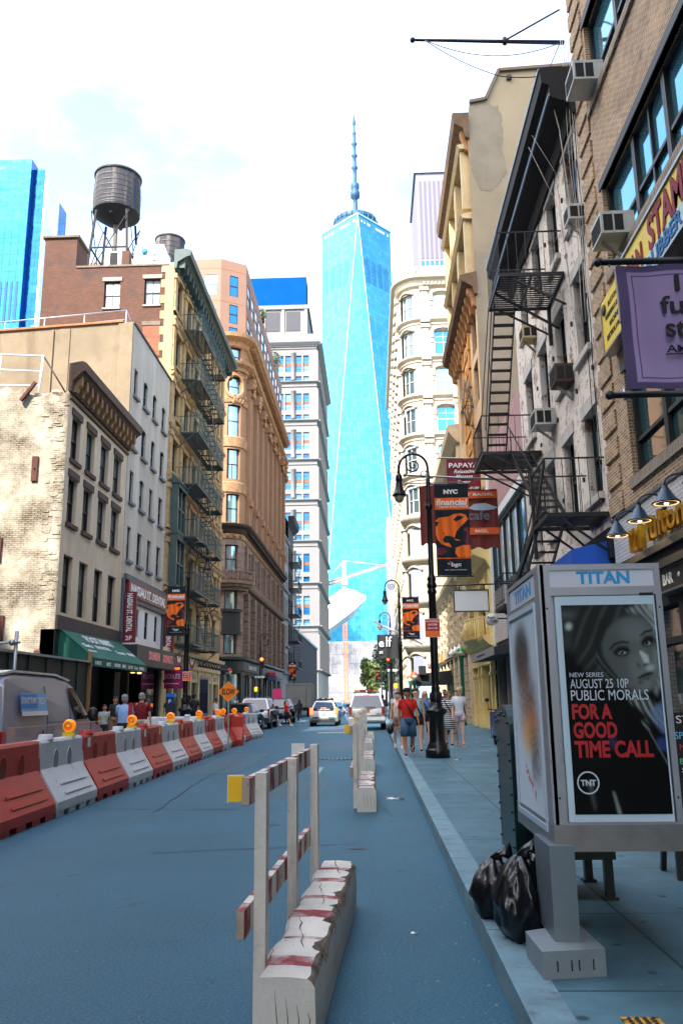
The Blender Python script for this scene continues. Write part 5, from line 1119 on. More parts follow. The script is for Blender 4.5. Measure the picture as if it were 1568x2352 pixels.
for u in (37.5, 38.6, 41.9, 43.0, 45.3): rp.box(b, u, u+.38, .1, 3.1, -.2, .12); rp.box(b, u-.04, u+.42, 2.6, 2.75, 0, .18); rp.box(b, u-.04, u+.42, .1, .75, 0, .18); rp.box(b, u, u+.36, 4.2, 7.3, -.1, .2)
rp.box(b, 37.5, 46, 3.1, 3.9, -.2, .16); rp.prof(b, 37.4, 46, [(0, 3.8), (.3, 3.9), (.55, 4.15), (.6, 4.3), (0, 4.32)]); rp.box(b, 37.5, 46, .1, .75, -.2, .06)
for u0, u1 in ((38, 41.8), (42.2, 45.2)):
    P = [((u0+u1)/2+(u1-u0)/2*math.cos(math.pi*i/12), 5.9+1.1*math.sin(math.pi*i/12)) for i in range(13)]; [b.bar(rp.p(*P[i], .1), rp.p(*P[i+1], .1), .22, .2) for i in range(12)]
rp.box(b, 37.5, 46, 7.0, 7.4, -.2, .05)
b.build('yellow_shop_front', YI, r)
b = MB(); rp.box(b, 37.6, 46, .75, 7.1, -.6, -.5, 1); [b.poly([rp.p(u, .8, -.15), rp.p(u+1.1, .8, -.15), rp.p(u+1.1, 3.1, -.15), rp.p(u, 3.1, -.15)]) for u in (39, 40.4, 43.4)]; b.poly([rp.p(37.7, 4.3, -.3), rp.p(46, 4.3, -.3), rp.p(46, 7, -.3), rp.p(37.7, 7, -.3)]); b.build('shop_glazing', [G_DARK, M('ochre lit interior', C(150, 104, 40), .9)], r)
b = MB(); bc = (XR-.1, 41.5)
b.lathe((*bc, 4.0), [((.5, 2.2), 0), ((.85, 2.7), .25), ((.9, 2.8), .32)], 24)
for i in range(26):
    t = math.pi/2+math.pi*i/25; P = [(bc[0]+.85*(k_)*math.cos(t), bc[1]+2.6*k_*math.sin(t), 4.3+h) for k_, h in ((.9, 0), (1.12, .25), (1.02, .6), (.86, .95))]; b.tube(P, .022, 4)
b.tube([(bc[0]+.75*math.cos(math.pi/2+math.pi*i/20), bc[1]+2.25*math.sin(math.pi/2+math.pi*i/20), 5.27) for i in range(21)], .035, 6); b.build('balcony', YI, r)
# ---- buff stone building
BUF = BRICK('buff ashlar', C(206, 188, 156), C(196, 178, 148), C(120, 106, 88), 1.5, .5, (C(160, 144, 118), .7, .55, .8), msize=.02, bump=.7, var=.12)
r = thing('buff_stone_building', 'buff stone building with shadowed windows between the yellow shop and the cream corner', 'building', (XR, 60, 0))
cols = [(48.9+2.95*k, 50.3+2.95*k) for k in range(8)]
ops = grid(cols, [(5.9, 8.3), (9.9, 12.4), (13.4, 15.8)])
b = MB(); rp.wall(b, 48, 72, .1, 17.6, ops+grid([(48.8+2.95*k, 51.0+2.95*k) for k in range(8)], [(.7, 4.2)]), .45); b.poly([(XR, 72, 0), (20, 72, 0), (20, 72, 17.6), (XR, 72, 17.6)]); b.poly([(XR, 48, 17.5), (20, 48, 17.5), (20, 72, 17.5), (XR, 72, 17.5)]); b.build('wall', BUF, r)
windows(r, rp, ops, DKFRAME, [G_DARK, G_TEAL], 'sash', .36)
b = MB(); [b.poly([rp.p(48.8+2.95*k, .7, -.3), rp.p(51+2.95*k, .7, -.3), rp.p(51+2.95*k, 4.2, -.3), rp.p(48.8+2.95*k, 4.2, -.3)]) for k in range(8)]; b.build('shop_glazing', G_TEAL, r)
b = MB(); rp.prof(b, 47.9, 72.2, [(0, 8.6), (.1, 8.6), (.45, 8.95), (.5, 9.2), (0, 9.35)]); rp.prof(b, 47.9, 72.1, [(0, 4.3), (.15, 4.35), (.2, 4.8), (0, 4.9)]); rp.prof(b, 47.9, 72.2, [(0, 16.6), (.2, 16.7), (.65, 17.3), (.7, 17.7), (0, 17.8)])
for u in [48.2+2.95*k for k in range(9)]: [rp.box(b, u-.1, u+.55, z, z+.3, 0, .14) for z in [5.2+.62*i for i in range(6)]]; rp.box(b, u, u+.45, 9.4, 16.5, 0, .18)
b.build('stone_trim', M('buff stone trim', C(200, 184, 154), .85, var=.2, vs=3), r)
# ---- cream cast iron corner building
CI = M('cream cast iron', C(172, 162, 142), .6, var=.1, vs=1.2, streak=(C(196, 182, 154), 1.2, .6, .9)); CIS = M('weathered cast iron', C(196, 186, 166), .7, var=.3, vs=2.5, spots=(C(90, 80, 68), 3, .55, .72))
XC = 3.6; YC = 79.; RR = 2.1
r = thing('cream_corner_building', 'tall cream cast iron building with rounded corner and curved sash windows', 'building', (XC, YC, 0))
def cpath(out=0., y1=118., xe=24.): 
    c = (XC+RR, YC+RR); return [(XC-out, y1)]+[(c[0]-(RR+out)*math.cos(math.pi/2*i/8), c[1]-(RR+out)*math.sin(math.pi/2*i/8)) for i in range(9)]+[(xe, YC-out)]
def csweep(b, prof, mat=0): b.sweep(cpath(), [(-o, z) for o, z in prof] if False else [(o, z) for o, z in prof], mat)
flo = [2.4+4.13*k for k in range(11)]   # floor bands, top one 43.7
cf = FP(0, YC); cside = Plane((XC, 0), (0, 1), (-1, 0))
fo = grid([(7.0+3.0*k, 8.75+3.0*k) for k in range(5)], [(z+.45, z+3.1) for z in flo[:-1]])
b = MB(); cf.wall(b, XC+RR, 24, 0, 45, fo, .4)
side = grid([(82.2+2.45*k, 83.7+2.45*k) for k in range(14)], [(z+.45, z+3.1) for z in flo[:-1]]); cside.wall(b, YC+RR, 118, 0, 45, side, .4)
c0 = (XC+RR, YC+RR)
def cq(a, z, rad): a = math.radians(a); return (c0[0]-rad*math.cos(a), c0[1]-rad*math.sin(a), z)
zz = sorted({0, 45, *[z for f_ in flo[:-1] for z in (f_+.45, f_+3.1)]}); aa = [0, 8, 18, 28, 36, 45, 54, 62, 66, 72, 80, 90]
for i in range(len(aa)-1):
    for j in range(len(zz)-1):
        am, zm_ = (aa[i]+aa[i+1])/2, (zz[j]+zz[j+1])/2
        if 18 < am < 66 and any(f_+.45 < zm_ < f_+3.1 for f_ in flo[:-1]): continue
        b.poly([cq(aa[i], zz[j], RR), cq(aa[i+1], zz[j], RR), cq(aa[i+1], zz[j+1], RR), cq(aa[i], zz[j+1], RR)])
b.poly([(p_[0], p_[1], 44.9) for p_ in cpath()]+[(24, 118, 44.9)]); b.build('wall', CI, r)
for f_ in flo[4:-1]:
    w = MB(); g_ = MB(); z0, z1 = f_+.45, f_+3.1
    for i in range(6): a, c_ = 18+8*i, 26+8*i; g_.poly([cq(a, z0, RR-.3), cq(c_, z0, RR-.3), cq(c_, z1, RR-.3), cq(a, z1, RR-.3)], 0, True)
    for zq in (z0+.05, (z0+z1)/2, z1-.05): w.tube([cq(18+8*i, zq, RR-.27) for i in range(7)], .05, 4, smooth=False)
    for a in (19, 42, 65): w.bar(cq(a, z0, RR-.28), cq(a, z1, RR-.28), .08)
    o = w.build('window', WHITEF, r); g_.build('pane', G_MID, o)
windows(r, cf, [o for o in fo if o[2] > 16], WHITEF, [G_BLUE, G_SKY, G_BLIND], 'sash6', .3, seed=31)
windows(r, cside, [o for o in side if o[0] < 95], WHITEF, [G_DARK, G_MID], 'sash', .3, seed=32)
b = MB(); [b.poly([cside.p(o[0], o[2], -.3), cside.p(o[1], o[2], -.3), cside.p(o[1], o[3], -.3), cside.p(o[0], o[3], -.3)]) for o in side if o[0] > 95]; b.build('side_glazing', G_DARK, r)
b = MB()
for f_ in flo:
    csweep(b, [(0, f_-.45), (.12, f_-.42), (.12, f_-.25), (.3, f_-.1), (.42, f_+.02), (.42, f_+.16), (0, f_+.24)])
    if f_ < 43:
        for k in range(6):
            u = 6.05+3*k; cf.box(b, u-.3, u+.35, f_+.2, f_+3.6, 0, .16); cf.box(b, u-.45, u+.5, f_+3.3, f_+3.7, 0, .3); cf.box(b, u-.45, u+.5, f_-.3, f_+.2, 0, .45)
            c_ = 7.875+3*k; P = [(c_+1.05*math.cos(math.pi*i/8), f_+2.95+.42*math.sin(math.pi*i/8)) for i in range(9)]; [b.bar(cf.p(*P[i], .1), cf.p(*P[i+1], .1), .2, .24) for i in range(8)]
            for s in (-1, 1): cf.box(b, c_+s*1.12-.14, c_+s*1.12+.14, f_+2.2, f_+2.9, 0, .22); cf.box(b, c_+s*1.12-.1, c_+s*1.12+.1, f_+1.7, f_+2.2, 0, .12)
        P = [cq(14+56*i/10, f_+3.0+.4*math.sin(math.pi*i/10), RR+.08) for i in range(11)]; b.tube(P, .14, 5)
csweep(b, [(0, 43.2), (.3, 43.4), (.5, 43.9), (.85, 44.1), (.9, 44.35), (.3, 44.5), (.25, 45.6), (0, 45.6)])
for k in range(46): u = 6+k*.4; cf.box(b, u, u+.2, 43.4, 43.7, .2, .5)
b.build('iron_trim', CI, r)
b = MB()
for f_ in flo[:-1]:
    for k in range(15):
        u = 81.7+2.45*k; cside.box(b, u-.25, u+.3, f_+.2, f_+3.7, 0, .3); cside.box(b, u-.4, u+.45, f_+3.2, f_+3.9, 0, .5); cside.box(b, u-.35, u+.4, f_+.15, f_+.6, 0, .45); b.ball(cside.p(u, f_+2.6, .35), (.2, .28, .4), 6, 0, 4)
        if k < 14: cside.box(b, u+.5, u+2.0, f_+3.15, f_+3.5, 0, .42); cside.box(b, u+.9, u+1.6, f_+3.5, f_+3.8, 0, .3)
b.build('side_ornament', CIS, r)
b = MB()
for f_ in flo[1:5]: b.lathe((c0[0], c0[1], f_-.5), [((RR+.1), 0), (RR+.5, .3), (RR+.55, .5), (RR+.55, .62), (RR, .7)], 32)
b.build('curved_balconies', CI, r)
b = MB(); [b.lathe((XC-.05, 82+2.45*k, .15), [(.34, 0), (.28, .4), (.25, 3.4), (.4, 3.8), (.42, 4.1)], 10) for k in range(12)]; b.build('ground_columns', CIS, r)
b = MB(); [b.ball(cf.p(6.5+1.3*k, 45.05, .26), (.2, .06, .2), 8, 0, 6) for k in range(8)]; [b.ball(cq(20+20*k, 45.05, RR+.28), .18, 8, 0, 6) for k in range(4)]; b.build('parapet_roundel', CI, r)
# ================================================================ the far end of the street
# glass tower: square base, top square turned by 45 degrees
CYAN = GLASSWALL('cyan tower glass', C(78, 168, 198), C(60, 150, 186), C(54, 140, 176), 3.05, 4.1, .14, .14, .7, var=.2, wave=.03)
t = thing('glass_skyscraper', 'tallest tapering cyan glass skyscraper with spire at the end of the street', 'skyscraper', (-7.5, 680, 0))
h, zb_, zt2, q_ = 31.2, 46., 417., 31.6; cxw, cyw = -7.5, 680.
B4 = [(cxw-h, cyw-h, zb_), (cxw+h, cyw-h, zb_), (cxw+h, cyw+h, zb_), (cxw-h, cyw+h, zb_)]; T4 = [(cxw+2.2, cyw-q_, zt2), (cxw+q_, cyw, zt2), (cxw-2.2, cyw+q_, zt2), (cxw-q_, cyw+1, zt2)]
def gridtri(b, a, c_, d, n=1): b.poly([a, c_, d])
for i in range(4):
    b = MB(); b.poly([B4[i], B4[(i+1) % 4], T4[i]]); b.poly([B4[(i+1) % 4], T4[(i+1) % 4], T4[i]]); b.build('glass_face', CYAN, t)
b = MB(); b.poly(T4); b.build('roof', STEEL, t)
b = MB()
for i in range(4): b.bar(B4[i], T4[i], .55); b.bar(B4[(i+1) % 4], T4[i], .55); b.bar(T4[i], T4[(i+1) % 4], 1.2, 1.6)
b.build('steel_edge', M('pale edge steel', C(150, 188, 202), .4, .5), t)
b = MB()
for (A_, B_, D_) in ((Vector(T4[3]), Vector(T4[0]), Vector(B4[0])), (Vector(T4[0]), Vector(T4[1]), Vector(B4[1]))):
    nrm = (B_-A_).cross(D_-A_).normalized(); nrm = nrm if nrm.y < 0 else -nrm
    for z0, z1, S_ in ((352, 376, [.1+.04*i+.05*(i//4) for i in range(16)]),):
        for s in S_:
            pt = lambda z: (lambda k: A_.lerp(D_, k).lerp(B_.lerp(D_, k), s))((zt2-z)/(zt2-zb_)) + nrm*.4
            p0, p1 = pt(z0), pt(z1); dx = (B_-A_).normalized()*.17; b.poly([p0-dx, p0+dx, p1+dx, p1-dx])
b.build('louvre_slots', M('mid blue louvre', C(14, 84, 138), .5), t)
b = MB(); wlit = M('bright window band', C(235, 245, 245), .4)
for (A_, B_) in ((Vector(T4[3]), Vector(T4[0])), (Vector(T4[0]), Vector(T4[1]))):
    for s in (.12, .2, .3, .34, .55, .6, .66, .72, .78, .9): p_ = A_.lerp(B_, s)-Vector((0, 0, 6)); d = (B_-A_).normalized(); b.poly([p_-d*.9+Vector((0, -.9, -1)), p_+d*.9+Vector((0, -.9, -1)), p_+d*.9+Vector((0, -.9, 1)), p_-d*.9+Vector((0, -.9, 1))])
b.build('bright_bands', wlit, t)
MAST = M('blue grey mast', C(16, 70, 104), .6, .1)
b = MB(); b.lathe((cxw, cyw, 417), [(20.5, 0), (20.5, 5), (19, 5.2), (20, 8), (19.2, 11.5), (17, 12)], 40, 0, False)
for a in range(24): tt = a*math.pi/12; b.bar((cxw+20.6*math.cos(tt), cyw+20.6*math.sin(tt), 417), (cxw+20.2*math.cos(tt+.13), cyw+20.2*math.sin(tt+.13), 428), .7)
b.build('communications_ring', MAST, t)
b = MB(); prof = [(4.2, 0), (2.6, 12), (2.3, 20), (2.1, 26), (4.6, 28), (4.8, 34), (3, 36), (4.2, 38), (4.4, 43), (2, 45), (1.9, 60), (3.4, 62), (1.9, 65), (1.7, 74), (3.2, 76), (1.6, 79), (1.6, 88), (3, 90), (1.5, 93), (1.4, 101), (2.2, 103), (1.2, 105), (1.1, 112), (1.8, 114), (1.5, 118), (.2, 126)]
b.lathe((cxw, cyw, 428), [(r_*.92, z*.905) for r_, z in prof], 12); b.build('spire', MAST, t)
FIN = BRICK('silver fin cladding', C(128, 128, 132), C(96, 98, 106), C(58, 62, 70), 1.6, 7.2, (C(156, 152, 148), .02, .4, .6), msize=.25, rough=.35, bump=.3, var=.1, off=.37)
b = MB(); b.box(cxw-h-.5, cxw+h+.5, cyw-h-.5, cyw+h+.5, 0, 46); b.build('podium', FIN, t)
# blue glass tower at the left edge
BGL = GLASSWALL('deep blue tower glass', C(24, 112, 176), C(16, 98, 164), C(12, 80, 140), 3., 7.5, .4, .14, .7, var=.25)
t = thing('blue_glass_tower', 'flat topped bright blue glass tower at the left edge behind the brown brick wall', 'skyscraper', (-160, 320, 0))
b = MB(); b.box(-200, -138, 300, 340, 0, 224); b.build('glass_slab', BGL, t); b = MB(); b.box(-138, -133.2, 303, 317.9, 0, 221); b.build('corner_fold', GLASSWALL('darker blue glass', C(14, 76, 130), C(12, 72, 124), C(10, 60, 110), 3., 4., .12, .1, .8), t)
b = MB(); b.box(-133.19, -132.6, 303.2, 318, 0, 220.5); b.build('painted_bright_side', GLASSWALL('white painted reflection', C(236, 242, 244), C(220, 236, 240), C(200, 214, 220), 3., 4., .12, .15, .7), t)  # bright reflection on this face put into a near white glass colour
b = MB(); [b.box(-158+i*2.2+(i//4)*2, -157+i*2.2+(i//4)*2, 299.8, 300, 150, 168) for i in range(8)]; b.build('louvre_slots', M('dark blue louvre', C(10, 74, 130)), t)
t = thing('dark_blue_block', 'dark blue flat roofed block behind the pale stone tower', 'skyscraper', (-30, 270, 0))
DBL = M('navy panels', C(2, 66, 122), .85, var=.12, vs=.2, spec=.05)
b = MB(); b.box(-46, -20.2, 260, 268, 0, 144.2); b.box(-40, -26, 262, 267, 144.2, 145); b.build('wall', DBL, t); fq = FP(0, 260)
for u, z in ((-30.6, 128), (-29, 128), (-30.6, 124.5), (-29, 124.5), (-23.6, 128), (-22, 128), (-23.6, 124.5), (-22, 124.5), (-26.2, 128)):
    b = MB(); fq.box(b, u, u+1.4, z, z+2.3, 0, .06); b.build('window', G_TEAL, t)
t = thing('striped_white_tower', 'white tower with vertical grey stripes rising behind the cream corner building', 'skyscraper', (24, 260, 0))
b = MB(); b.box(17.9, 48, 250, 280, 0, 176); b.build('wall', M('white tower cladding', C(116, 110, 122), .7, var=.03), t)
b = MB(); [b.box(18.9+i*1.55, 18.9+i*1.55+.85, 249.9, 250, 144, 173) for i in range(14)]; b.build('grey_stripe', M('lilac grey stripe', C(88, 85, 100), .7), t)
b = MB(); b.box(17.2, 48, 249.4, 280, 176, 178.2); b.build('roof_edge', M('grey roof edge', C(120, 130, 140), .6), t)
tw_ = FP(0, 249.9); tw_ops = [(18.8+i*1.55, 19.7+i*1.55, z, z+2.2) for i in range(8) for z in (141, 137.2)]
for o in tw_ops: b = MB(); tw_.box(b, o[0], o[1], o[2], o[3], 0, .05); b.build('window', M('teal window', C(20, 96, 116), .2), t)
t = thing('lilac_slab_tower', 'slim lilac grey slab rising between the glass skyscraper and the cream building', 'skyscraper', (11, 400, 0))
b = MB(); b.box(8.1, 12.2, 398, 430, 0, 89); b.box(12.2, 30, 404, 430, 0, 86); b.box(14, 30, 396, 430, 0, 45); b.build('wall', M('lilac grey cladding', C(124, 124, 146), .5, var=.06, vs=.05), t)
for z in (84, 78, 72, 66): b = MB(); b.box(12.6, 14.6, 403.9, 404, z, z+4); b.build('window', M('teal window', C(20, 96, 116), .2), t)
t = thing('teal_glass_block', 'narrow strip of teal glass block behind the pale stone tower', 'skyscraper', (-40, 430, 0))
b = MB(); b.box(-80, -23.8, 420, 440, 0, 94); b.build('wall', GLASSWALL('teal grid glass', C(80, 150, 176), C(66, 138, 166), C(30, 90, 124), 2, 3.4, .5, .2, .6), t)
# white winged station hall
t = thing('winged_station', 'white ribbed wing shaped station roof under the orange crane', 'station', (-12, 350, 0))
WH = M('brilliant white steel', C(245, 245, 243), .5); n = 16
b = MB()
for i in range(n):
    k = i/(n-1); y = 345+k*18
    P = [(-34, y, 22), (-20.3+k*2, y, 28.5+k*1.5), (-10+k*2, y, 36+k), (-2.2+k*0, y, 42.3+k*4), (-6+k, y, 46+k), (-11.6, y, 47.6), (-20, y, 41.5), (-34, y, 33)]
    b.prism([(p_[0], p_[2]) for p_ in P], y, y+.75, 'y')
b.build('rib', WH, t)
b = MB(); b.prism([(-34, 22.5), (-20, 29.5), (-4, 42), (-9, 46), (-20, 41), (-34, 32.5)], 346, 363, 'y'); b.build('roof_skin', WH, t)
# tower crane
OR = M('orange crane steel', C(206, 112, 30), .6)
t = thing('tower_crane', 'orange lattice tower crane with level jib in front of the glass skyscraper', 'crane', (-13.6, 430, 0))
def lattice(b, p, q, w, n):
    p, q = V3(p), V3(q); d = (q-p).normalized(); a = d.orthogonal().normalized(); a = Vector((1, 0, 0)) if abs(d.z) > .9 else Vector((0, 0, 1)); c_ = d.cross(a).normalized()
    cs = [a*w/2+c_*w/2, a*w/2-c_*w/2, -a*w/2-c_*w/2, -a*w/2+c_*w/2]
    for o in cs: b.bar(p+o, q+o, w*.16)
    for i in range(n):
        u, v = p.lerp(q, i/n), p.lerp(q, (i+1)/n)
        for j in range(4): b.bar(u+cs[j], v+cs[(j+1) % 4], w*.1); b.bar(u+cs[j], u+cs[(j+1) % 4], w*.1)
b = MB(); lattice(b, (-13.4, 430, 0), (-14.1, 430, 60), 1.8, 22); b.build('mast', OR, t)
b = MB(); lattice(b, (-14.1, 430, 64), (9.5, 428, 70.5), 1.1, 18); b.build('jib', OR, t); b = MB(); lattice(b, (-14.1, 430, 63.5), (-26.5, 431, 60), 1.8, 8); b.box(-27, -23, 429.5, 432.5, 57.5, 60.5); b.build('counter_jib', OR, t)
b = MB(); lattice(b, (-14.1, 430, 62), (-14.1, 430, 73), 1.6, 6); b.build('tower_head', M('pale crane steel', C(222, 200, 190), .5), t)
b = MB(); b.box(-15.3, -12.2, 428.4, 431.6, 60, 64); b.build('cab', M('pale crane cab', C(206, 206, 206), .4), t)
b = MB(); b.tube([(-14.1, 430, 73), (6, 428.3, 70.2)], .15, 4); b.tube([(-14.1, 430, 73), (-25, 431, 61.5)], .15, 4); b.build('tie_rod', OR, t)
t = thing('hoist_mast', 'thin orange hoist mast standing left of the tower crane', 'hoist', (-25, 420, 0)); b = MB(); b.bar((-24.6, 420, 0), (-23.6, 420, 33), .9); b.build('mast', M('deep orange steel', C(238, 110, 26), .5), t)
# churchyard trees on the right
def tree(label, x, y, hgt, rad, n, seed, lm=LEAF):
    t = thing('street_tree', label, 'tree', (x, y, 0)); b = MB(); b.tube([(x, y, 0), (x+.1, y, hgt*.4), (x-.1, y, hgt*.7)], [.35, .25, .1], 8)
    for a in range(5): tt = a*1.3+seed; b.tube([(x, y, hgt*.38), (x+rad*.6*math.cos(tt), y+rad*.6*math.sin(tt), hgt*.72)], [.14, .03], 5)
    b.build('trunk', M('bark', C(84, 70, 58), .9, var=.3), t)
    foliage((x, y, hgt*.66), (rad, rad, hgt*.38), n, .42, seed, 12).build('crown', lm, t)
tree('bushy street tree tinted sunlit yellow green beyond the far crossing', -.6, 196, 10.6, 2.9, 4000, 3, [M('sunlight tinted leaf', (.09, .12, .02, 1), .6), M('bright sun tinted leaf', (.16, .18, .03, 1), .6), LEAF[0]])  # sunlight on this crown put into lighter leaf colours
tree('darker taller street tree right of the bright one', 3.2, 208, 14, 3.6, 3600, 5)
# blocks behind the camera: added unseen, sized to shade the street, reflected in the glass
for i, (x0, x1, y0, y1, z1, lab) in enumerate(((-60, -29.5, -70, 36, 38, 'unseen brown block added for shade, left behind the camera'), (-29, XL, -75, -4, 80, 'unseen grey block added for shade on the left behind the camera'), (XR, 30, -80, -8, 40, 'unseen sand coloured block added on the right behind the camera'))):
    r = thing('unseen_block', lab, 'building', ((x0+x1)/2, (y0+y1)/2, 0)); m = [BRICK('brown office brick', C(120, 90, 72), C(104, 80, 66), C(140, 124, 110)), BRICK('grey office brick', C(150, 146, 140), C(138, 134, 130), C(110, 106, 100)), BRICK('sand office brick', C(190, 164, 128), C(176, 152, 120), C(140, 126, 106))][i]
    b = MB(); b.box(x0, x1, y0, y1, 0, z1); b.build('wall', m, r)
    sx = x1 if x1 < 0 else x0; sgn = 1 if x1 < 0 else -1
    b = MB()
    for yy in np.arange(y0+2, y1-2, 3.2):
        for z in np.arange(5, z1-3, 3.6): b.box(sx-.02, sx+.02, yy, yy+1.5, z, z+2)
    b.build('window', G_TEAL, r); [setattr(o, 'name', 'window_band') for o in ()]
# ================================================================ street furniture
X3, Z3 = (1, 0, 0), (0, 0, 1)
def sg_(x): return 1/(1+np.exp(-np.clip(x, -40, 40)))
def EL(U, V, cx, cy, rx, ry, rot=0, soft=.12):
    c, s = math.cos(math.radians(rot)), math.sin(math.radians(rot)); a, b_ = (U-cx)*c+(V-cy)*s, -(U-cx)*s+(V-cy)*c
    return sg_((1-np.sqrt((a/rx)**2+(b_/ry)**2))/soft)
def inside(U, V, poly):
    r_ = np.zeros(U.shape, bool); n = len(poly)
    for i in range(n):
        (x0, y0), (x1, y1) = poly[i], poly[(i+1) % n]
        if y0 == y1: continue
        c = ((y0 > V) != (y1 > V)) & (U < (x1-x0)*(V-y0)/(y1-y0)+x0); r_ ^= c
    return r_
def blur(a, s):
    if s < .4: return a
    k = np.exp(-.5*(np.arange(-int(3*s)-1, int(3*s)+2)/s)**2); k /= k.sum(); h_ = len(k)//2
    for ax in (0, 1): p_ = np.pad(a, [(h_, h_) if i == ax else (0, 0) for i in (0, 1)], 'edge'); a = np.apply_along_axis(lambda r_: np.convolve(r_, k, 'valid'), ax, p_)
    return a
def portrait(U, V):
    """a moody close-up of a fair haired woman, printed in grey green"""
    y_ = 57+(1-V)*1215; x_ = 25+(y_-68)*.0864+U*((575+(y_-45)*.1116)-(25+(y_-68)*.0864)); sc = U.shape[1]/200.
    st = .5+.5*np.sin(.075*x_+.045*y_+2*np.sin(y_*.012+x_*.004)); st2 = .5+.5*np.sin(.16*x_-.11*y_+2*np.sin(y_*.02)); rgb = np.ones(U.shape+(3,))*.004
    T = np.array([.84, 1.0, .96])
    def put(pts, val, s=1.5, k=1., tex=None):
        nonlocal rgb
        m = blur(inside(x_, y_, pts).astype(float), s*sc)*k
        if tex is not None: m = m*tex
        rgb = rgb*(1-m[..., None])+m[..., None]*(T*val if np.isscalar(val) else np.array(val))
    def disc(cx, cy, r_, val, s=1.): put([(cx+r_*math.cos(i*.52), cy+r_*math.sin(i*.52)) for i in range(12)], val, s)
    put([(20, 60), (160, 55), (120, 300), (60, 340), (20, 300)], .04, 8); put([(20, 100), (130, 108), (130, 132), (20, 128)], .12, 5); disc(75, 186, 22, .55, 2.5); disc(75, 280, 30, .05, 5)
    hair = [(140, 70), (250, 45), (600, 30), (640, 330), (660, 640), (560, 620), (430, 600), (300, 530), (200, 480), (120, 390), (92, 280), (105, 150)]
    put(hair, .022, 5); put(hair, .06, 6, .8, st**3)
    put([(330, 168), (400, 138), (490, 133), (550, 160), (578, 220), (602, 300), (614, 400), (606, 505), (582, 562), (530, 592), (470, 582), (420, 542), (360, 482), (310, 424), (270, 372), (258, 290), (285, 220)], .10, 3)
    put([(400, 160), (520, 150), (570, 230), (540, 300), (440, 280), (370, 230)], .18, 12); put([(440, 360), (520, 330), (600, 400), (600, 520), (540, 580), (470, 540), (420, 450)], .18, 12); put([(330, 400), (410, 400), (440, 500), (400, 510)], .105, 9)
    put([(262, 140), (345, 150), (300, 210), (272, 300), (285, 372), (330, 440), (400, 530), (330, 500), (250, 400), (225, 280)], .02, 3, .95); put([(250, 330), (280, 400), (360, 500), (440, 570), (400, 575), (290, 480), (230, 380)], .10, 3, .9, st2**2)
    put([(410, 92), (500, 50), (560, 60), (598, 170), (612, 300), (580, 215), (545, 150), (500, 118), (445, 108)], .34, 3, .9, .25+.75*st2); put([(515, 45), (600, 40), (622, 280), (600, 240), (570, 120)], .42, 4, .85, .4+.6*st)
    put([(604, 300), (640, 300), (680, 620), (640, 600), (604, 560), (618, 430)], .34, 4, .85, .4+.6*st2)
    put([(338, 345), (375, 308), (430, 312), (446, 340), (425, 368), (370, 370)], .012, 2.2); put([(366, 350), (396, 335), (430, 346), (408, 361), (380, 361)], .17, 1.); disc(394, 347, 11, .01, .8); disc(412, 349, 5, .34, .8); disc(390, 343, 2.5, .6, .5)
    put([(505, 290), (530, 250), (575, 248), (592, 283), (562, 312), (525, 314)], .012, 2.2); put([(528, 297), (552, 280), (572, 293), (556, 307), (538, 307)], .22, 1.); disc(543, 292, 10, .01, .8); disc(558, 295, 5, .4, .8)
    put([(316, 330), (343, 294), (390, 277), (440, 284), (436, 294), (390, 290), (350, 304), (326, 334)], .014, 1.2); put([(498, 250), (528, 219), (572, 210), (578, 220), (535, 231), (506, 255)], .014, 1.2)
    put([(496, 338), (518, 342), (552, 368), (562, 408), (540, 424), (520, 390)], .52, 1.6); put([(478, 395), (505, 420), (520, 440), (490, 436)], .06, 3); put([(520, 424), (548, 410), (556, 420), (528, 432)], .02, 1.2)
    put([(536, 436), (570, 416), (594, 430), (588, 458), (552, 460)], .4, 2.5); put([(582, 330), (606, 330), (612, 470), (596, 440)], .26, 4)
    put([(482, 503), (520, 478), (552, 466), (592, 461), (578, 480), (540, 493), (508, 505)], .022, 1.4); put([(500, 510), (550, 494), (582, 482), (562, 510), (525, 516)], .075, 1.5); put([(505, 535), (560, 520), (580, 540), (545, 570)], .19, 5); put([(488, 520), (520, 520), (530, 530), (500, 532)], .04, 2)
    put([(420, 585), (530, 596), (600, 560), (720, 600), (720, 1290), (120, 1290), (60, 620), (300, 560)], .0045, 3)
    put([(430, 585), (560, 615), (640, 700), (680, 800), (600, 765), (520, 690), (450, 640)], .34, 3, .95, .15+.85*st2**1.5); put([(600, 540), (660, 620), (640, 640), (590, 580)], .3, 3, .8, st); put([(520, 740), (545, 738), (575, 800), (560, 805), (525, 770)], .25, 2, .8, st2)
    put([(570, 680), (660, 630), (690, 640), (700, 830), (640, 815), (590, 745)], (.13, .21, .36), 3, .75); put([(612, 850), (700, 835), (705, 930), (620, 915)], (.03, .05, .17), 2.5); put([(325, 835), (372, 850), (365, 900), (340, 910)], (.03, .04, .12), 4)  # blue reflections painted into the print
    put([(556, 800), (564, 798), (694, 1012), (688, 1018)], .13, 1); put([(350, 1140), (362, 1150), (408, 1275), (388, 1275)], .3, 2); put([(196, 1090), (225, 1090), (256, 1250), (244, 1250)], .08, 3); put([(205, 1095), (230, 1095), (232, 1115), (212, 1115)], .3, 2)
    return rgb
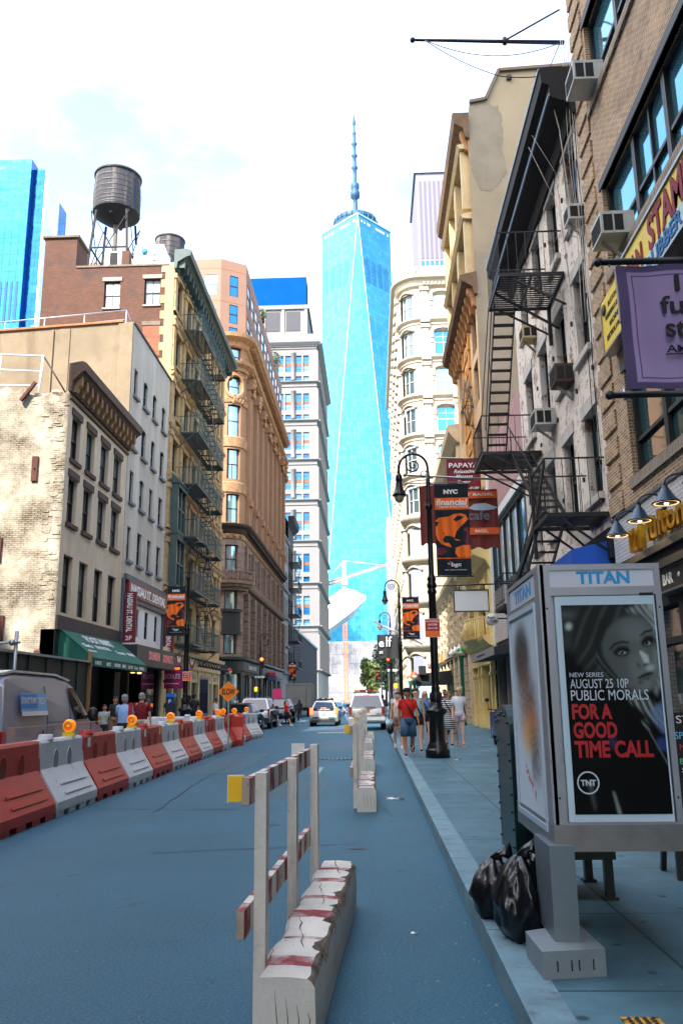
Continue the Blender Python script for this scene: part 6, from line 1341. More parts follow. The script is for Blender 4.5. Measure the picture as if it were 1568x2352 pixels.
def flame_sheet(U, V):
    a = np.array([.62, .72, .80]); rgb = np.ones(U.shape+(3,))*a; n = .5+.5*np.sin(U*31+9*np.sin(V*17))*np.cos(V*43+5*np.sin(U*13)); ax = .42+.22*(1-V)*.9
    m = EL(U, V, .40, .80, .30, .17, soft=.15); rgb = rgb*(1-m[..., None])+m[..., None]*np.array([.03, .028, .025])*(1+2*n[..., None])
    for cx, cy, rx, ry, c in ((.45, .62, .27, .13, (.20, .10, .05)), (.66, .56, .16, .10, (.10, .06, .04)), (.55, .47, .28, .10, (.30, .14, .07)), (.66, .44, .14, .06, (.75, .22, .06)), (.5, .375, .2, .08, (.9, .45, .05)), (.7, .37, .18, .1, (.34, .2, .14)), (.74, .26, .14, .1, (.12, .12, .14)), (.62, .22, .05, .06, (.2, .2, .24))):
        m = EL(U, V, cx, cy, rx, ry, soft=.3)*(.55+.45*n); rgb = rgb*(1-m[..., None])+m[..., None]*np.array(c)
    for k in range(6):
        m = EL(U, V, .34+.06*k, .20-.022*k, .035, .02, -30, .3)*(n > .35); rgb = rgb*(1-m[..., None])+m[..., None]*np.array([.5, .04, .08])
    return rgb
KAL = M('kiosk aluminium', C(150, 154, 160), .45, .55, var=.10, vs=3, spots=(C(110, 112, 116), 7, .6, .75))
KPALE = M('kiosk pale panel', C(206, 212, 222), .4, var=.03)
kz = thing('phone_kiosk', 'aluminium street phone kiosk with dark portrait poster standing on a single post', 'kiosk', (1.35, 5.5, .15))
kx0, kx1, ky0, ky1, kz0, kz1 = 1.0, 1.70, 4.92, 6.1, .72, 2.32
b = MB(); b.box(kx0+.02, kx1-.02, ky0+.02, ky1, kz0+.02, kz1-.01)
# front frame
for x0, x1, z0, z1 in ((kx0, kx0+.055, kz0+.13, kz1), (kx1-.035, kx1, kz0+.13, kz1), (kx0+.055, kx1-.035, kz1-.035, kz1), (kx0+.055, kx1-.035, 2.135, 2.185), (kx0+.055, kx1-.035, .85, .87)): b.box(x0, x1, ky0-.012, ky0+.02, z0, z1)
# left side frame
for y0, y1, z0, z1 in ((ky0-.012, ky0+.12, kz0+.06, kz1), (ky1-.1, ky1, kz0+.06, kz1), (ky0+.12, ky1-.1, kz1-.03, kz1), (ky0+.12, ky1-.1, 2.10, 2.14), (ky0+.12, ky1-.1, kz0+.06, kz0+.10)): b.box(kx0-.012, kx0+.02, y0, y1, z0, z1)
b.build('housing', KAL, kz)
b = MB(); b.prism([(kx0-.016, kz0), (kx1+.016, kz0), (kx1+.016, kz0+.14), (kx0-.016, kz0+.14)], ky0-.02, ky1, 'y'); b.build('skirt', M('brushed skirt steel', C(142, 138, 136), .35, .8, var=.15, vs=6), kz)
b = MB(); b.box(kx0+.055, kx1-.035, ky0-.004, ky0+.01, 2.185, 2.285); b.build('header_panel', KPALE, kz)
b = MB(); b.text('TITAN', ((kx0+kx1)/2+.02, ky0-.004, 2.24), X3, Z3, .31, .075, .003, 0, .035); b.build('header_lettering', M('cyan print', C(24, 150, 214), .4), kz)
b = MB(); b.box(kx0-.004, kx0+.01, ky0+.13, ky1-.11, 2.15, 2.285); b.build('side_header', KPALE, kz)
b = MB(); b.text('TITAN', (kx0-.004, 5.5, 2.22), (0, -1, 0), Z3, .6, .085, .003, 0, .035); b.build('header_lettering', M('cyan print', C(24, 150, 214), .4), kz)
b = MB(); b.box(kx0+.075, kx1-.045, ky0-.008, ky0+.015, .872, 2.13); b.build('poster_border', M('pale poster border', C(190, 214, 226), .35), kz)
PW, PH, pcx, pcz = .535, 1.165, 1.378, 1.495
pic = picture('poster', portrait, (pcx, ky0-.0115, pcz), X3, Z3, PW, PH, 200, 360, kz, .35, None, .08)
def ptxt(b, t, u0, u1, v, h, fat=.02): b.text(t, (pcx+((u0+u1)/2-.5)*PW, ky0-.012, pcz+(v-.5)*PH), X3, Z3, (u1-u0)*PW, h*PH, .002, 0, fat)
b = MB(); ptxt(b, 'NEW SERIES', .04, .40, .655, .022, 0); ptxt(b, 'AUGUST 25 10P', .04, .66, .612, .045, .0); ptxt(b, 'PUBLIC MORALS', .04, .86, .556, .05, .0)
c = Vector((pcx-.345*PW, ky0-.0125, pcz-.355*PH)); n = 40; R0, R1 = .062, .054
for i in range(n):
    t0, t1 = 2*math.pi*i/n, 2*math.pi*(i+1)/n; b.poly([c+Vector((r_*math.cos(t), 0, r_*math.sin(t))) for r_, t in ((R0, t0), (R0, t1), (R1, t1), (R1, t0))])
b.text('TNT', c, X3, Z3, .085, .032, .002, 0, .035); b.build('poster_lettering', M('pale print', C(196, 210, 220), .4), kz)
b = MB(); ptxt(b, 'FOR A', .04, .46, .478, .075, .035); ptxt(b, 'GOOD', .04, .50, .390, .078, .035); ptxt(b, 'TIME CALL', .04, .86, .300, .08, .035); b.build('red_lettering', M('red print', C(178, 12, 26), .4), kz)
b = MB(); b.box(kx0-.010, kx0+.012, ky0+.13, ky1-.11, kz0+.11, 2.095); b.build('side_border', M('pale poster border', C(190, 214, 226)), kz)
picture('side_poster', flame_sheet, (kx0-.0125, (ky0+ky1)/2+.01, 1.46), (0, -1, 0), Z3, .90, 1.2, 90, 130, kz, .6, None, .1)
b = MB()
for y in (ky0+.13, ky1-.12): b.box(kx0-.024, kx0-.008, y, y+.03, kz0+.08, 2.11)
for z in (2.08, kz0+.08): b.box(kx0-.024, kx0-.008, ky0+.16, ky1-.12, z, z+.035)
b.build('side_door_frame', M('pale door rail', C(192, 208, 222), .35, .3), kz)
b = MB(); [b.ball((x, ky0-.014, z), .006, 6, 0, 4) for x, z in ((kx0+.03, 2.06), (kx0+.03, 1.0), (kx1-.018, 2.06), (kx1-.018, 1.0))]; b.box(kx1-.13, kx1-.05, ky0-.016, ky0-.008, 2.133, 2.145); b.build('screws', BLACKMAT, kz)
b = MB(); b.box(.94, 1.075, 4.84, 5.28, .28, .76); b.build('post', M('pale post steel', C(112, 124, 130), .45, .5, var=.08, vs=5), kz)
b = MB(); b.prism([(.835, 4.66), (1.17, 4.72), (1.15, 5.22), (.82, 5.05)], .15, .282, 'z'); b.build('base', M('pale base steel', C(138, 148, 152), .5, .3, var=.12, vs=6, spots=(C(60, 120, 140), 9, .66, .7)), kz)
b = MB(); [b.box(x, x+.006, 4.655+(x-.835)*.18, 4.68+(x-.835)*.18, .185, .235) for x in (.91, .985, 1.025, 1.10)]; b.build('base_slots', BLACKMAT, kz)
# green mailbox behind the kiosk
mb = thing('mailbox', 'tall dark green street mailbox with rounded lid and rivets behind the phone kiosk', 'mailbox', (1.35, 6.6, .15))
MG = M('dark green enamel', C(18, 34, 30), .4, .2, var=.12, vs=4); MT = M('teal green enamel', C(28, 62, 62), .35, .3, var=.12, vs=5)
prof = [(6.35, .42), (6.35, 1.3)]+[(6.7-.35*math.cos(math.pi*i/10), 1.3+.2*math.sin(math.pi*i/10)) for i in range(1, 10)]+[(7.05, 1.3), (7.05, .42)]
b = MB(); b.prism(prof, 1.07, 1.7, 'x'); b.build('body', MG, mb)
b = MB(); b.prism([(y, z) for y, z in prof], 1.0, 1.07, 'x'); b.build('end_panel', MT, mb)
b = MB(); [b.ball((.995, 6.42+.14*i, 1.34+.1*math.sin(math.pi*(i+.5)/5)), .014, 6, 0, 4) for i in range(5)]; [b.ball((.995, y, .5+.12*i), .012, 6, 0, 4) for i in range(7) for y in (6.4, 7.0)]; b.build('rivets', M('rivet', C(34, 76, 74), .4, .4), mb)
for x in (1.06, 1.65):
    for y in (6.4, 7.0): b = MB(); b.box(x-.03, x+.03, y-.03, y+.03, .15, .42); b.box(x-.05, x+.05, y-.05, y+.05, .15, .17); b.build('leg', MG, mb)
# rubbish bags
def bag(label, c, r, seed):
    rn = random.Random(seed); n, m_ = 44, 26; b = MB(); vs = []; ph = [rn.uniform(0, 6.3) for _ in range(8)]
    for i in range(m_+1):
        t = math.pi*i/m_; zf = -math.cos(t); 
        for j in range(n):
            a = 2*math.pi*j/n; cr = .08*math.sin(5*a+ph[0]+2*zf)+.05*math.sin(9*a+ph[1]-4*zf)+.05*math.sin(14*a+ph[2]+7*zf)*(zf > -.2)+.03*math.sin(3*a+11*zf+ph[3])
            rad = max(0., math.sin(t))**.8*(1+cr)*(1-.42*max(0, zf)**1.2)
            vs.append((c[0]+r[0]*rad*math.cos(a), c[1]+r[1]*rad*math.sin(a), max(.155, c[2]+r[2]*(zf+.06*math.sin(6*a+ph[4])*math.sin(t)))))
    b.raw(vs, [(i*n+j, i*n+(j+1) % n, (i+1)*n+(j+1) % n, (i+1)*n+j) for i in range(m_) for j in range(n)], 0, True)
    b.tube([(c[0]+.02, c[1], c[2]+r[2]*.9), (c[0]+.05, c[1]+.02, c[2]+r[2]*1.12), (c[0]+.12, c[1], c[2]+r[2]*1.18)], [.05, .025, .06], 8)
    m, nt, bs = _new('black bin liner') if 'black bin liner' not in MATS else (MATS['black bin liner'], None, None)
    if nt: bs.inputs['Base Color'].default_value = (.003, .0035, .005, 1); bs.inputs['Roughness'].default_value = .26; bs.inputs['Specular IOR Level'].default_value = .5; _bump(nt, bs, _noise(nt, _coord(nt, scale=(1.2, 1.2, .5)), 7, 2, .5), .5, .05); MATS['black bin liner'] = m
    t = thing('rubbish_bag', label, 'rubbish bag', (c[0], c[1], .15), 'black rubbish bags by the kiosk'); b.build('sack', m, t)
bag('full shiny black rubbish bag leaning on the kiosk post nearest the kerb', (.87, 5.42, .37), (.175, .21, .25), 3)
bag('slumped black rubbish bag half hidden behind the fuller one', (.78, 5.95, .31), (.16, .2, .2), 9)
bag('black rubbish bag in the shade between kiosk post and mailbox', (1.06, 5.85, .36), (.15, .2, .25), 14)
# chalkboard and little lit conifer at the tavern door
cb = thing('chalkboard_sign', 'black chalkboard pavement sign with coloured specials writing at the picture edge', 'sign', (2.9, 7, .15))
b = MB(); b.box(2.38, 3.0, 7.0, 7.03, .25, 1.42); b.build('board', BLACKMAT, cb)
b = MB(); b.bar((2.36, 7.01, .15), (2.36, 7.01, 1.45), .04); b.bar((3.02, 7.01, .15), (3.02, 7.01, 1.45), .04); b.bar((2.36, 7.4, .15), (2.36, 7.03, 1.43), .04); b.build('frame', BLACK, cb)
for t, x, z, w, h, col, nm in (('STREET', 2.62, 1.365, .36, .06, (225, 225, 220), 'white'), ('SPECIALS', 2.56, 1.24, .28, .055, (110, 190, 220), 'blue'), ('MONDAY', 2.58, 1.15, .26, .045, (200, 60, 80), 'red'), ('BURGER', 2.56, 1.04, .24, .045, (90, 200, 140), 'green'), ('$4.-', 2.53, .97, .16, .05, (225, 225, 220), 'white'), ('WEDNESDAY', 2.6, .88, .3, .05, (220, 210, 130), 'yellow'), ('THURS', 2.54, .78, .2, .055, (110, 190, 220), 'blue'), ('BAR', 2.53, .60, .16, .055, (90, 200, 140), 'green')):
    b = MB(); b.text(t, (x, 6.998, z), X3, Z3, w, h, .003); b.build('chalk_lettering', M('%s chalk' % nm, C(*col), .9), cb)
tr = thing('potted_conifer', 'small potted conifer with fairy lights beside the tavern door', 'conifer', (3.55, 9, .15))
b = MB(); b.tube([(3.55, 9, .5), (3.55, 9, 2.0)], [.04, .01], 6); b.build('trunk', BROWN, tr); b = MB(); b.lathe((3.55, 9, .15), [(.16, 0), (.22, .4)], 14); b.build('pot', BLACK, tr)
b = MB(); rn = random.Random(5)
for i in range(1500): k = rn.random()**.7; a = rn.random()*6.3; rr = (1-k)*.45*(.5+.5*rn.random()); p = Vector((3.55+rr*math.cos(a), 9+rr*math.sin(a), .55+k*1.5)); d = Vector((math.cos(a), math.sin(a), -.3))*.07; e_ = Vector((-math.sin(a), math.cos(a), 0))*.012; b.poly([p-e_, p+e_, p+d], rn.choice([0, 2]))
b.build('crown', LEAF, tr); b = MB(); [b.ball((3.55+(1-k)*.42*math.cos(a), 9+(1-k)*.42*math.sin(a), .55+k*1.45), .014, 6, 0, 4) for k, a in [(rn.random(), rn.random()*6.3) for _ in range(40)]]; b.build('fairy_lights', M('fairy light', C(255, 205, 120), .4, emit=2), tr)
pl_ = thing('wall_lamp', 'small orange lit bulb lamp inside the tavern front', 'lamp', (XR-.1, 12.6, 2.5)); b = MB(); b.ball((XR-.2, 12.6, 2.55), .07, 8); b.build('bulb', M('orange bulb', C(255, 150, 50), .4, emit=1.5), pl_); b = MB(); b.bar((XR-.2, 12.6, 2.65), (XR, 12.6, 2.7), .03); b.build('arm', BLACK, pl_)
# ---- bishop's crook street lamps
LB = M('glossy black lamp paint', C(20, 21, 24), .28, .3, var=.1, vs=6)
GLOBE = M('lamp globe glass', C(150, 140, 124), .15)
def lamp(label, x, y, s, z0=.15, base=True, k=1.0):
    """s: side the crook reaches to"""
    t = thing('street_lamp', label, 'street lamp', (x, y, z0), 'crook necked street lamps'); b = MB(); c = (x, y, z0)
    b.lathe(c, [(.30, 0), (.30, .17), (.285, .2), (.25, .22), (.255, .28), (.22, .33), (.195, .42), (.185, .98), (.2, 1.02), (.27, 1.07), (.27, 1.13), (.2, 1.18), (.15, 1.2), (.15, 1.3), (.12, 1.33)], 16); b.build('base', LB, t)
    b = MB(); b.lathe(c, [(.13, 1.3), (.15, 1.36), (.13, 1.5), (.1, 1.62), (.115, 1.66), (.085, 1.72), (.095, 1.8), (.1, 3.1), (.095, 4.0), (.12, 4.04), (.12, 4.1), (.095, 4.14), (.125, 4.2), (.125, 4.27), (.095, 4.32), (.12, 4.4), (.09, 4.46), (.07, 4.52), (.062, 6.2), (.1, 6.26), (.1, 6.34), (.06, 6.4), (.075, 6.46), (.055, 6.55), (.06, 6.9), (.04, 7.3)], 14); b.build('shaft', LB, t)
    for i in range(10): a = i*.628; b = MB() if not i else b; b.ball((x+.13*math.cos(a), y+.13*math.sin(a), z0+1.45), (.03, .03, .12), 6, 0, 5)
    b.build('leaf_collar', LB, t)
    r_ = .38; cx_ = x+s*r_; zc = z0+7.35
    b = MB(); b.tube([(x, y, z0+7.2)]+[(cx_-s*r_*math.cos(math.pi*i/14), y, zc+r_*math.sin(math.pi*i/14)*1.05) for i in range(15)]+[(cx_+s*r_, y, zc-.15)], .034, 8)
    b.tube([(cx_+.2*(1-i/26)*math.cos(i*.5+2.4), y, zc+.08+.2*(1-i/26)*math.sin(i*.5+2.4)) for i in range(24)], .02, 6)
    b.tube([(x+s*.1+.09*math.cos(i*.6), y, zc-.16+.09*math.sin(i*.6)) for i in range(9)], .016, 6); b.lathe((cx_, y, zc+r_*1.05), [(.03, 0), (.03, .06)], 8, 1); b.build('crook', [LB, M('orange tip', C(214, 96, 30))], t)
    lx = cx_+s*r_; b = MB(); b.lathe((lx, y, zc-.75), [(.17, 0), (.185, .03), (.165, .07), (.12, .17), (.085, .34), (.075, .4), (.09, .42), (.085, .56), (.04, .62)], 14); b.build('lantern_hood', LB, t)
    b = MB(); b.ball((lx, y, zc-.76), (.13, .13, .17), 14); b.build('globe', GLOBE, t); return t
lamp('nearest black crook lamp beside the kerb with big finance banner', 1.55, 21.13, -1); lamp('second black crook lamp along the right kerb with smaller banner', 1.5, 45, -1)
lamp('third black crook lamp along the right kerb by the black hanging flag', 1.35, 62, -1); lamp('black crook lamp on the left kerb in front of the yellow building', -7.36, 33, 1); lamp('faint black crook lamp far down the left kerb at the coffee corner', -10.7, 80, 1)
def bear(U, V):
    u = lambda x, y: ((x-590-(y-550)*.05)/390, 1-(y-550)/1060); O, K, MR = np.array([.86, .16, .02]), np.array([.012, .018, .024]), np.array([.16, .03, .045])
    rgb = np.ones(U.shape+(3,))*K
    def put(pts, c): m = inside(U, V, [u(*p) for p in pts]); rgb[m] = c
    rgb[(V > .722) & (V < .858)] = O
    put([(985, 1050), (1012, 1130), (1005, 1265), (955, 1240), (975, 1120), (930, 1080)], MR); put([(640, 1290), (720, 1285), (745, 1330), (700, 1372), (640, 1372)], MR)
    put([(603, 985), (650, 935), (760, 925), (830, 895), (900, 886), (960, 912), (988, 960), (955, 992), (905, 1040), (855, 1100), (832, 1172), (780, 1150), (725, 1148), (700, 1190), (722, 1232), (770, 1228), (805, 1285), (740, 1262), (680, 1242), (640, 1190), (612, 1110)], O)
    put([(850, 1290), (930, 1258), (1012, 1262), (1024, 1400), (880, 1400), (842, 1350)], O); put([(815, 960), (870, 912), (945, 928), (900, 962), (845, 984)], K); put([(603, 985), (652, 985), (632, 1035), (610, 1045)], K)
    put([(820, 1185), (880, 1195), (910, 1210), (850, 1205)], O); put([(690, 1110), (725, 1112), (720, 1140), (705, 1130)], np.array([.6, .08, .01]))
    rgb[(V > .185) & (V < .192)] = O
    return rgb*(1+.22*np.sin(U*22+V*3)[..., None]*((V < .7))[..., None])
def city_banner(label, xc, y, z0, z1, w, shaft, fine=1.0):
    t = thing('lamp_banner', label, 'banner', (xc, y, z0), 'orange and black finance banners on lamp posts'); h = z1-z0
    picture('cloth', bear, (xc, y, (z0+z1)/2), X3, Z3, w, h, int(90*fine), int(220*fine), t, .75, lambda U, V: .02*np.sin(U*14+V*2)*(1-abs(2*V-1))*w, .2)
    b = MB(); T = lambda s, v, hh, ww, du=0, fat=.02, sh=0: b.text(s, (xc+du*w, y-.012, z0+v*h), X3, Z3, ww*w, hh*h, .006, 0, fat, sh)
    T('NYC', .922, .05, .42, -.02, .06); T('financial', .807, .072, .92, 0, .03, .15); T('Capital of the World', .752, .03, .86, .04, .02); T('bgc', .115, .055, .30, .06, .03, .1); T('voice - electronic brokerage', .062, .014, .64, .04)
    b.box(xc-.19*w, xc-.13*w, y-.02, y-.012, z0+.128*h, z0+.135*h); b.box(xc-.14*w, xc-.13*w, y-.02, y-.012, z0+.115*h, z0+.135*h); b.build('lettering', WHITE, t)
    b = MB(); b.box(xc-.12*w, xc-.07*w, y-.02, y-.012, z0+.138*h, z0+.146*h); b.box(xc-.12*w, xc-.108*w, y-.02, y-.012, z0+.146*h, z0+.158*h); b.build('orange_mark', M('orange print', C(236, 100, 30)), t)
    b = MB()
    for z in (z0-.02, z1+.02): b.tube([(shaft, y, z), (xc+math.copysign(w/2+.04, xc-shaft), y, z)], .018, 6)
    b.build('banner_arm', BLACK, t)
city_banner('large orange and black finance banner on the nearest lamp post', 2.14, 21.1, 4.62, 7.02, .88, 1.6); city_banner('smaller orange and black finance banner on the second right lamp post', 2.12, 45, 4.72, 6.95, .9, 1.5, .6)
city_banner('orange and black finance banner on the left lamp post before the dental signs', -7.84, 33, 4.15, 6.08, .72, -7.4, .6); city_banner('distant red finance banner against the black building on the left', -10.7, 112, 4.2, 6.6, .95, -11.25, .3)
city_banner('distant dark finance banner before the tree at the far crossing', .6, 100, 3.6, 5.2, .5, 1.0, .3)
# street signs
RS = M('regulation sign red', C(190, 16, 18), .45); OS = M('orange sign panel', C(250, 112, 10), .5)
def nostand(label, x, y, z, w=.38, h=.46):
    t = thing('parking_sign', label, 'sign', (x, y, z), 'red no standing signs'); b = MB(); b.box(x-w/2, x+w/2, y-.006, y, z, z+h); b.build('plate', WHITE, t)
    b = MB(); b.box(x-w/2+.012, x+w/2-.012, y-.012, y-.006, z+h*.34, z+h-.012); b.build('red_panel', RS, t); b = MB(); b.box(x-w/2+.012, x+w/2-.012, y-.012, y-.006, z+.012, z+h*.34); b.build('orange_panel', OS, t)
    b = MB(); b.text('NO STANDING', (x, y-.012, z+h*.86), X3, Z3, w*.82, h*.1, .003, 0, .02); b.text('ANYTIME', (x, y-.012, z+h*.68), X3, Z3, w*.62, h*.1, .003, 0, .02)
    b.box(x-.08, x+.08, y-.016, y-.012, z+h*.47, z+h*.5)
    for s in (-1, 1): b.poly([(x+s*.13, y-.016, z+h*.485), (x+s*.07, y-.016, z+h*.54), (x+s*.07, y-.016, z+h*.43)])
    b.build('lettering', WHITE, t); return t
nostand('red and orange no standing sign on the nearest right lamp post', 1.52, 20.98, 3.06); nostand('red and orange no standing sign on the left lamp post', -7.28, 32.85, 2.36, .34, .36)
def oneway(label, x, y, z, w=.9, h=.3):
    t = thing('one_way_sign', label, 'sign', (x, y, z), 'one way arrow signs'); b = MB(); b.box(x-w/2, x+w/2, y-.01, y, z, z+h); b.build('plate', BLACKMAT, t)
    b = MB(); zc = z+h/2; b.poly([(x-w*.46, y-.014, zc-h*.27), (x+w*.22, y-.014, zc-h*.27), (x+w*.22, y-.014, zc-h*.42), (x+w*.46, y-.014, zc), (x+w*.22, y-.014, zc+h*.42), (x+w*.22, y-.014, zc+h*.27), (x-w*.46, y-.014, zc+h*.27)]); b.build('arrow', WHITE, t)
    b = MB(); b.text('ONE WAY', (x-.08, y-.015, zc), X3, Z3, w*.55, h*.36, .003, 0, .02); b.build('lettering', BLACKMAT, t)
oneway('one way arrow sign in front of the dark green coffee shop', -8.84, 66, 3.25); oneway('one way arrow sign below the red traffic light on the right', 1.56, 65.6, 3.62)
def post(name, label, cat, x, y, z1, r_=.06, m=BLACK, z0=.15):
    t = thing(name, label, cat, (x, y, z0)); b = MB(); b.lathe((x, y, z0), [(r_*2, 0), (r_*1.6, .3), (r_, .4), (r_, z1-z0)], 10); b.build('pole', m, t); return t
def signal(label, x, y, z1, heads, r_=.07):
    t = post('traffic_light', label, 'traffic light', x, y, z1, r_)
    for dx, z, kind in heads:
        b = MB(); hh = .9 if kind == 'red' else .36; b.box(x+dx-.17, x+dx+.17, y-.3, y-.05, z-hh+.2, z+.2)
        b.build('signal_head', BLACKMAT if kind == 'red' else M('yellow signal box', C(190, 130, 30), .6), t)
        b = MB()
        if kind == 'red': b.ball((x+dx, y-.31, z), (.13, .05, .13), 14, 0, 8); b.build('red_lens', M('lit red lens', C(255, 60, 20), .4, emit=3), t); b = MB(); [b.lathe((x+dx, y-.32, z-q), [(.1, 0), (.1, .01)], 10) for q in (.3, .57)]; b.build('dark_lens', BLACK, t)
        else: b.ball((x+dx, y-.31, z), (.09, .03, .13), 10, 0, 6); [b.box(x+dx-.07+.04*i, x+dx-.045+.04*i, y-.33, y-.3, z+.08, z+.2) for i in range(4)]; b.build('hand_lens', M('lit orange hand', C(255, 140, 20), .4, emit=2), t)
    return t
signal('traffic light showing red by the coffee shop on the left', -8.95, 68, 5.6, ((0, 4.85, 'red'), (-.45, 2.45, 'hand'))); signal('traffic light showing red beside the black flag on the right', 1.25, 66, 6.0, ((0, 4.65, 'red'), (.5, 2.55, 'hand')))
t = post('street_lamp', 'grey highway lamp with curved arm before the bright green tree', 'street lamp', 1.04, 100, 5.6, .07, M('teal grey pole', C(70, 100, 104), .5, .3), 0); b = MB(); b.tube([(1.04, 100, 5.5), (.9, 100, 5.9), (.2, 100, 6.15), (-.9, 100, 6.2)], .05, 6); b.ball((-1.1, 100, 6.18), (.3, .14, .08), 10); b.build('lamp_arm', M('teal grey pole', C(70, 100, 104)), t)
def globe(label, x, y, z, col, name='subway_globe', m=None):
    m = m or M('subway green post', C(20, 96, 78), .5, .2); t = thing('subway_globe_lamp', label, 'globe lamp', (x, y, .15)); b = MB(); b.lathe((x, y, .15), [(.16, 0), (.12, .2), (.1, .3), (.1, z-.5), (.16, z-.4), (.12, z-.34)], 10); b.build('post', m, t)
    b = MB(); b.lathe((x, y, z), [(.24*math.cos(a*math.pi/16), .24*math.sin(a*math.pi/16)) for a in range(0, 9)], 16, cap=False); b.build('coloured_dome', M('globe ' + name, col, .25), t); b = MB(); b.lathe((x, y, z), [(.24*math.cos(a*math.pi/16)+.001, -.24*math.sin(a*math.pi/16)) for a in range(8, -1, -1)], 16, cap=False); b.build('pale_bowl', M('globe pale bowl', C(232, 226, 210), .25), t)
globe('green and white subway globe lamp in front of the yellow shop', 4.85, 46, 4.05, C(16, 130, 70), 'green'); globe('orange and cream subway globe lamp, lower of the two', 2.55, 58, 2.92, C(214, 70, 24), 'orange'); globe('orange and cream subway globe lamp, higher of the two', 2.86, 58.4, 3.14, C(214, 70, 24), 'orange')
globe('red and white subway globe lamp before the coffee shop', -10.3, 60, 3.65, C(200, 30, 26), 'red', M('teal post', C(30, 84, 92), .5, .2))
# hanging flags and boards on the right
def flag(label, x0, x1, y, z0, z1, mat, rod=None, wave=.04, name='hanging_banner', group=None):
    t = thing(name, label, 'banner', (x1, y, z0), group); b = MB(); n = 14
    for i in range(n):
        xa, xb = x0+(x1-x0)*i/n, x0+(x1-x0)*(i+1)/n; ya, yb = y+wave*math.sin(i*.9), y+wave*math.sin((i+1)*.9)
        b.raw([(xa, ya, z0-.04*math.sin(i)), (xb, yb, z0-.04*math.sin(i+1)), (xb, yb, z1), (xa, ya, z1)], [(0, 1, 2, 3)], 0, True)
    b.build('cloth', mat, t)
    if rod: b = MB(); b.tube([(rod[0], y, rod[2]), (rod[1], y, rod[3])], rod[4], 8); b.ball((rod[0], y, rod[2]), rod[4]*2, 8); b.build('rod', STEEL, t)
    return t
def lett(t, mat, y, rows, nm='lettering', sh=0):
    b = MB(); [b.text(s, (x, y, z), X3, Z3, w, h, .01, 0, .015, sh) for s, x, z, w, h in rows]; b.build(nm, mat, t)
t = flag('dark red massage parlour banner hanging over the pavement', 3.3, 4.72, 34, 10.0, 11.5, M('dark red cloth', C(112, 10, 20), .7, var=.1), (3.0, XR, 11.56, 11.5, .025))
lett(t, WHITE, 33.93, (('PAPAYA', 4.02, 11.2, 1.26, .2),)); lett(t, WHITE, 33.93, (('Relaxative', 4.04, 10.93, .9, .16), ('Massage', 4.02, 10.7, .72, .16), ('Center', 4.0, 10.47, .56, .15), ('-8188', 4.4, 10.2, .45, .1)), 'script_lettering', .3)
BG = M('brown red cloth', C(112, 38, 30), .7, var=.15)
t = flag('brown red bagel cafe banner with orange bands on a long steel rod', 3.32, 4.42, 28, 6.55, 8.62, BG, (1.25, XR, 9.2, 8.9, .035)); b = MB(); b.box(3.32, 4.42, 27.93, 27.95, 8.3, 8.55); b.box(3.32, 4.42, 27.93, 27.95, 7.02, 7.26); b.build('orange_band', M('orange cloth', C(228, 92, 24), .7), t)
lett(t, WHITE, 27.92, (('T BAGEL', 3.82, 8.43, .95, .09), ('BAGEL', 3.82, 7.14, .45, .1))); lett(t, M('grey blue print', C(96, 110, 124)), 27.92, (('cafe', 3.74, 7.7, .72, .34),), 'cafe_lettering')
b = MB(); b.poly([(3.4, 27.93, 7.95), (3.6, 27.93, 8.1), (4.0, 27.93, 8.12), (4.3, 27.93, 8.0), (4.4, 27.93, 7.98), (4.3, 27.93, 7.9), (3.9, 27.93, 7.86), (3.6, 27.93, 7.88)]); b.build('pale_shape', M('pale blue print', C(170, 186, 200)), t)
flag('second brown red bagel banner behind the nearest lamp post', 1.75, 2.3, 28.2, 6.75, 8.85, BG, (1.3, 3.3, 8.95, 8.95, .025))
t = flag('black hanging flag with large pale letters by the right traffic light', .36, 1.95, 60, 4.4, 6.1, M('black cloth', C(18, 20, 24), .7), (.2, 3.6, 7.05, 5.4, .04)); lett(t, M('grey print', C(190, 196, 204)), 59.9, (('e', .66, 5.42, .36, .42), ('lf', 1.2, 5.6, .4, .72), ('st', .62, 4.85, .26, .2)))
b = MB(); b.bar((.2, 60, 7.0), (3.6, 60, 5.3), .05); b.bar((.2, 60, 6.8), (3.6, 60, 5.1), .05); [b.bar((.2+.42*i, 60, 7-.21*i), (.2+.42*i, 60, 6.8-.21*i), .03) for i in range(9)]; b.build('bracket', STEEL, t)
t = thing('hanging_sign', 'blank white rectangular sign hanging in a black frame', 'sign', (3.95, 33, 4.95)); b = MB(); b.box(3.3, 4.62, 32.98, 33.02, 4.94, 5.74); b.build('board', M('sun bleached white board', C(236, 238, 236), .5, var=.02), t)
b = MB(); [b.box(*q) for q in ((3.26, 4.66, 32.96, 33.04, 4.9, 4.94), (3.26, 4.66, 32.96, 33.04, 5.74, 5.78), (3.26, 3.3, 32.96, 33.04, 4.94, 5.74), (4.62, 4.66, 32.96, 33.04, 4.94, 5.74))]; b.tube([(2.6, 33, 5.95), (XR, 33, 6.0)], .03, 6); b.tube([(3.5, 33, 5.78), (3.5, 33, 5.97)], .02, 5); b.tube([(4.5, 33, 5.78), (4.5, 33, 5.98)], .02, 5); b.build('frame', BLACK, t)
t = thing('round_sign', 'round white bagel cafe sign on a black bracket', 'sign', (3.87, 27, 3.85)); b = MB(); b.lathe((0, 0, 0), [(.2, 0), (.2, .06)], 28); b.v = [(3.87+x, 27-z, 4.04+y) for x, y, z in b.v]; b.build('disc', WHITE, t)
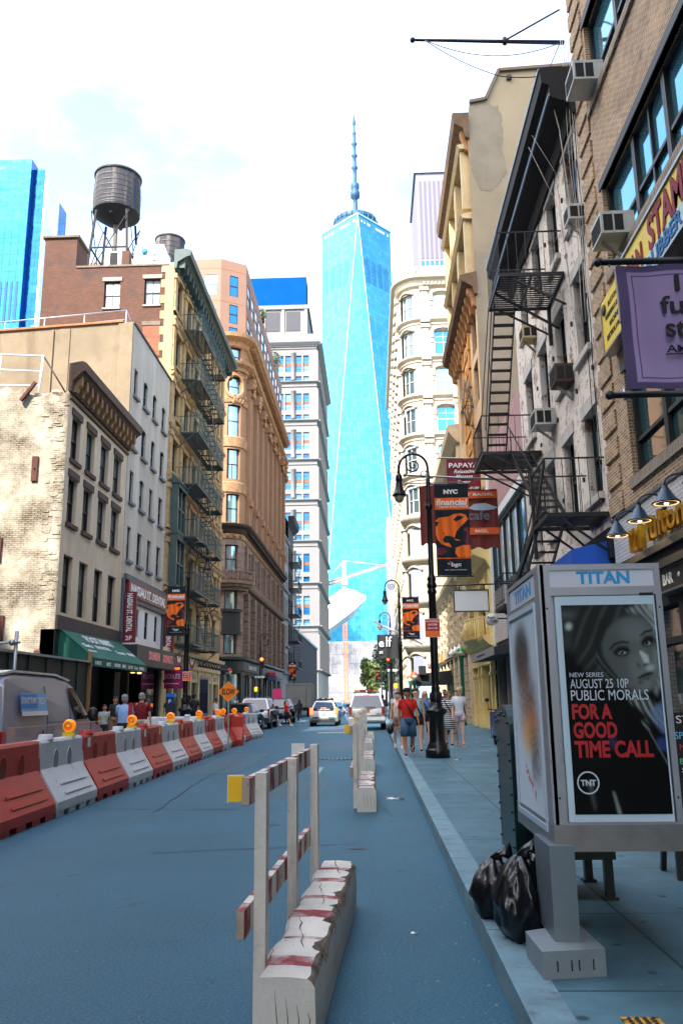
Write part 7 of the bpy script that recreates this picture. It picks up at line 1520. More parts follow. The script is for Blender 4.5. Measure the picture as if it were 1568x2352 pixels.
b = MB(); b.lathe((0, 0, 0), [(.21, -.01), (.21, .05)], 28, cap=False); b.v = [(3.87+x, 27-z, 4.04+y) for x, y, z in b.v]; b.tube([(4.07, 27, 4.06), (XR, 27, 4.06)], .025, 6); b.build('rim', BLACK, t); lett(t, BLACKMAT, 26.93, (('Bagel', 3.84, 4.09, .24, .09), ('Cafe', 3.92, 3.98, .22, .08)))
t = thing('drug_store_sign', 'small red and white drug store sign behind the nearest lamp post', 'sign', (4.0, 58, 3.6)); b = MB(); b.box(3.8, 4.3, 58, 58.06, 3.58, 3.92); b.build('board', M('dull red sign', C(140, 24, 30)), t); lett(t, WHITE, 57.98, (('CVS', 4.03, 3.8, .36, .16),))
t = thing('canopy', 'black shop canopy with boxes above the blue screen on the right', 'canopy', (3.8, 60, 2.5)); b = MB(); b.box(2.9, XR, 59, 63, 2.55, 3.2); b.box(3.2, 3.7, 58.6, 59, 3.2, 3.8); b.prism([(2.7, 3.2), (XR, 3.2), (XR, 3.5)], 59, 63, 'y'); b.build('box', BLACKMAT, t)
t = thing('display_panel', 'pale blue lit seascape display panel under the black canopy', 'display', (3.5, 58.8, .9))
picture('screen', lambda U, V: np.stack([.30+.3*(np.sin(V*23)*.5+.5), .52+.2*(np.sin(V*23)*.5+.5), .60+.15*V], -1), (3.55, 58.78, 1.75), X3, Z3, 1.0, 1.35, 12, 24, t, .3); b = MB(); b.box(3.0, 4.1, 58.8, 58.9, .95, 2.5); b.build('frame', BLACK, t)
for i, (y, z) in enumerate(((50, 4.55), (52.5, 4.55), (55, 4.55))):
    t = thing('wall_lamp', 'white bell shaped lamp on the buff stone front', 'lamp', (XR-.3, y, z), 'white bell lamps on the buff building'); t['label'] = 'white bell lamp on the buff stone front, one of three alike'; b = MB(); b.lathe((XR-.35, y, z-.25), [(.2, 0), (.19, .2), (.07, .3), (.05, .45)], 12); b.build('shade', WHITE, t); b = MB(); b.bar((XR-.35, y, z+.18), (XR, y, z+.22), .04); b.build('arm', BLACK, t)
t = thing('shop_sign', 'small glowing orange square sign on the buff stone front', 'sign', (XR-.2, 64, 4.3)); b = MB(); b.box(XR-.35, XR-.02, 63.9, 64, 4.3, 4.85); b.build('panel', M('lit orange sign', C(255, 84, 20), .4, emit=.5), t)
t = thing('placard', 'bright pink square placard held up beyond the dark car', 'placard', (-7.05, 62, 1.2)); b = MB(); b.box(-7.35, -6.72, 62, 62.02, 1.62, 2.42); b.build('board', M('bright pink card', C(255, 60, 130), .6), t); b = MB(); b.bar((-7.03, 62.03, .3), (-7.03, 62.03, 1.7), .04); b.build('stick', BROWN, t)
# ---- left side street furniture
t = thing('parking_meter', 'dark blue parking meter with white P and blue cap on the left pavement', 'parking meter', (-9.6, 40, .15)); b = MB(); b.box(-9.78, -9.42, 39.8, 40.2, .15, 1.78); b.build('cabinet', M('navy cabinet', C(28, 42, 54), .45), t)
b = MB(); b.prism([(-9.8, 1.78), (-9.4, 1.78), (-9.4, 1.95), (-9.8, 1.95)], 39.78, 40.22, 'y'); b.build('cap', M('bright blue cap', C(20, 110, 190), .4), t); b = MB(); b.lathe((0, 0, 0), [(.13, 0), (.13, .01)], 20); b.v = [(-9.6+x, 39.79-z, 1.58+y) for x, y, z in b.v]; b.build('disc', M('mid blue disc', C(24, 84, 170)), t); lett(t, WHITE, 39.775, (('P', -9.6, 1.58, .1, .17),))
t = thing('information_panel', 'tall dark information panel standing at the pale shop front', 'display', (-9.63, 48, .15)); b = MB(); b.box(-9.9, -9.36, 47.95, 48.1, .15, 2.9); b.build('frame', STEEL, t)
picture('screen', lambda U, V: np.stack([.02+.05*((V < .25) & (V > .1)), .02+.2*((V < .25) & (V > .1))+.05*(np.sin(V*160) > .6)*(V > .7), .03+.25*((V < .25) & (V > .1))+.06*(np.sin(V*160) > .6)*(V > .7)], -1), (-9.63, 47.94, 1.55), X3, Z3, .46, 2.5, 8, 80, t, .2)
HG = M('dark green painted plywood', C(26, 44, 38), .7, var=.2, vs=2)
t = thing('green_hoarding', 'dark green plywood hoarding round the empty lot behind the van', 'hoarding', (-9, 20, 0)); b = MB(); b.box(-9.05, -9.0, 6, 26.3, 0, 2.8); b.box(-11.3, -9.05, 26.25, 26.3, 0, 2.8); [b.box(-8.99, -8.96, y, y+.06, 0, 2.8) for y in np.arange(7, 26.3, 1.22)]; b.build('panel', HG, t)
b = MB(); b.box(-9.2, -8.9, 6, 26.35, 2.8, 2.86); b.build('top_rail', M('pale timber rail', C(150, 152, 142), .8), t); b = MB(); b.box(-9.0, -8.9, 26.3, 26.4, 0, 3.15); b.build('end_post', M('raw timber', C(150, 110, 66), .8, var=.2), t)
t = thing('steel_post', 'galvanised steel post with clamp and rail rising above the green hoarding', 'post', (-8.75, 20.2, 0)); b = MB(); b.tube([(-8.72, 20.2, 0), (-8.72, 20.2, 3.3)], .05, 8); b.build('tube', STEEL, t); b = MB(); b.tube([(-10.5, 20.3, 3.02), (-8.6, 20.15, 3.02)], .03, 6); b.ball((-8.8, 20.15, 3.02), .08, 8); b.build('rail', STEEL, t)
t = thing('floodlight', 'small black floodlight on the whitewashed gable', 'lamp', (-12.0, 29.1, 3.1)); b = MB(); b.prism([(-12.25, 3.12), (-11.85, 3.12), (-11.92, 3.3), (-12.2, 3.3)], 28.9, 29.3, 'y'); b.build('housing', BLACK, t); b = MB(); b.box(-12.15, -11.95, 28.92, 29.1, 3.08, 3.12); b.build('lens', M('warm lens', C(255, 210, 150), .4, emit=1), t)
t = thing('red_post', 'red painted timber stake carrying a yellow rope', 'post', (-6.34, 22, 0)); b = MB(); b.bar((-6.36, 22, 0), (-6.33, 22, 1.55), .09); b.build('stake', RED, t)
t = thing('rope', 'yellow plastic rope slung over the red stake', 'rope', (-6.34, 22, .8)); b = MB(); b.tube(sag((-6.34, 21.95, .98), (-5.4, 14.6, .75), .25), .016, 5); b.tube(sag((-6.34, 21.95, .98), (-5.2, 24.3, .98), .14), .016, 5); b.tube(sag((-5.2, 24.3, .98), (-5.6, 29.6, .9), .1), .016, 5); b.build('strand', M('yellow rope', C(224, 200, 50), .6), t)
t = thing('slow_sign', 'orange diamond SLOW sign on a short grey stake', 'sign', (-4.8, 28, 0)); b = MB(); w = .35; b.prism([(-4.8, 1.52), (-4.8+w, 1.52+w), (-4.8, 1.52+2*w), (-4.8-w, 1.52+w)], 27.98, 28, 'y'); b.build('plate', M('orange sign sheet', C(250, 132, 12), .5), t)
lett(t, BLACKMAT, 27.975, (('SLOW', -4.8, 1.87, .44, .2),)); b = MB(); b.bar((-4.78, 28.03, 0), (-4.8, 28.03, 1.75), .05); b.build('stake', CONCRETE, t)
t = thing('traffic_drum', 'orange and white striped traffic drum behind the last barrier', 'traffic drum', (-5.75, 38.5, 0)); b = MB(); b.lathe((-5.75, 38.5, 0), [(.36, 0), (.36, .1), (.29, .11), (.285, .3)], 18); b.lathe((-5.75, 38.5, 0), [(.285, .3), (.28, .45)], 18, 1); b.lathe((-5.75, 38.5, 0), [(.28, .45), (.275, .62)], 18); b.lathe((-5.75, 38.5, 0), [(.275, .62), (.27, .76)], 18, 1); b.lathe((-5.75, 38.5, 0), [(.27, .76), (.25, .95), (.2, .97), (.2, 1.02)], 18); b.build('shell', [M('orange plastic', C(236, 84, 20), .5), WHITE], t)
# ---- orange and white water filled barriers
BO = M('red orange plastic', C(180, 36, 8), .5, var=.18, vs=2, spots=(C(140, 44, 28), 4, .6, .75), streak=(C(140, 50, 28), 3, .6, .85)); BW = M('grimy white plastic', C(204, 206, 206), .5, var=.08, vs=2, spots=(C(120, 120, 118), 3.4, .62, .74), streak=(C(170, 172, 170), 2, .55, .8))
def barrier_proto(label, mat):
    t = thing('water_barrier', label, 'barrier', (0, 0, 0), 'orange and white water filled barriers'); L = 1.86; b = MB()
    pf = [(-.38, .08), (-.38, .2), (-.16, .55), (-.105, .64), (-.095, 1.0), (-.07, 1.04), (.07, 1.04), (.095, 1.0), (.105, .64), (.16, .55), (.38, .2), (.38, .08)]
    b.prism(pf, .0, L, 'y'); [b.box(-.365, .365, y, y+.3, 0, .085) for y in (.03, .55, 1.05, 1.53)]
    b.prism([(-.12, .55), (-.09, .8), (.09, .8), (.12, .55)], L, L+.09, 'y')
    b.build('body', mat, t)
    f = MB(); nx, nz = .35, .22; n_ = Vector((nx, 0, nz)).normalized(); up = Vector((-.22, 0, .35)).normalized()
    for k in (.25, .62): p = Vector((.38, 0, .2)).lerp(Vector((.16, 0, .55)), k); f.obox(p+Vector((0, L/2+.12, 0))+n_*.004, Vector((0, .62, 0)), up*.016, n_*.016)
    f.build('step_rib', mat, t)
    f = MB(); dk = M('orange slot shade', C(120, 38, 20), .8) if mat is BO else M('white slot shade', C(140, 140, 138), .8)  # flat slots: the shade of the recess put into a darker body colour
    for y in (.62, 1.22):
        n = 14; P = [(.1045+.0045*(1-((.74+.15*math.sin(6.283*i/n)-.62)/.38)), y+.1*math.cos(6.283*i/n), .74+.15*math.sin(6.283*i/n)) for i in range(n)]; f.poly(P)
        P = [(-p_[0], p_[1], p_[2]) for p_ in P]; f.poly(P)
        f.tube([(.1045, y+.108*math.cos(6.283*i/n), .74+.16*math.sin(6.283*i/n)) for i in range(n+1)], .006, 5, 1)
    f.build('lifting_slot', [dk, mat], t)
    f = MB(); f.lathe((0, .42, 1.03), [(.12, 0), (.12, .03), (.1, .035), (.1, .075), (.085, .08)], 18); f.build('filler_cap', mat, t); return t
def sticker(t, m, y=.22):
    b = MB(); b.box(.094, .1, y, y+.15, .84, .99); b.build('reflector', m, t)
def beacon(label, x, y, z):
    t = thing('warning_beacon', label, 'beacon', (x, y, z), 'round amber warning beacons'); b = MB(); b.prism([(-.1, 0), (.1, 0), (.07, .07), (-.07, .07)], -.06, .06, 'y'); b.v = [(p[0]+x, p[1]+y, p[2]+z) for p in b.v]; b.build('base', M('yellow beacon base', C(220, 190, 30), .5), t)
    b = MB(); lens = M('amber lens', C(255, 138, 8), .25, emit=.12); b.lathe((0, 0, 0), [(.02, -.06), (.07, -.055), (.1, -.025), (.1, .025), (.07, .055), (.02, .06)], 22); b.v = [(x+p[0], y+p[2], z+.165+p[1]) for p in b.v]; b.build('lens', lens, t)
    b = MB(); [b.lathe((0, 0, 0), [(r_, .0), (r_+.012, .006), (r_+.024, 0)], 22, cap=False) for r_ in (.02, .045)]; b.v = [(x+p[0], y-.058-p[2], z+.165+p[1]) for p in b.v]; b.build('lens_ring', M('amber lens ridge', C(250, 128, 10), .3), t)
base_y = 10.05; protoO = barrier_proto('', BO); protoW = barrier_proto('', BW)
ords = ['first', 'second', 'third', 'fourth', 'fifth', 'sixth', 'seventh', 'eighth', 'ninth', 'tenth', 'eleventh', 'twelfth', 'thirteenth']
def bx(y): return -4.74-.026*(y-9.7)
BAR = []
for i in range(13):
    src = protoO if i % 2 == 0 else protoW; y = base_y+i*1.93; nm = 'red orange' if i % 2 == 0 else 'grimy white'
    lab = '%s plastic barrier, %s in the line from the picture edge' % (nm, ords[i])
    if i < 2: o = src; o.location = (bx(y), y, 0); o.rotation_euler = (0, 0, math.radians(1.6)); o['label'] = lab
    else: o = dup(src, (bx(y), y, 0), math.radians(1.6), lab)
    BAR.append(o)
def stick(i, m, yy):
    o = BAR[i]; b = MB(); b.box(.0935, .101, yy, yy+.15, .84, .99); q = bpy.data.objects.new('reflector', b.mesh('reflector', m)); COL.objects.link(q); q.parent = o
for i, m, yy in ((2, WHITE, .2), (4, WHITE, .2), (4, YEL, 1.6), (6, YEL, .3), (8, WHITE, .2), (10, YEL, .3), (12, YEL, .3)): stick(i, m, yy)
y = base_y+13*1.93; BAR.append(dup(protoW, (bx(y)-.05, y, 0), math.radians(-9), 'grimy white plastic barrier turned at the far end of the line'))
o = dup(protoW, (-6.3, 30.6, 0), math.radians(90), 'white plastic barrier standing across the closed lane'); o = dup(protoO, (-4.75, 31.0, 0), math.radians(92), 'bright orange plastic barrier standing across the closed lane')
for i, (k, off, lab) in enumerate(((1, 1.45, 'amber beacon on the first white barrier'), (3, 1.45, 'amber beacon on the second white barrier, by the yellow rope'), (5, 1.3, 'amber beacon on the third white barrier'), (7, 1.4, 'amber beacon on the fourth white barrier'), (9, 1.1, 'amber beacon on the fifth white barrier'), (11, 1.2, 'amber beacon on the sixth white barrier, behind the slow sign'))): yy = base_y+k*1.93+off; beacon(lab, bx(yy), yy, 1.04)
beacon('amber beacon on the orange barrier across the lane', -5.5, 31.0, 1.04); beacon('amber beacon at the far end of the barrier line', -5.6, 37.4, 1.04)
# ---- timber barricades with rails
WW = M('weathered white painted wood', C(216, 210, 198), .85, var=.12, vs=4, spots=(C(112, 100, 88), 9, .64, .72), streak=(C(140, 130, 120), 5, .6, .8), bump=.4, bs=30)
RW = M('faded red painted wood', C(150, 62, 66), .85, var=.3, vs=6, spots=(C(192, 176, 168), 5, .46, .60), bump=.3, bs=30); DW = M('rotten dark wood', C(112, 100, 88), .9, var=.5, vs=9, spots=(C(60, 50, 42), 14, .5, .64), bump=.8, bs=14)
ENDW = M('sawn end grain', C(176, 160, 138), .9, var=.25, vs=12, spots=(C(90, 78, 66), 16, .6, .7))
def barricade(label):
    t = thing('timber_barricade', label, 'barricade', (0, 0, 0), 'red and white timber barricades'); rn = random.Random(6); L, w, h = 2.8, .27, .33
    n = 56; b = MB(); prof_ = []
    for i in range(n+1):
        y = L*i/n; c = .014+.014*rn.random()+(.034*rn.uniform(.5, 1) if i in (9, 10, 11, 12, 20, 21, 27, 33, 34, 35, 43, 49) else 0); l = -w/2+.012*math.sin(i*.5)-.006*rn.random(); zt = h+.008*math.sin(i*.33)
        prof_.append([(l, 0), (l-.004, h*.5), (l, zt-.02), (l+.02, zt), (0, zt+.003), (w/2-c*1.5, zt-.004), (w/2-c*.75, zt-c*(.5+.35*rn.random())), (w/2-.004, zt-c*1.6), (w/2, h*.45), (w/2-.006, 0)])
    m_ = len(prof_[0])
    for i in range(n):
        y0, y1 = L*i/n, L*(i+1)/n; red = (int((i+rn.uniform(-.6, .6))/2.3) % 4 == 1)
        for j in range(m_-1):
            mat = (1 if red and j in (2, 3, 4) else 0); mat = 2 if j in (5, 6) else mat
            b.raw([(prof_[i][j][0], y0, prof_[i][j][1]), (prof_[i][j+1][0], y0, prof_[i][j+1][1]), (prof_[i+1][j+1][0], y1, prof_[i+1][j+1][1]), (prof_[i+1][j][0], y1, prof_[i+1][j][1])], [(0, 1, 2, 3)], mat, False)
    b.poly([(p_[0], 0, p_[1]) for p_ in prof_[0]], 0); b.poly([(p_[0], L, p_[1]) for p_ in reversed(prof_[-1])], 0); b.build('timber', [WW, RW, DW], t)
    b = MB()
    for k in range(9):
        y = .15+k*.3; x = -w/2+.04+.16*((k*37) % 10)/10; P = [(x+.008*math.sin(i*2+k)-.02*i*.4, y+i*.06, h+.006) for i in range(6)]; b.tube(P, [.0006, .002, .0026, .002, .0014, .0006], 4)
    for k in range(4): b.tube([(-.05+.05*k, -.002, .28-.03*k), (-.04+.05*k, -.003, .16), (-.02+.04*k, -.002, .06)], [.0006, .0022, .0006], 4)
    b.build('crack', M('dark crack', C(30, 26, 24)), t)
    for y, zt in ((.30, 1.195), (1.42, 1.19), (2.62, 1.215)):
        b = MB(); b.box(-w/2-.062, -w/2-.004, y-.045, y+.045, .02, zt); b.build('post', [WW], t)
    for z0, zz in ((1.055, 1.18), (.475, .60)):
        b = MB(); n2 = 17; ya = .12 if z0 > 1 else .03
        for i in range(n2): y0 = ya+(2.7-ya)*i/n2; y1 = ya+(2.7-ya)*(i+1)/n2; b.box(-w/2-.102, -w/2-.064, y0, y1, z0, zz, 1 if i % 2 == 0 else 0)
        b.build('rail', [WW, RW], t)
        b = MB(); b.box(-w/2-.101, -w/2-.065, ya-.003, ya, z0+.002, zz-.002); b.build('rail_end', ENDW, t)
    b = MB(); b.box(-w/2-.175, -w/2-.098, .14, .145, 1.07, 1.19); b.build('yellow_plate', [YEL], t); b = MB(); b.box(-w/2-.18, -w/2-.095, .1455, .15, 1.065, 1.195); b.box(-w/2-.19, -w/2-.09, 2.45, 2.46, 1.1, 1.23); b.build('plate_back', WHITE, t)
    return t
p0 = barricade('nearest red and white timber barricade with rotten edge in the foreground'); p0.location = (-.42, 4.1, 0); p0.rotation_euler = (0, 0, math.radians(-2.6))
for (x, y, lab) in ((-.12, 12.35, 'second timber barricade, rough end towards the camera by the white litter'), (-.13, 18.3, 'third timber barricade in the row along the kerb lane'), (-.16, 25.0, 'fourth timber barricade in the row along the kerb lane'), (-.12, 31.0, 'farthest timber barricade just behind the white utility vehicle')): dup(p0, (x, y, 0), 0, lab)
# ================================================================ vehicles (local: rear at y=0, nose at +y, wheels on z=0)
TYRE = M('tyre rubber', C(22, 22, 23), .85); RIM = M('alloy rim', C(120, 122, 126), .3, .8); GLS = GLASS('car glass', C(14, 26, 36), .1, .04, 1.8)
LRED = M('red lamp lens', C(150, 14, 10), .2, coat=.5); LON = M('lit brake lamp', C(255, 70, 30), .3, emit=1.6); BUMP = M('dark bumper plastic', C(34, 35, 37), .7)
def paint(n, c): return M(n, c, .28, .15, coat=.6)
def car(name, label, cat, loc, rz, w, prof, gh, col, wheels, wr=.34, lower=None):
    """prof: side outline of the lower body (y,z); gh: greenhouse (yb0, yb1, yt0, yt1, zbelt, zroof, half width at belt, at roof)"""
    t = thing(name, label, cat, (0, 0, 0)); b = MB(); n = len(prof); cy = sum(p[0] for p in prof)/n; cz = sum(p[1] for p in prof)/n
    sl = [(-w, .10), (-w+.05, .03), (-w+.14, 0), (w-.14, 0), (w-.05, .03), (w, .10)]
    def ins(p, d): return (p[0]+(d*1.2 if p[0] < cy else -d*1.2)*(1 if abs(p[0]-cy) > .6*max(abs(q[0]-cy) for q in prof) else 0), p[1]+(d if p[1] < cz else -d)*.7)
    vs = [(x, *ins(p, d)) for x, d in sl for p in prof]
    fs = [(k*n+j, k*n+(j+1) % n, (k+1)*n+(j+1) % n, (k+1)*n+j) for k in range(len(sl)-1) for j in range(n)]+[tuple(range(n)), tuple(reversed(range((len(sl)-1)*n, len(sl)*n)))]
    b.raw(vs, fs, 0, True)
    yb0, yb1, yt0, yt1, zb, zr, wb, wt = gh
    def gp(u, v, s, o=0.): # u along, v up, s side
        y0 = yb0+(yt0-yb0)*v; y1 = yb1+(yt1-yb1)*v; return (s*(wb+(wt-wb)*v+o), y0+(y1-y0)*u, zb+(zr-zb)*v)
    B = [gp(0, 0, -1), gp(0, 0, 1), gp(1, 0, 1), gp(1, 0, -1)]; T = [gp(0, 1, -1), gp(0, 1, 1), gp(1, 1, 1), gp(1, 1, -1)]; ym = (yt0+yt1)/2
    T2 = [(p[0]*.82, p[1]+(.12 if p[1] < ym else -.12), zr+.05) for p in T]
    for A_, B_ in ((B, T), (T, T2)):
        for i in range(4): b.poly([A_[i], A_[(i+1) % 4], B_[(i+1) % 4], B_[i]])
    b.poly(T2); b.build('body', col, t)
    def pane(pts, nm='window'): q = MB(); q.poly(pts); q.build(nm, GLS, t)
    def rear(v0, v1, m_, y_off=-.012): 
        f = lambda v, s: (s*(wb+(wt-wb)*v-m_), yb0+(yt0-yb0)*v+y_off, zb+(zr-zb)*v); return [f(v0, -1), f(v0, 1), f(v1, 1), f(v1, -1)]
    pane(rear(.04, .93, .1), 'rear_window')
    f = lambda v, s: (s*(wb+(wt-wb)*v-.1), yb1+(yt1-yb1)*v+.012, zb+(zr-zb)*v); pane([f(.06, -1), f(.06, 1), f(.93, 1), f(.93, -1)], 'windscreen')
    for s in (-1, 1):
        for u0, u1 in ((.08, .36), (.4, .64), (.68, .93)): pane([gp(u0, .08, s, .012), gp(u1, .08, s, .012), gp(min(u1, .9), .9, s, .012), gp(max(u0, .1), .9, s, .012)], 'side_window')
        q = MB(); q.ball((s*(wb+.16), yb1-.75, zb+.1), (.12, .07, .09), 8, 0, 6); q.bar((s*wb, yb1-.75, zb+.05), (s*(wb+.1), yb1-.75, zb+.08), .04); q.build('wing_mirror', BLACK, t)
    for y in wheels:
        for s in (-1, 1):
            q = MB(); x = s*(w-.11); q.lathe((0, 0, 0), [(wr*.55, -.12), (wr*.93, -.12), (wr, -.08), (wr, .08), (wr*.93, .12), (wr*.55, .12)], 20); q.v = [(x+p[2], y+p[0], wr+p[1]) for p in q.v]; o = q.build('wheel', TYRE, t)
            q = MB(); q.lathe((0, 0, 0), [(.02, -.125), (wr*.55, -.11), (wr*.55, .11), (.02, .125)], 14); q.v = [(x+p[2], y+p[0], wr+p[1]) for p in q.v]; q.build('rim', RIM, o)
            q = MB(); q.lathe((0, 0, 0), [(wr*1.18, -.02), (wr*1.18, .0)], 20); q.v = [(s*(w+.004)+p[2]*s*.1, y+p[0], wr*1.02+p[1]) for p in q.v]; q.build('wheel_arch', BUMP, t)
    t.location = loc; t.rotation_euler = (0, 0, rz); t['_'] = 1; del t['_']; return t
def addp(t, nm, m, fn):
    loc, r_ = t.location.copy(), t.rotation_euler.copy(); t.location = (0, 0, 0); b = MB(); fn(b); o = b.build(nm, m, t); t.location = loc; return o
def bx_(x0, x1, y0, y1, z0, z1): return lambda b: b.box(x0, x1, y0, y1, z0, z1)
SUVP = lambda L, zb: [(.08, .42), (.0, .62), (.06, zb-.12), (.14, zb), (L*.66, zb), (L*.74, zb-.02), (L*.96, zb-.18), (L, zb-.35), (L-.02, .5), (L-.15, .32), (.2, .32)]
def rearlights(t, w, z0, z1, dx=.16, m=LRED, y0=-.02, x_=None):
    for s in (-1, 1): addp(t, 'tail_light', m, bx_(*(sorted((s*(w-.03), s*(w-dx)))), y0, .12, z0, z1))
# big white utility vehicle parked by the kerb
t = car('utility_vehicle', 'white sport utility vehicle with amber and red light bar parked by the right kerb', 'car', (-.36, 45, 0), 0, .98, SUVP(5.1, 1.15), (.1, 3.55, .5, 2.75, 1.15, 1.82, .93, .74), paint('white car paint', C(226, 224, 216)), (.95, 4.0), .39)
rearlights(t, .99, .78, 1.2, .2)
addp(t, 'bumper', paint('silver bumper', C(186, 184, 178)), lambda b: b.prism([(-.06, .42), (-.08, .5), (-.06, .68), (.1, .68), (.1, .42)], -.97, .97, 'x'))
addp(t, 'number_plate', M('orange plate', C(240, 150, 70)), bx_(-.16, .16, -.02, .02, .9, 1.04)); addp(t, 'tailgate_trim', BUMP, lambda b: (b.box(-.78, .78, -.012, .05, .70, .735), b.box(-.3, .3, .03, .06, 1.06, 1.08), b.box(-.1, .5, .04, .09, 1.17, 1.19)))
addp(t, 'lettering', BLACKMAT, lambda b: (b.text('GMC', (.6, .015, .82), X3, Z3, .2, .055, .01, 0, .03), b.box(-.7, -.42, .01, .02, .81, .83)))
addp(t, 'roof_rail', BLACK, lambda b: [b.bar((s*.68, .7, 1.93), (s*.68, 2.6, 1.93), .05) for s in (-1, 1)]); addp(t, 'brake_strip', M('magenta strip', C(196, 20, 80), .3, emit=.4), bx_(-.2, .2, .44, .5, 1.74, 1.79))
lb = addp(t, 'light_bar', BLACK, bx_(-.66, .66, .75, 1.05, 1.92, 1.97)); 
for x0, x1, c, nm in ((-.66, -.38, (220, 160, 20), 'amber'), (-.38, -.02, (150, 20, 14), 'red'), (.02, .38, (150, 20, 14), 'red'), (.38, .66, (220, 160, 20), 'amber')): addp(t, 'bar_lens', M(nm + ' bar lens', C(*c), .25), bx_(x0+.01, x1-.01, .76, 1.04, 1.972, 2.08))
# white traffic enforcement hatchback, brake lights on
t = car('traffic_car', 'white hatchback traffic enforcement car with lit brake lights and roof lights', 'car', (-3.05, 52, 0), 0, .875, [(.1, .4), (.0, .55), (.0, .85), (.08, 1.02), (2.9, .98), (3.6, .9), (4.3, .68), (4.42, .5), (4.3, .25), (.25, .25)], (.06, 3.5, .75, 2.3, 1.0, 1.47, .78, .58), paint('white car paint', C(226, 224, 216)), (.8, 3.5), .32)
rearlights(t, .88, .72, 1.1, .2, LON); addp(t, 'black_band', BLACKMAT, bx_(-.62, .62, -.012, .06, .94, 1.06)); addp(t, 'lettering', WHITE, lambda b: b.text('NYPD TRAFFIC', (0, -.012, 1.0), X3, Z3, .8, .075, .006, 0, .02)); addp(t, 'centre_brake_light', LON, bx_(-.14, .14, -.02, .05, 1.07, 1.12))
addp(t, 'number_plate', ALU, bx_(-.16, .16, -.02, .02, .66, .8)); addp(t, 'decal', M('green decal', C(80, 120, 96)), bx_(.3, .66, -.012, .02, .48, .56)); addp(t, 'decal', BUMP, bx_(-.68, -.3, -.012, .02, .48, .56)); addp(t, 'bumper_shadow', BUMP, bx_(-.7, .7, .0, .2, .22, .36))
addp(t, 'roof_bar', BLACK, bx_(-.55, .55, 1.35, 1.6, 1.53, 1.62))
for i in range(6): addp(t, 'roof_lamp', [WHITE, LRED][i % 2], (lambda i: lambda b: b.ball((-.46+i*.184, 1.47, 1.65), (.075, .09, .06), 8, 0, 6))(i))
# parked on the left
t = car('parked_car', 'black saloon car parked behind the orange drum', 'car', (-6.75, 41.2, 0), 0, .88, [(.1, .4), (.0, .6), (.04, .88), (.15, .98), (3.3, .98), (4.3, .82), (4.55, .6), (4.4, .28), (.25, .28)], (.7, 3.6, 1.3, 2.7, .96, 1.42, .8, .6), paint('black car paint', C(16, 18, 20)), (.9, 3.7), .33); rearlights(t, .88, .7, .86, .26); addp(t, 'number_plate', ALU, bx_(-.16, .16, -.02, .02, .66, .78))
t = car('parked_car', 'silver white sport utility car with red tail lights behind the black saloon', 'car', (-6.75, 48, 0), 0, .89, SUVP(4.4, 1.08), (.08, 3.2, .45, 2.5, 1.08, 1.68, .84, .68), paint('silver white paint', C(190, 196, 200)), (.85, 3.5), .36); rearlights(t, .9, .7, 1.12, .13); addp(t, 'bumper', BUMP, bx_(-.86, .86, -.06, .1, .36, .62)); addp(t, 'roof_rail', BLACK, lambda b: [b.bar((s*.6, .6, 1.78), (s*.6, 2.4, 1.78), .04) for s in (-1, 1)])
t = car('parked_car', 'dark navy sport utility car ahead of the silver white one', 'car', (-6.6, 58, 0), 0, .91, SUVP(4.6, 1.08), (.08, 3.3, .45, 2.5, 1.08, 1.66, .86, .7), paint('navy paint', C(20, 34, 52)), (.85, 3.6), .36); rearlights(t, .92, .92, 1.16, .2, M('pale red lens', C(190, 90, 90), .2)); addp(t, 'number_plate', ALU, bx_(-.7, -.4, -.03, .0, .6, .74)); addp(t, 'roof_rail', BLACK, lambda b: [b.bar((s*.6, .6, 1.76), (s*.6, 2.4, 1.76), .04) for s in (-1, 1)])
t = car('far_car', 'small blue car far ahead beyond the crossing', 'car', (-1.5, 84, 0), 0, .88, SUVP(4.2, 1.0), (.1, 3.2, .5, 2.5, 1.0, 1.5, .8, .62), paint('blue paint', C(40, 110, 140)), (.85, 3.4), .33); rearlights(t, .88, .7, .9, .2)
# box lorry
t = thing('box_lorry', 'dirty grey box lorry stopped at the crossing on the left', 'lorry', (0, 0, 0)); DG = M('dirty grey box panel', C(140, 136, 130), .7, .2, var=.2, vs=.8, streak=(C(90, 86, 82), 2, .55, .8))
b = MB(); b.box(-1.25, 1.25, 0, 5.5, .95, 3.2); [b.box(x, x+.05, -.02, 0, 1, 3.1) for x in (-.62, 0, .6)]; [b.box(-1.2, 1.2, -.025, 0, z, z+.04) for z in (1.6, 2.3)]; b.box(-1.28, 1.28, -.06, .0, 3.08, 3.24); b.box(-1.28, 1.28, -.05, 0, .9, 1.05); b.build('box', DG, t)
b = MB(); b.prism([(5.6, .5), (7.6, .5), (7.6, 1.5), (7.2, 2.4), (5.6, 2.5)], -1.1, 1.1, 'x'); b.build('cab', DG, t); b = MB(); b.box(-1.1, 1.1, .1, 5.6, .6, .95); b.build('chassis', BLACKMAT, t)
for y in (1.2, 6.6):
    for s in (-1, 1): q = MB(); q.lathe((0, 0, 0), [(.46, -.15), (.46, .15)], 18); q.v = [(s*.95+p[2], y+p[0], .46+p[1]) for p in q.v]; q.build('wheel', TYRE, t)
for s in (-1, 1): b = MB(); b.box(min(s*1.0, s*1.15), max(s*1.0, s*1.15), -.08, -.05, .78, .88); b.build('tail_light', LRED, t)
t.location = (-7.45, 84, 0)
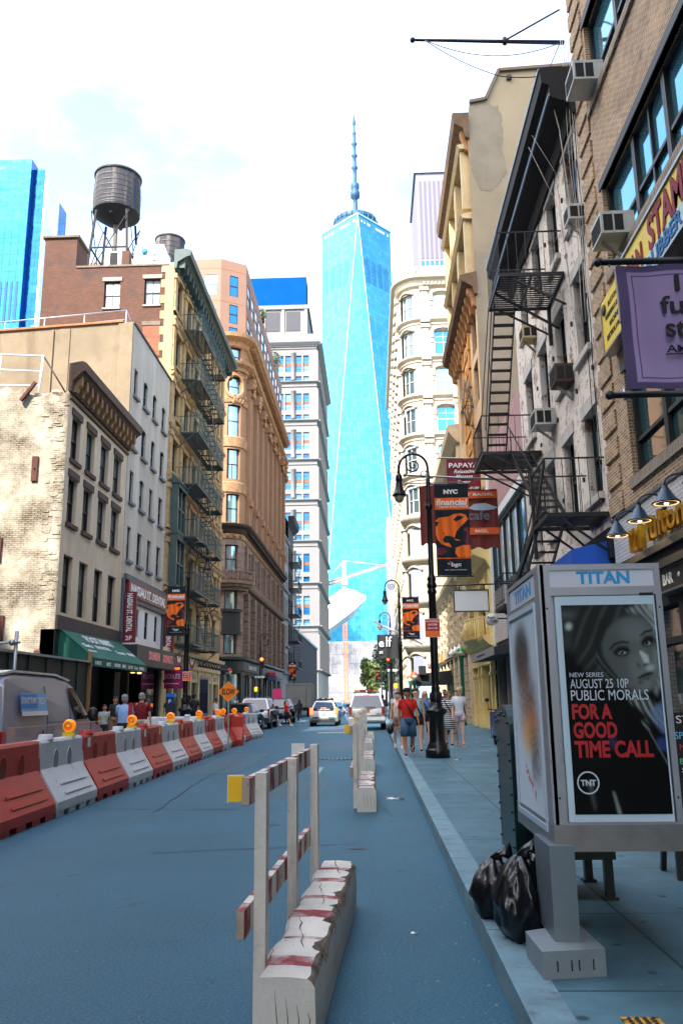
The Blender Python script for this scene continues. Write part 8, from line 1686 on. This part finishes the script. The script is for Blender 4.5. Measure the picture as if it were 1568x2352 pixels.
# grey van in the closed lane
VP = M('silver grey van paint', C(150, 158, 172), .3, .1, var=.06, vs=1.2, coat=.6); VT = M('white van roof', C(214, 216, 214), .35, coat=.4)
t = thing('parked_van', 'silver grey panel van with blue company sign parked behind the barriers', 'van', (0, 0, 0)); w = .97
pf = [(.02, .38), (0, .6), (.02, 1.3), (.1, 1.85), (.24, 2.02), (.6, 2.09), (2.6, 2.08), (3.3, 2.0), (3.55, 1.92), (4.35, 1.22), (4.6, 1.16), (5.25, .98), (5.36, .8), (5.36, .45), (5.2, .32), (.2, .32)]
b = MB(); n = len(pf); sl = [(-w, .0, .0), (-w+.02, .0, .0), (-w+.2, 0, 1), (w-.2, 0, 1), (w-.02, 0, 0), (w, 0, 0)]
def vx(s, p, edge): k = max(0, (p[1]-1.15)/.95); return (s*(w-.16*k**1.4)*(1 if edge else .93), p[0], p[1]-(0 if not edge else .05*(p[1] > 1.9)))
vs = []
for s, e_ in ((-1, True), (-1, False), (1, False), (1, True)): vs += [vx(s, p, e_) for p in pf]
fs = [(k*n+j, k*n+(j+1) % n, (k+1)*n+(j+1) % n, (k+1)*n+j) for k in range(3) for j in range(n)]+[tuple(range(n)), tuple(reversed(range(3*n, 4*n)))]; b.raw(vs, fs, 0, False); b.build('body', VP, t)
sx = lambda z: w-.16*max(0, (z-1.15)/.95)**1.4
def sq(y0, z0, y1, z1, o=.006): return [(sx(z0)+o, y0, z0), (sx(z0)+o, y1, z0), (sx(z1)+o, y1, z1), (sx(z1)+o, y0, z1)]
b = MB(); b.prism([(.2, 2.04), (.6, 2.1), (2.6, 2.09), (3.4, 2.0), (3.4, 2.03), (2.6, 2.13), (.6, 2.14), (.16, 2.08)], -.82, .82, 'x'); b.build('roof_skin', VT, t)
b = MB(); b.poly([(sx(1.22)+.008, 3.5, 1.22), (sx(1.22)+.008, 4.2, 1.22), (sx(1.86)+.008, 3.52, 1.86), (sx(1.86)+.008, 3.2, 1.86), (sx(1.5)+.008, 3.28, 1.5)]); b.build('door_window', GLS, t)
b = MB(); b.poly([(-.8, 3.62, 1.9), (.8, 3.62, 1.9), (.93, 4.33, 1.25), (-.93, 4.33, 1.25)]); b.v = [(x, y+.015, z+.01) for x, y, z in b.v]; b.build('windscreen', GLS, t)
b = MB(); b.box(-.8, -.08, -.03, .02, 1.28, 1.78); b.box(.08, .8, -.03, .02, 1.28, 1.78); b.build('rear_window', GLS, t)
b = MB(); LN = [(0.22, 1.15, 5.2, 1.15), (.2, .78, 5.2, .78)]
for y0, z0, y1, z1 in LN: b.bar((sx(z0)+.004, y0, z0), (sx(z1)+.004, y1, z1), .014, .02)
b.build('side_moulding', M('pale moulding', C(190, 190, 190), .3, .5), t)
b = MB(); 
for y in (1.95, 3.18, 4.45): [b.bar((sx(z)+.003, y, z), (sx(z+.13)+.003, y, z+.13), .01, .012) for z in np.arange(.45, 1.85 if y < 4 else 1.1, .13)]
[b.bar((sx(1.2)+.004, y0, 1.2), (sx(1.2)+.004, y1, 1.2), .012) for y0, y1 in ((2.05, 3.05),)]; b.box(w, w+.02, 1.72, 1.76, .9, 1.06); b.box(w, w+.02, 3.02, 3.06, 1.0, 1.12); b.build('door_seam', M('dark seam', C(52, 52, 54), .6), t)
b = MB(); b.poly(sq(.75, 1.42, 1.95, 1.74, .012)); b.poly(sq(.78, 1.34, 1.98, 1.42, .012), 1); b.poly(sq(.75, 1.47, 1.5, 1.72, .014), 2); b.build('sign_panel', [M('pale blue sign', C(120, 176, 214)), WHITE, M('mid blue sign', C(70, 130, 186))], t)
b = MB(); b.text('STRUCTURE', (sx(1.6)+.014, 1.12, 1.6), (0, 1, 0), (0, 0, 1), .68, .13, .006, 0, .03); b.text('TECH', (sx(1.6)+.014, 1.7, 1.6), (0, 1, 0), (0, 0, 1), .36, .13, .006, 0, .03); b.build('sign_lettering', M('white lettering', C(216, 226, 232)), t)
b = MB(); b.poly(sq(3.45, .62, 4.0, .76, .012)); b.build('small_sign', M('pale lilac sticker', C(190, 184, 200)), t)
for s in (-1, 1): b = MB(); b.box(min(s*.98, s*.8), max(s*.98, s*.8), -.015, .16, .72, 1.1); b.build('tail_light', LRED, t); b = MB(); b.ball((s*(w+.18), 4.0, 1.32), (.12, .07, .15), 10, 0, 6); b.bar((s*.9, 4.0, 1.26), (s*(w+.12), 4.0, 1.28), .06); b.build('wing_mirror', BLACK, t); b = MB(); b.box(min(s*.92, s*.62), max(s*.92, s*.62), 5.22, 5.37, .72, .92); b.build('headlight', GLOBE, t)
for y in (1.0, 4.5):
    for s in (-1, 1): q = MB(); q.lathe((0, 0, 0), [(.2, -.11), (.36, -.11), (.36, .11), (.2, .11)], 18); q.v = [(s*(w-.1)+p[2], y+p[0], .36+p[1]) for p in q.v]; q.build('wheel', TYRE, t); q = MB(); q.lathe((0, 0, 0), [(.46, 0), (.46, .006)], 20); q.v = [(s*(w+.002)+p[2]*s, y+p[0], .38+p[1]) for p in q.v]; q.build('wheel_arch', BUMP, t)
b = MB(); b.box(-.95, .95, -.06, .1, .36, .55); b.box(-.95, .95, 5.3, 5.42, .36, .6); b.build('bumper', BUMP, t); t.location = (-7.16, 14.05, 0)
# scooter by the tavern
t = thing('scooter', 'dark blue scooter parked against the right hand wall', 'scooter', (3.7, 25.6, .15)); b = MB()
b.prism([(25.2, .55), (25.3, .95), (25.9, 1.0), (26.2, .7), (26.3, .5), (25.6, .45)], 3.62, 3.88, 'x'); b.prism([(26.2, .4), (26.35, 1.15), (26.5, 1.1), (26.45, .35)], 3.58, 3.92, 'x'); b.build('body', paint('navy scooter paint', C(18, 44, 90)), t)
for y in (25.3, 26.6): q = MB(); q.lathe((0, 0, 0), [(.14, -.06), (.23, -.05), (.25, 0), (.23, .05), (.14, .06)], 16); q.v = [(3.75+p[2], y+p[0], .4+p[1]) for p in q.v]; q.build('wheel', TYRE, t)
b = MB(); b.tube([(3.5, 26.3, 1.22), (3.75, 26.35, 1.2), (4.0, 26.3, 1.22)], .02, 6); b.tube([(3.75, 26.6, .4), (3.75, 26.38, 1.2)], .03, 6); b.build('handlebar', BLACK, t); b = MB(); [b.ball((x, 26.3, 1.5), (.07, .03, .06), 8) for x in (3.5,)]; b.tube([(3.55, 26.32, 1.2), (3.5, 26.3, 1.45)], .01, 5); b.build('mirror', BLACK, t); b = MB(); b.ball((3.75, 25.6, 1.02), (.15, .38, .09), 12); b.build('seat', BLACKMAT, t)
# ================================================================ people
SKIN = [M('light skin', C(226, 172, 144), .55), M('tan skin', C(176, 116, 84), .55), M('dark skin', C(96, 60, 44), .55)]
def skinned(chains, name, mat, parent):
    """chains of (point, radius) sharing points by name -> one continuous body surface"""
    idx, vs, rs, es = {}, [], [], []
    def vid(k, p, r):
        if k in idx: return idx[k]
        idx[k] = len(vs); vs.append(p); rs.append(r); return idx[k]
    for ch in chains:
        prev = None
        for k, p, r in ch:
            i = vid(k, p, r)
            if prev is not None and (prev, i) not in es and prev != i: es.append((prev, i))
            prev = i
    me = bpy.data.meshes.new(name); me.from_pydata([tuple(v) for v in vs], es, []); ob = bpy.data.objects.new(name, me); COL.objects.link(ob)
    ob.modifiers.new('s', 'SKIN'); d = me.skin_vertices[0].data
    for i, r in enumerate(rs): d[i].radius = (r, r) if not isinstance(r, tuple) else r; d[i].use_root = (i == 0)
    sd = ob.modifiers.new('d', 'SUBSURF'); sd.levels = sd.render_levels = 1
    m2 = bpy.data.meshes.new_from_object(ob.evaluated_get(bpy.context.evaluated_depsgraph_get())); bpy.data.objects.remove(ob)
    m2.name = name; m2.materials.clear(); m2.materials.append(mat); m2.polygons.foreach_set('use_smooth', [True]*len(m2.polygons)); m2.polygons.foreach_set('material_index', [0]*len(m2.polygons))
    o = bpy.data.objects.new(name, m2); COL.objects.link(o); o.parent = parent; return o
def loft(b, rings, n=18, mat=0):
    """rings: (centre, rx, ry) lying flat"""
    vs = [(c[0]+rx*math.cos(2*math.pi*j/n), c[1]+ry*math.sin(2*math.pi*j/n), c[2]) for c, rx, ry in rings for j in range(n)]
    k = len(rings); b.raw(vs, [(i*n+j, i*n+(j+1) % n, (i+1)*n+(j+1) % n, (i+1)*n+j) for i in range(k-1) for j in range(n)], mat, True)
    i0 = len(b.v)-k*n; b.f += [tuple(i0+j for j in reversed(range(n))), tuple(i0+(k-1)*n+j for j in range(n))]; b.m += [mat, mat]; b.sm += [False, False]
def cloth(n, c, **k): return M('cloth ' + n, C(*c), .85, var=.12, vs=7, bump=.25, bs=16, **k)
def person(label, x, y, face, H, skin, top, bottom, shoe, hair, legs=(18, -20, 5, 30), arms=((-12, 8, 15), (15, 8, 25)), z0=.15, wide=1., turn=0, shades=False, group=None, strap=None, bag=None, female=False):
    """face 0 looks at the camera (-Y). legs: thigh swing +s/-s side, knee bends. arms: (swing, out, elbow) for the +x and -x side"""
    t = thing('person', label, 'person', (0, 0, 0), group); sk = SKIN[skin]; k = H/1.75; W_ = wide
    P = lambda X, Y, Z: Vector((X, Y, Z)); J = {}
    R_ = lambda d: math.radians(d)
    for s, th, kn in ((1, legs[0], legs[2]), (-1, legs[1], legs[3])):
        hip = P(s*.09*W_, 0, .92); kne = hip+P(s*.01, -.42*math.sin(R_(th)), -.42*math.cos(R_(th))); ank = kne+P(0, -.42*math.sin(R_(th-kn)), -.42*math.cos(R_(th-kn)))
        fdir = R_(th-kn) if kn > 12 else 0; toe = ank+P(s*.015, -.15*math.cos(fdir*.6), -.05-.12*math.sin(-fdir*.6)); J[s] = (hip, kne, ank, toe, fdir*.6)
    dz = .07-min(J[1][2].z, J[-1][2].z)
    for s in (1, -1): J[s] = tuple(v+P(0, 0, dz) if isinstance(v, Vector) else v for v in J[s])
    Z = lambda z: z+dz; A = {}
    for s, (sw, out, el) in ((1, arms[0]), (-1, arms[1])):
        sh = P(s*.175*(.92 if female else 1)*(.5+.5*W_), .01, Z(1.41)); d = P(s*math.sin(R_(out)), -math.sin(R_(sw)), -math.cos(R_(sw))*math.cos(R_(out))).normalized(); elb = sh+d*.29
        d2 = P(s*math.sin(R_(out*.4)), -math.sin(R_(sw+el)), -math.cos(R_(sw+el))).normalized(); wri = elb+d2*.245; A[s] = (sh, elb, wri, d2)
    hx, hy = .02*math.sin(R_(turn)), 0.
    spine = [('pel', P(0, 0, Z(.95)), .125), ('sp', P(0, .0, Z(1.1)), .105), ('ch', P(0, 0, Z(1.28)), .118), ('uc', P(0, .012, Z(1.4)), .085), ('nk', P(0, .012, Z(1.49)), .05), ('hb', P(0, -.012, Z(1.555)), .074), ('hm', P(0, -.008, Z(1.625)), .104), ('ht', P(0, .005, Z(1.70)), .078)]
    chains = [spine]
    for s in (1, -1):
        hip, kne, ank, toe, fd = J[s]; q = str(s)
        chains.append([('pel', P(0, 0, Z(.95)), .125), ('hip'+q, hip, .098*W_), ('mt'+q, hip.lerp(kne, .5), .08*W_), ('kn'+q, kne, .055*W_), ('cf'+q, kne.lerp(ank, .32)+P(0, .012, 0), .056*W_), ('an'+q, ank, .035), ('to'+q, toe, .032)])
        sh, elb, wri, d2 = A[s]; side = P(-1, 0, 0)*s
        chains.append([('uc', P(0, .012, Z(1.4)), .085), ('sh'+q, sh, .056), ('el'+q, elb, .039), ('fa'+q, elb.lerp(wri, .3), .04), ('wr'+q, wri, .025), ('pm'+q, wri+d2*.06, .03)])
        fw = P(0, -1, 0)
        for f_ in range(4): b0 = wri+d2*.085+fw*(.026-.017*f_); ln = (.06, .07, .066, .05)[f_]; chains.append([('pm'+q, wri+d2*.06, .03), ('f%d%s' % (f_, q), b0+d2*ln*.5, .0085), ('g%d%s' % (f_, q), b0+d2*ln+side*.016, .007)])
        chains.append([('pm'+q, wri+d2*.06, .03), ('th'+q, wri+d2*.05+fw*.042+side*.008, .009), ('tt'+q, wri+d2*.085+fw*.052+side*.014, .008)])
    body = skinned(chains, 'body', sk, t)
    # head details, turned with the head
    hc = P(0, -.005, Z(1.63)); rot = Matrix.Translation(hc) @ Matrix.Rotation(R_(turn), 4, 'Z')
    def head(nm, m, fn, par=t): b = MB(); fn(b); b.xf(rot); b.build(nm, m, par)
    head('nose', sk, lambda b: b.prism([(-.083, -.035), (-.112, -.035), (-.09, .02), (-.078, .025)], -.014, .014, 'x')); head('ear', sk, lambda b: [b.ball((s*.084, .01, -.01), (.014, .022, .034), 6, 0, 5) for s in (1, -1)])
    head('mouth', M('lips', C(150, 76, 70)), lambda b: b.box(-.024, .024, -.089, -.07, -.066, -.057)); head('eye', M('eye', C(40, 32, 30)), lambda b: [b.ball((s*.032, -.086, .012), (.013, .008, .008), 6, 0, 4) for s in (1, -1)]); head('eyebrow', M('eyebrow', C(60, 44, 34)), lambda b: [b.box(s*.032-.018, s*.032+.018, -.086, -.07, .028, .034) for s in (1, -1)])
    hk, hm = hair
    def hairfn(b):
        if hk != 'bald': b.ball((0, .032, .052), (.092, .1, .082), 14); b.ball((0, .055, -.01), (.084, .068, .085), 12)
        if hk == 'bun': b.ball((.01, .1, .115), (.048, .048, .045), 8)
        if hk == 'long': b.tube([(0, .07, .02), (0, .085, -.1), (0, .08, -.24), (0, .075, -.32)], [(.09, .06), (.085, .05), (.07, .035), (.03, .02)], 10)
        if hk == 'pony': b.tube([(0, .1, .05), (0, .14, -.02), (0, .12, -.2), (0, .1, -.34)], [.04, .045, .035, .012], 8)
        if hk == 'bob': [b.ball((s*.07, .03, -.05), (.04, .075, .1), 8) for s in (1, -1)]
    if hk != 'bald': head('hair', hm, hairfn)
    if hk == 'cap': head('cap', M('navy cap cloth', C(22, 28, 40), .8), lambda b: (b.lathe((0, .015, .05), [(.104, 0), (.1, .04), (.075, .085), (.01, .1)], 16), b.box(-.062, .062, -.2, -.07, .05, .062)))
    if shades: head('sunglasses', BLACK, lambda b: ([b.box(s*.034-.028, s*.034+.028, -.106, -.088, -.008, .032) for s in (1, -1)], b.box(-.08, .08, -.092, -.086, .018, .026), [b.box(s*.086-.004, s*.086+.004, -.09, .02, .016, .026) for s in (1, -1)]))
    # clothes
    tk, tm = top; b = MB(); fem = .93 if female else 1
    hem = .88 if tk in ('tee', 'shirt', 'sleeveless') else .98
    if tk != 'none':
        rs = [(P(0, 0, Z(hem)), .168*W_, .132*W_), (P(0, 0, Z(1.0)), .165*W_*fem, .13*W_), (P(0, 0, Z(1.12)), .152*W_*fem, .122*W_), (P(0, -.004, Z(1.28)), .172*W_*fem, .138*W_), (P(0, .0, Z(1.38)), .182*fem*(.6+.4*W_), .12), (P(0, .008, Z(1.445)), (.15 if tk != 'tank' else .11)*fem, .085), (P(0, .012, Z(1.485)), .075, .065)]
        if tk == 'tank': rs = rs[:4]+[(P(0, 0, Z(1.36)), .135*fem, .118), (P(0, .005, Z(1.43)), .115*fem, .085)]
        if tk == 'dress': rs = [(P(0, 0, Z(.52)), .2*W_, .17*W_), (P(0, 0, Z(.8)), .185*W_, .15*W_)]+rs[1:]
        loft(b, rs)
        if tk in ('tee', 'shirt', 'dress'):
            for s in (1, -1): sh, elb, wri, d2 = A[s]; e_ = sh.lerp(elb, .62 if tk != 'dress' else .45); b.tube([sh+P(-s*.05, 0, .03), sh+P(s*.0, 0, .005), sh.lerp(elb, .35), e_], [.055, .062, .06, .064], 12)
        b.build('top' if tk != 'dress' else 'dress', tm, t)
    bk, bm = bottom
    if bk != 'none':
        b = MB(); loft(b, [(P(0, 0, Z(1.03)), .158*W_*fem, .126*W_), (P(0, 0, Z(.95)), .176*W_, .136*W_), (P(0, 0, Z(.86)), .172*W_, .13*W_)])
        for s in (1, -1):
            hip, kne, ank, toe, fd = J[s]; f_ = {'shorts': .95, 'hot': .45, 'pants': 1}[bk]
            if bk == 'pants': b.tube([hip+P(0, 0, .03), hip.lerp(kne, .5), kne, kne.lerp(ank, .6), ank+P(0, 0, .0)], [.1*W_, .095*W_, .076*W_, .068, .066], 12)
            else: b.tube([hip+P(0, 0, .03), hip.lerp(kne, f_*.5), hip.lerp(kne, f_)], [.1*W_, .104*W_, (.105 if bk == 'shorts' else .1)*W_], 12)
        b.build('trousers' if bk == 'pants' else 'shorts', bm, t)
    for s in (1, -1):
        hip, kne, ank, toe, fd = J[s]; b = MB(); m = Matrix.Translation(ank) @ Matrix.Rotation(-fd, 4, 'X'); q = MB(); q.ball((0, -.055, -.035), (.046, .13, .042), 12); q.ball((0, .03, -.01), (.043, .055, .045), 10); q.box(-.042, .042, -.17, .07, -.07, -.052, 1); b.add(q, m); b.build('shoe', [shoe, WHITE], t)
    if strap: b = MB(); b.tube([P(-.1, -.06, Z(1.46)), P(-.02, -.145*W_, Z(1.3)), P(.08, -.15*W_, Z(1.12)), P(.17*W_, -.05, Z(.92)), P(.12, .12, Z(1.1)), P(-.06, .12, Z(1.38)), P(-.1, -.06, Z(1.46))], [(.028, .006)]*7, 6); b.build('shoulder_strap', BLACKMAT, t)
    if bag:
        bp = A[bag[0]][2]+A[bag[0]][3]*.12 if bag[2] == 'hand' else P(bag[0]*.2*W_, .04, Z(.9)); bb = bag[1]; b = MB(); b.ball((bp.x, bp.y, bp.z-(.16 if bag[2] == 'hand' else 0)), (.1, .14, .15), 10); b.build('bag', bb, t)
    t.location = (x, y, z0); t.scale = (k, k, k); t.rotation_euler = (0, 0, math.radians(face)); return t
BR, BLD, GRH, BKH = M('brown hair', C(52, 36, 26), .6), M('blond hair', C(206, 178, 128), .6), M('grey hair', C(140, 138, 134), .7), M('black hair', C(18, 16, 16), .5)
SHW, SHB, SHN, SHR = M('white canvas shoe', C(220, 222, 224), .7), M('black shoe', C(24, 24, 26), .6), M('navy trainer', C(24, 50, 96), .6), M('coral trainer', C(232, 84, 70), .6)
NONE = ('none', SHB)
pr_ = person('man in red t-shirt, blue shorts and navy cap stepping along the kerb', .88, 21.9, 4, 1.70, 1, ('tee', cloth('red', (206, 30, 18))), ('shorts', cloth('denim', (58, 92, 120))), SHN, ('cap', BKH), (-8, 14, 42, 4), ((14, 9, 18), (-10, 9, 14)), turn=28, strap=True, wide=1.08)
person('dark haired woman in pale blue tank top just behind the man in red', 1.18, 23.6, 0, 1.72, 0, ('tank', cloth('aqua', (150, 206, 214))), ('hot', cloth('black', (26, 26, 30))), SHB, ('pony', BR), (12, -12, 4, 22), ((-10, 8, 14), (10, 8, 12)), turn=40, strap=True, female=True)
person('pale woman with a black bag half hidden behind the man in red', .72, 25.2, 0, 1.64, 0, ('tank', cloth('beige', (216, 190, 170))), ('hot', cloth('grey pink', (150, 120, 120))), SHW, ('long', BKH), (14, -14, 4, 20), ((8, 8, 14), (-8, 12, 12)), bag=(-1, M('black leather', C(20, 20, 22), .5), 'hand'), female=True)
person('blond woman in sleeveless denim shirt and black shorts with sunglasses', 1.68, 27.8, 0, 1.68, 0, ('sleeveless', cloth('denim blue', (84, 128, 186))), ('hot', cloth('black', (26, 26, 30))), SHW, ('bob', BLD), (12, -12, 4, 18), ((20, 10, 75), (8, 12, 14)), shades=True, wide=1.15, female=True, strap=True)
bo = thing('drink_bottle', 'bright pink drinks bottle held by the blond woman', 'bottle', (2.0, 27.4, 1.2)); b = MB(); b.lathe((1.97, 27.42, 1.2), [(.035, 0), (.045, .02), (.045, .12), (.02, .16)], 10); b.build('flask', M('pink plastic', C(226, 30, 130), .4), bo)
def stripes():
    m, nt, bs = _new('black and white stripes'); co = nt.nodes.new('ShaderNodeTexCoord'); wv = nt.nodes.new('ShaderNodeTexWave'); wv.bands_direction = 'Z'; wv.inputs['Scale'].default_value = 5.2; nt.links.new(co.outputs['Object'], wv.inputs[0]); nt.links.new(_ramp(nt, wv.outputs['Fac'], .48, .52, C(24, 24, 28), C(226, 224, 220)), bs.inputs['Base Color']); bs.inputs['Roughness'].default_value = .85; return m
person('woman in black and white striped dress behind the lamp post', 2.3, 26.4, -10, 1.66, 0, ('dress', stripes()), NONE, SHB, ('bob', M('light brown hair', C(140, 100, 62), .6)), (12, -12, 3, 16), ((5, 8, 20), (-8, 8, 12)), shades=True, turn=-25, female=True, strap=True, wide=1.05)
person('tall blond woman in white t-shirt, pale shorts and coral trainers', 2.62, 26.2, -6, 1.76, 0, ('tee', cloth('white', (224, 226, 232))), ('hot', cloth('pink white', (214, 190, 200))), SHR, ('bun', BLD), (10, -12, 3, 18), ((-14, 10, 10), (4, 8, 22)), shades=True, turn=-50, female=True, wide=.95)
person('man in checked grey shirt walking away behind the woman in white', 2.98, 33.5, 180, 1.74, 0, ('shirt', cloth('check grey', (150, 164, 176))), ('pants', cloth('blue jeans', (52, 70, 96))), SHB, ('short', BKH))
person('older man in white t-shirt and grey trousers walking away beside the white vehicle', .98, 36.5, 178, 1.72, 2, ('tee', cloth('off white', (204, 208, 210))), ('pants', cloth('grey', (108, 108, 106))), SHB, ('short', GRH), (10, -16, 4, 24), wide=1.1)
for (x, y, f_, H, sk, tc, hr, lab) in ((2.15, 36, 0, 1.78, 2, (60, 110, 150), ('bald', BKH), 'bald man in blue shirt behind the blond denim woman'), (2.62, 35, 180, 1.72, 1, (30, 30, 34), ('long', BKH), 'person in black with long dark hair left of the lamp post'), (3.1, 37, 0, 1.84, 1, (70, 70, 74), ('short', BKH), 'tall dark haired man above the striped dress woman'), (1.25, 40, 0, 1.66, 0, (150, 60, 56), ('bob', BR), 'woman in dull red top far along the kerb'), (.55, 50, 180, 1.72, 1, (46, 50, 56), ('short', BKH), 'man in dark clothes walking far ahead by the white vehicle'), (1.7, 52, 0, 1.7, 0, (90, 110, 130), ('short', BR), 'person in blue grey far along the right pavement'), (2.2, 55, 180, 1.68, 1, (40, 40, 46), ('pony', BKH), 'person with ponytail near the blue display panel')):
    person(lab, x, y, f_, H, sk, ('tee', cloth('c%d%d' % (tc[0], tc[2]), tc)), ('pants', cloth('dark trousers', (44, 46, 54))), SHB, hr)
person('man in pale blue shirt and black trousers walking away by the red stake', -7.02, 23.8, 172, 1.80, 1, ('shirt', cloth('pale blue', (150, 184, 228))), ('pants', cloth('black', (26, 26, 30))), SHB, ('short', GRH), (12, -16, 4, 22), ((10, 10, 12), (-8, 10, 12)), z0=0, wide=1.12)
person('man in dark red polo shirt and beige shorts with black shoulder bag', -7.2, 26.2, 186, 1.86, 0, ('shirt', cloth('dark red', (116, 16, 24))), ('shorts', cloth('stone', (196, 184, 162))), SHB, ('short', GRH), (10, -14, 4, 20), ((-10, 10, 14), (8, 10, 14)), z0=0, wide=1.15, bag=(1, M('black canvas', C(24, 24, 26), .8), 'hip'), strap=True)
person('woman in black top standing in the shoe shop doorway', -8.95, 29.2, 20, 1.62, 1, ('tee', cloth('black', (26, 26, 30))), ('pants', cloth('tan', (150, 118, 82))), SHB, ('long', BKH), (3, -3, 2, 4), female=True)
person('child in colourful flowered top beside the van nose', -8.3, 26, 30, 1.36, 1, ('tee', M('flowered cloth', C(150, 180, 200), .85, spots=(C(210, 170, 60), 9, .5, .55), var=.5, vs=6)), ('pants', cloth('dark trousers', (44, 46, 54))), SHB, ('long', BKH), (3, -3, 2, 4))
person('man in black t-shirt seen from behind near the parking meter', -9.1, 41.8, 180, 1.74, 1, ('tee', cloth('black', (26, 26, 30))), ('pants', cloth('black', (26, 26, 30))), SHB, ('short', BKH), (4, -4, 2, 4), wide=1.15)
person('man in black cap and black clothes right of the left lamp post', -8.75, 41.2, 176, 1.78, 1, ('tee', cloth('black', (26, 26, 30))), ('pants', cloth('black', (26, 26, 30))), SHB, ('cap', BKH), (4, -4, 2, 4), wide=1.15)
person('woman with long ponytail in white top by the dark information panel', -9.3, 50, 200, 1.62, 0, ('tank', cloth('white', (224, 226, 232))), ('pants', cloth('lilac', (112, 100, 140))), SHB, ('pony', BR), (4, -4, 2, 4), female=True)
person('person in white shorts half hidden behind the parking meter', -10.05, 41.4, 180, 1.64, 1, ('tee', cloth('black', (26, 26, 30))), ('shorts', cloth('white', (224, 226, 232))), SHB, ('short', BKH), (4, -4, 2, 4))
person('woman in red and black crossing the road with a bright blue bag', -5.55, 54, 85, 1.64, 0, ('tee', cloth('red', (206, 30, 18))), ('shorts', cloth('black', (26, 26, 30))), SHW, ('long', BKH), (24, -24, 4, 14), ((20, 6, 10), (-20, 6, 10)), z0=0, female=True, bag=(1, M('bright blue bag', C(30, 60, 210), .6), 'hip'))
person('dark silhouetted pedestrian between the navy car and the lorry', -5.75, 66, 180, 1.66, 2, ('tee', cloth('black', (26, 26, 30))), ('pants', cloth('black', (26, 26, 30))), SHB, ('bob', BKH), z0=0)
person('white haired man in blue shirt crossing behind the traffic car', -2.05, 57.5, 80, 1.7, 0, ('shirt', cloth('mid blue', (70, 130, 180))), ('pants', cloth('pale blue trousers', (130, 160, 200))), SHB, ('short', GRH), (26, -26, 4, 30), z0=0)
for (x, y, H, tc, lab) in ((-6.4, 61, 1.7, (60, 110, 160), 'pedestrian in blue holding the pink placard'), (-9.0, 56, 1.72, (50, 60, 74), 'pedestrian in slate clothes by the coffee corner crossing')): person(lab, x, y, 10, H, 0, ('tee', cloth('c%d' % tc[0], tc)), ('pants', cloth('dark trousers', (44, 46, 54))), SHB, ('short', BR), z0=0)
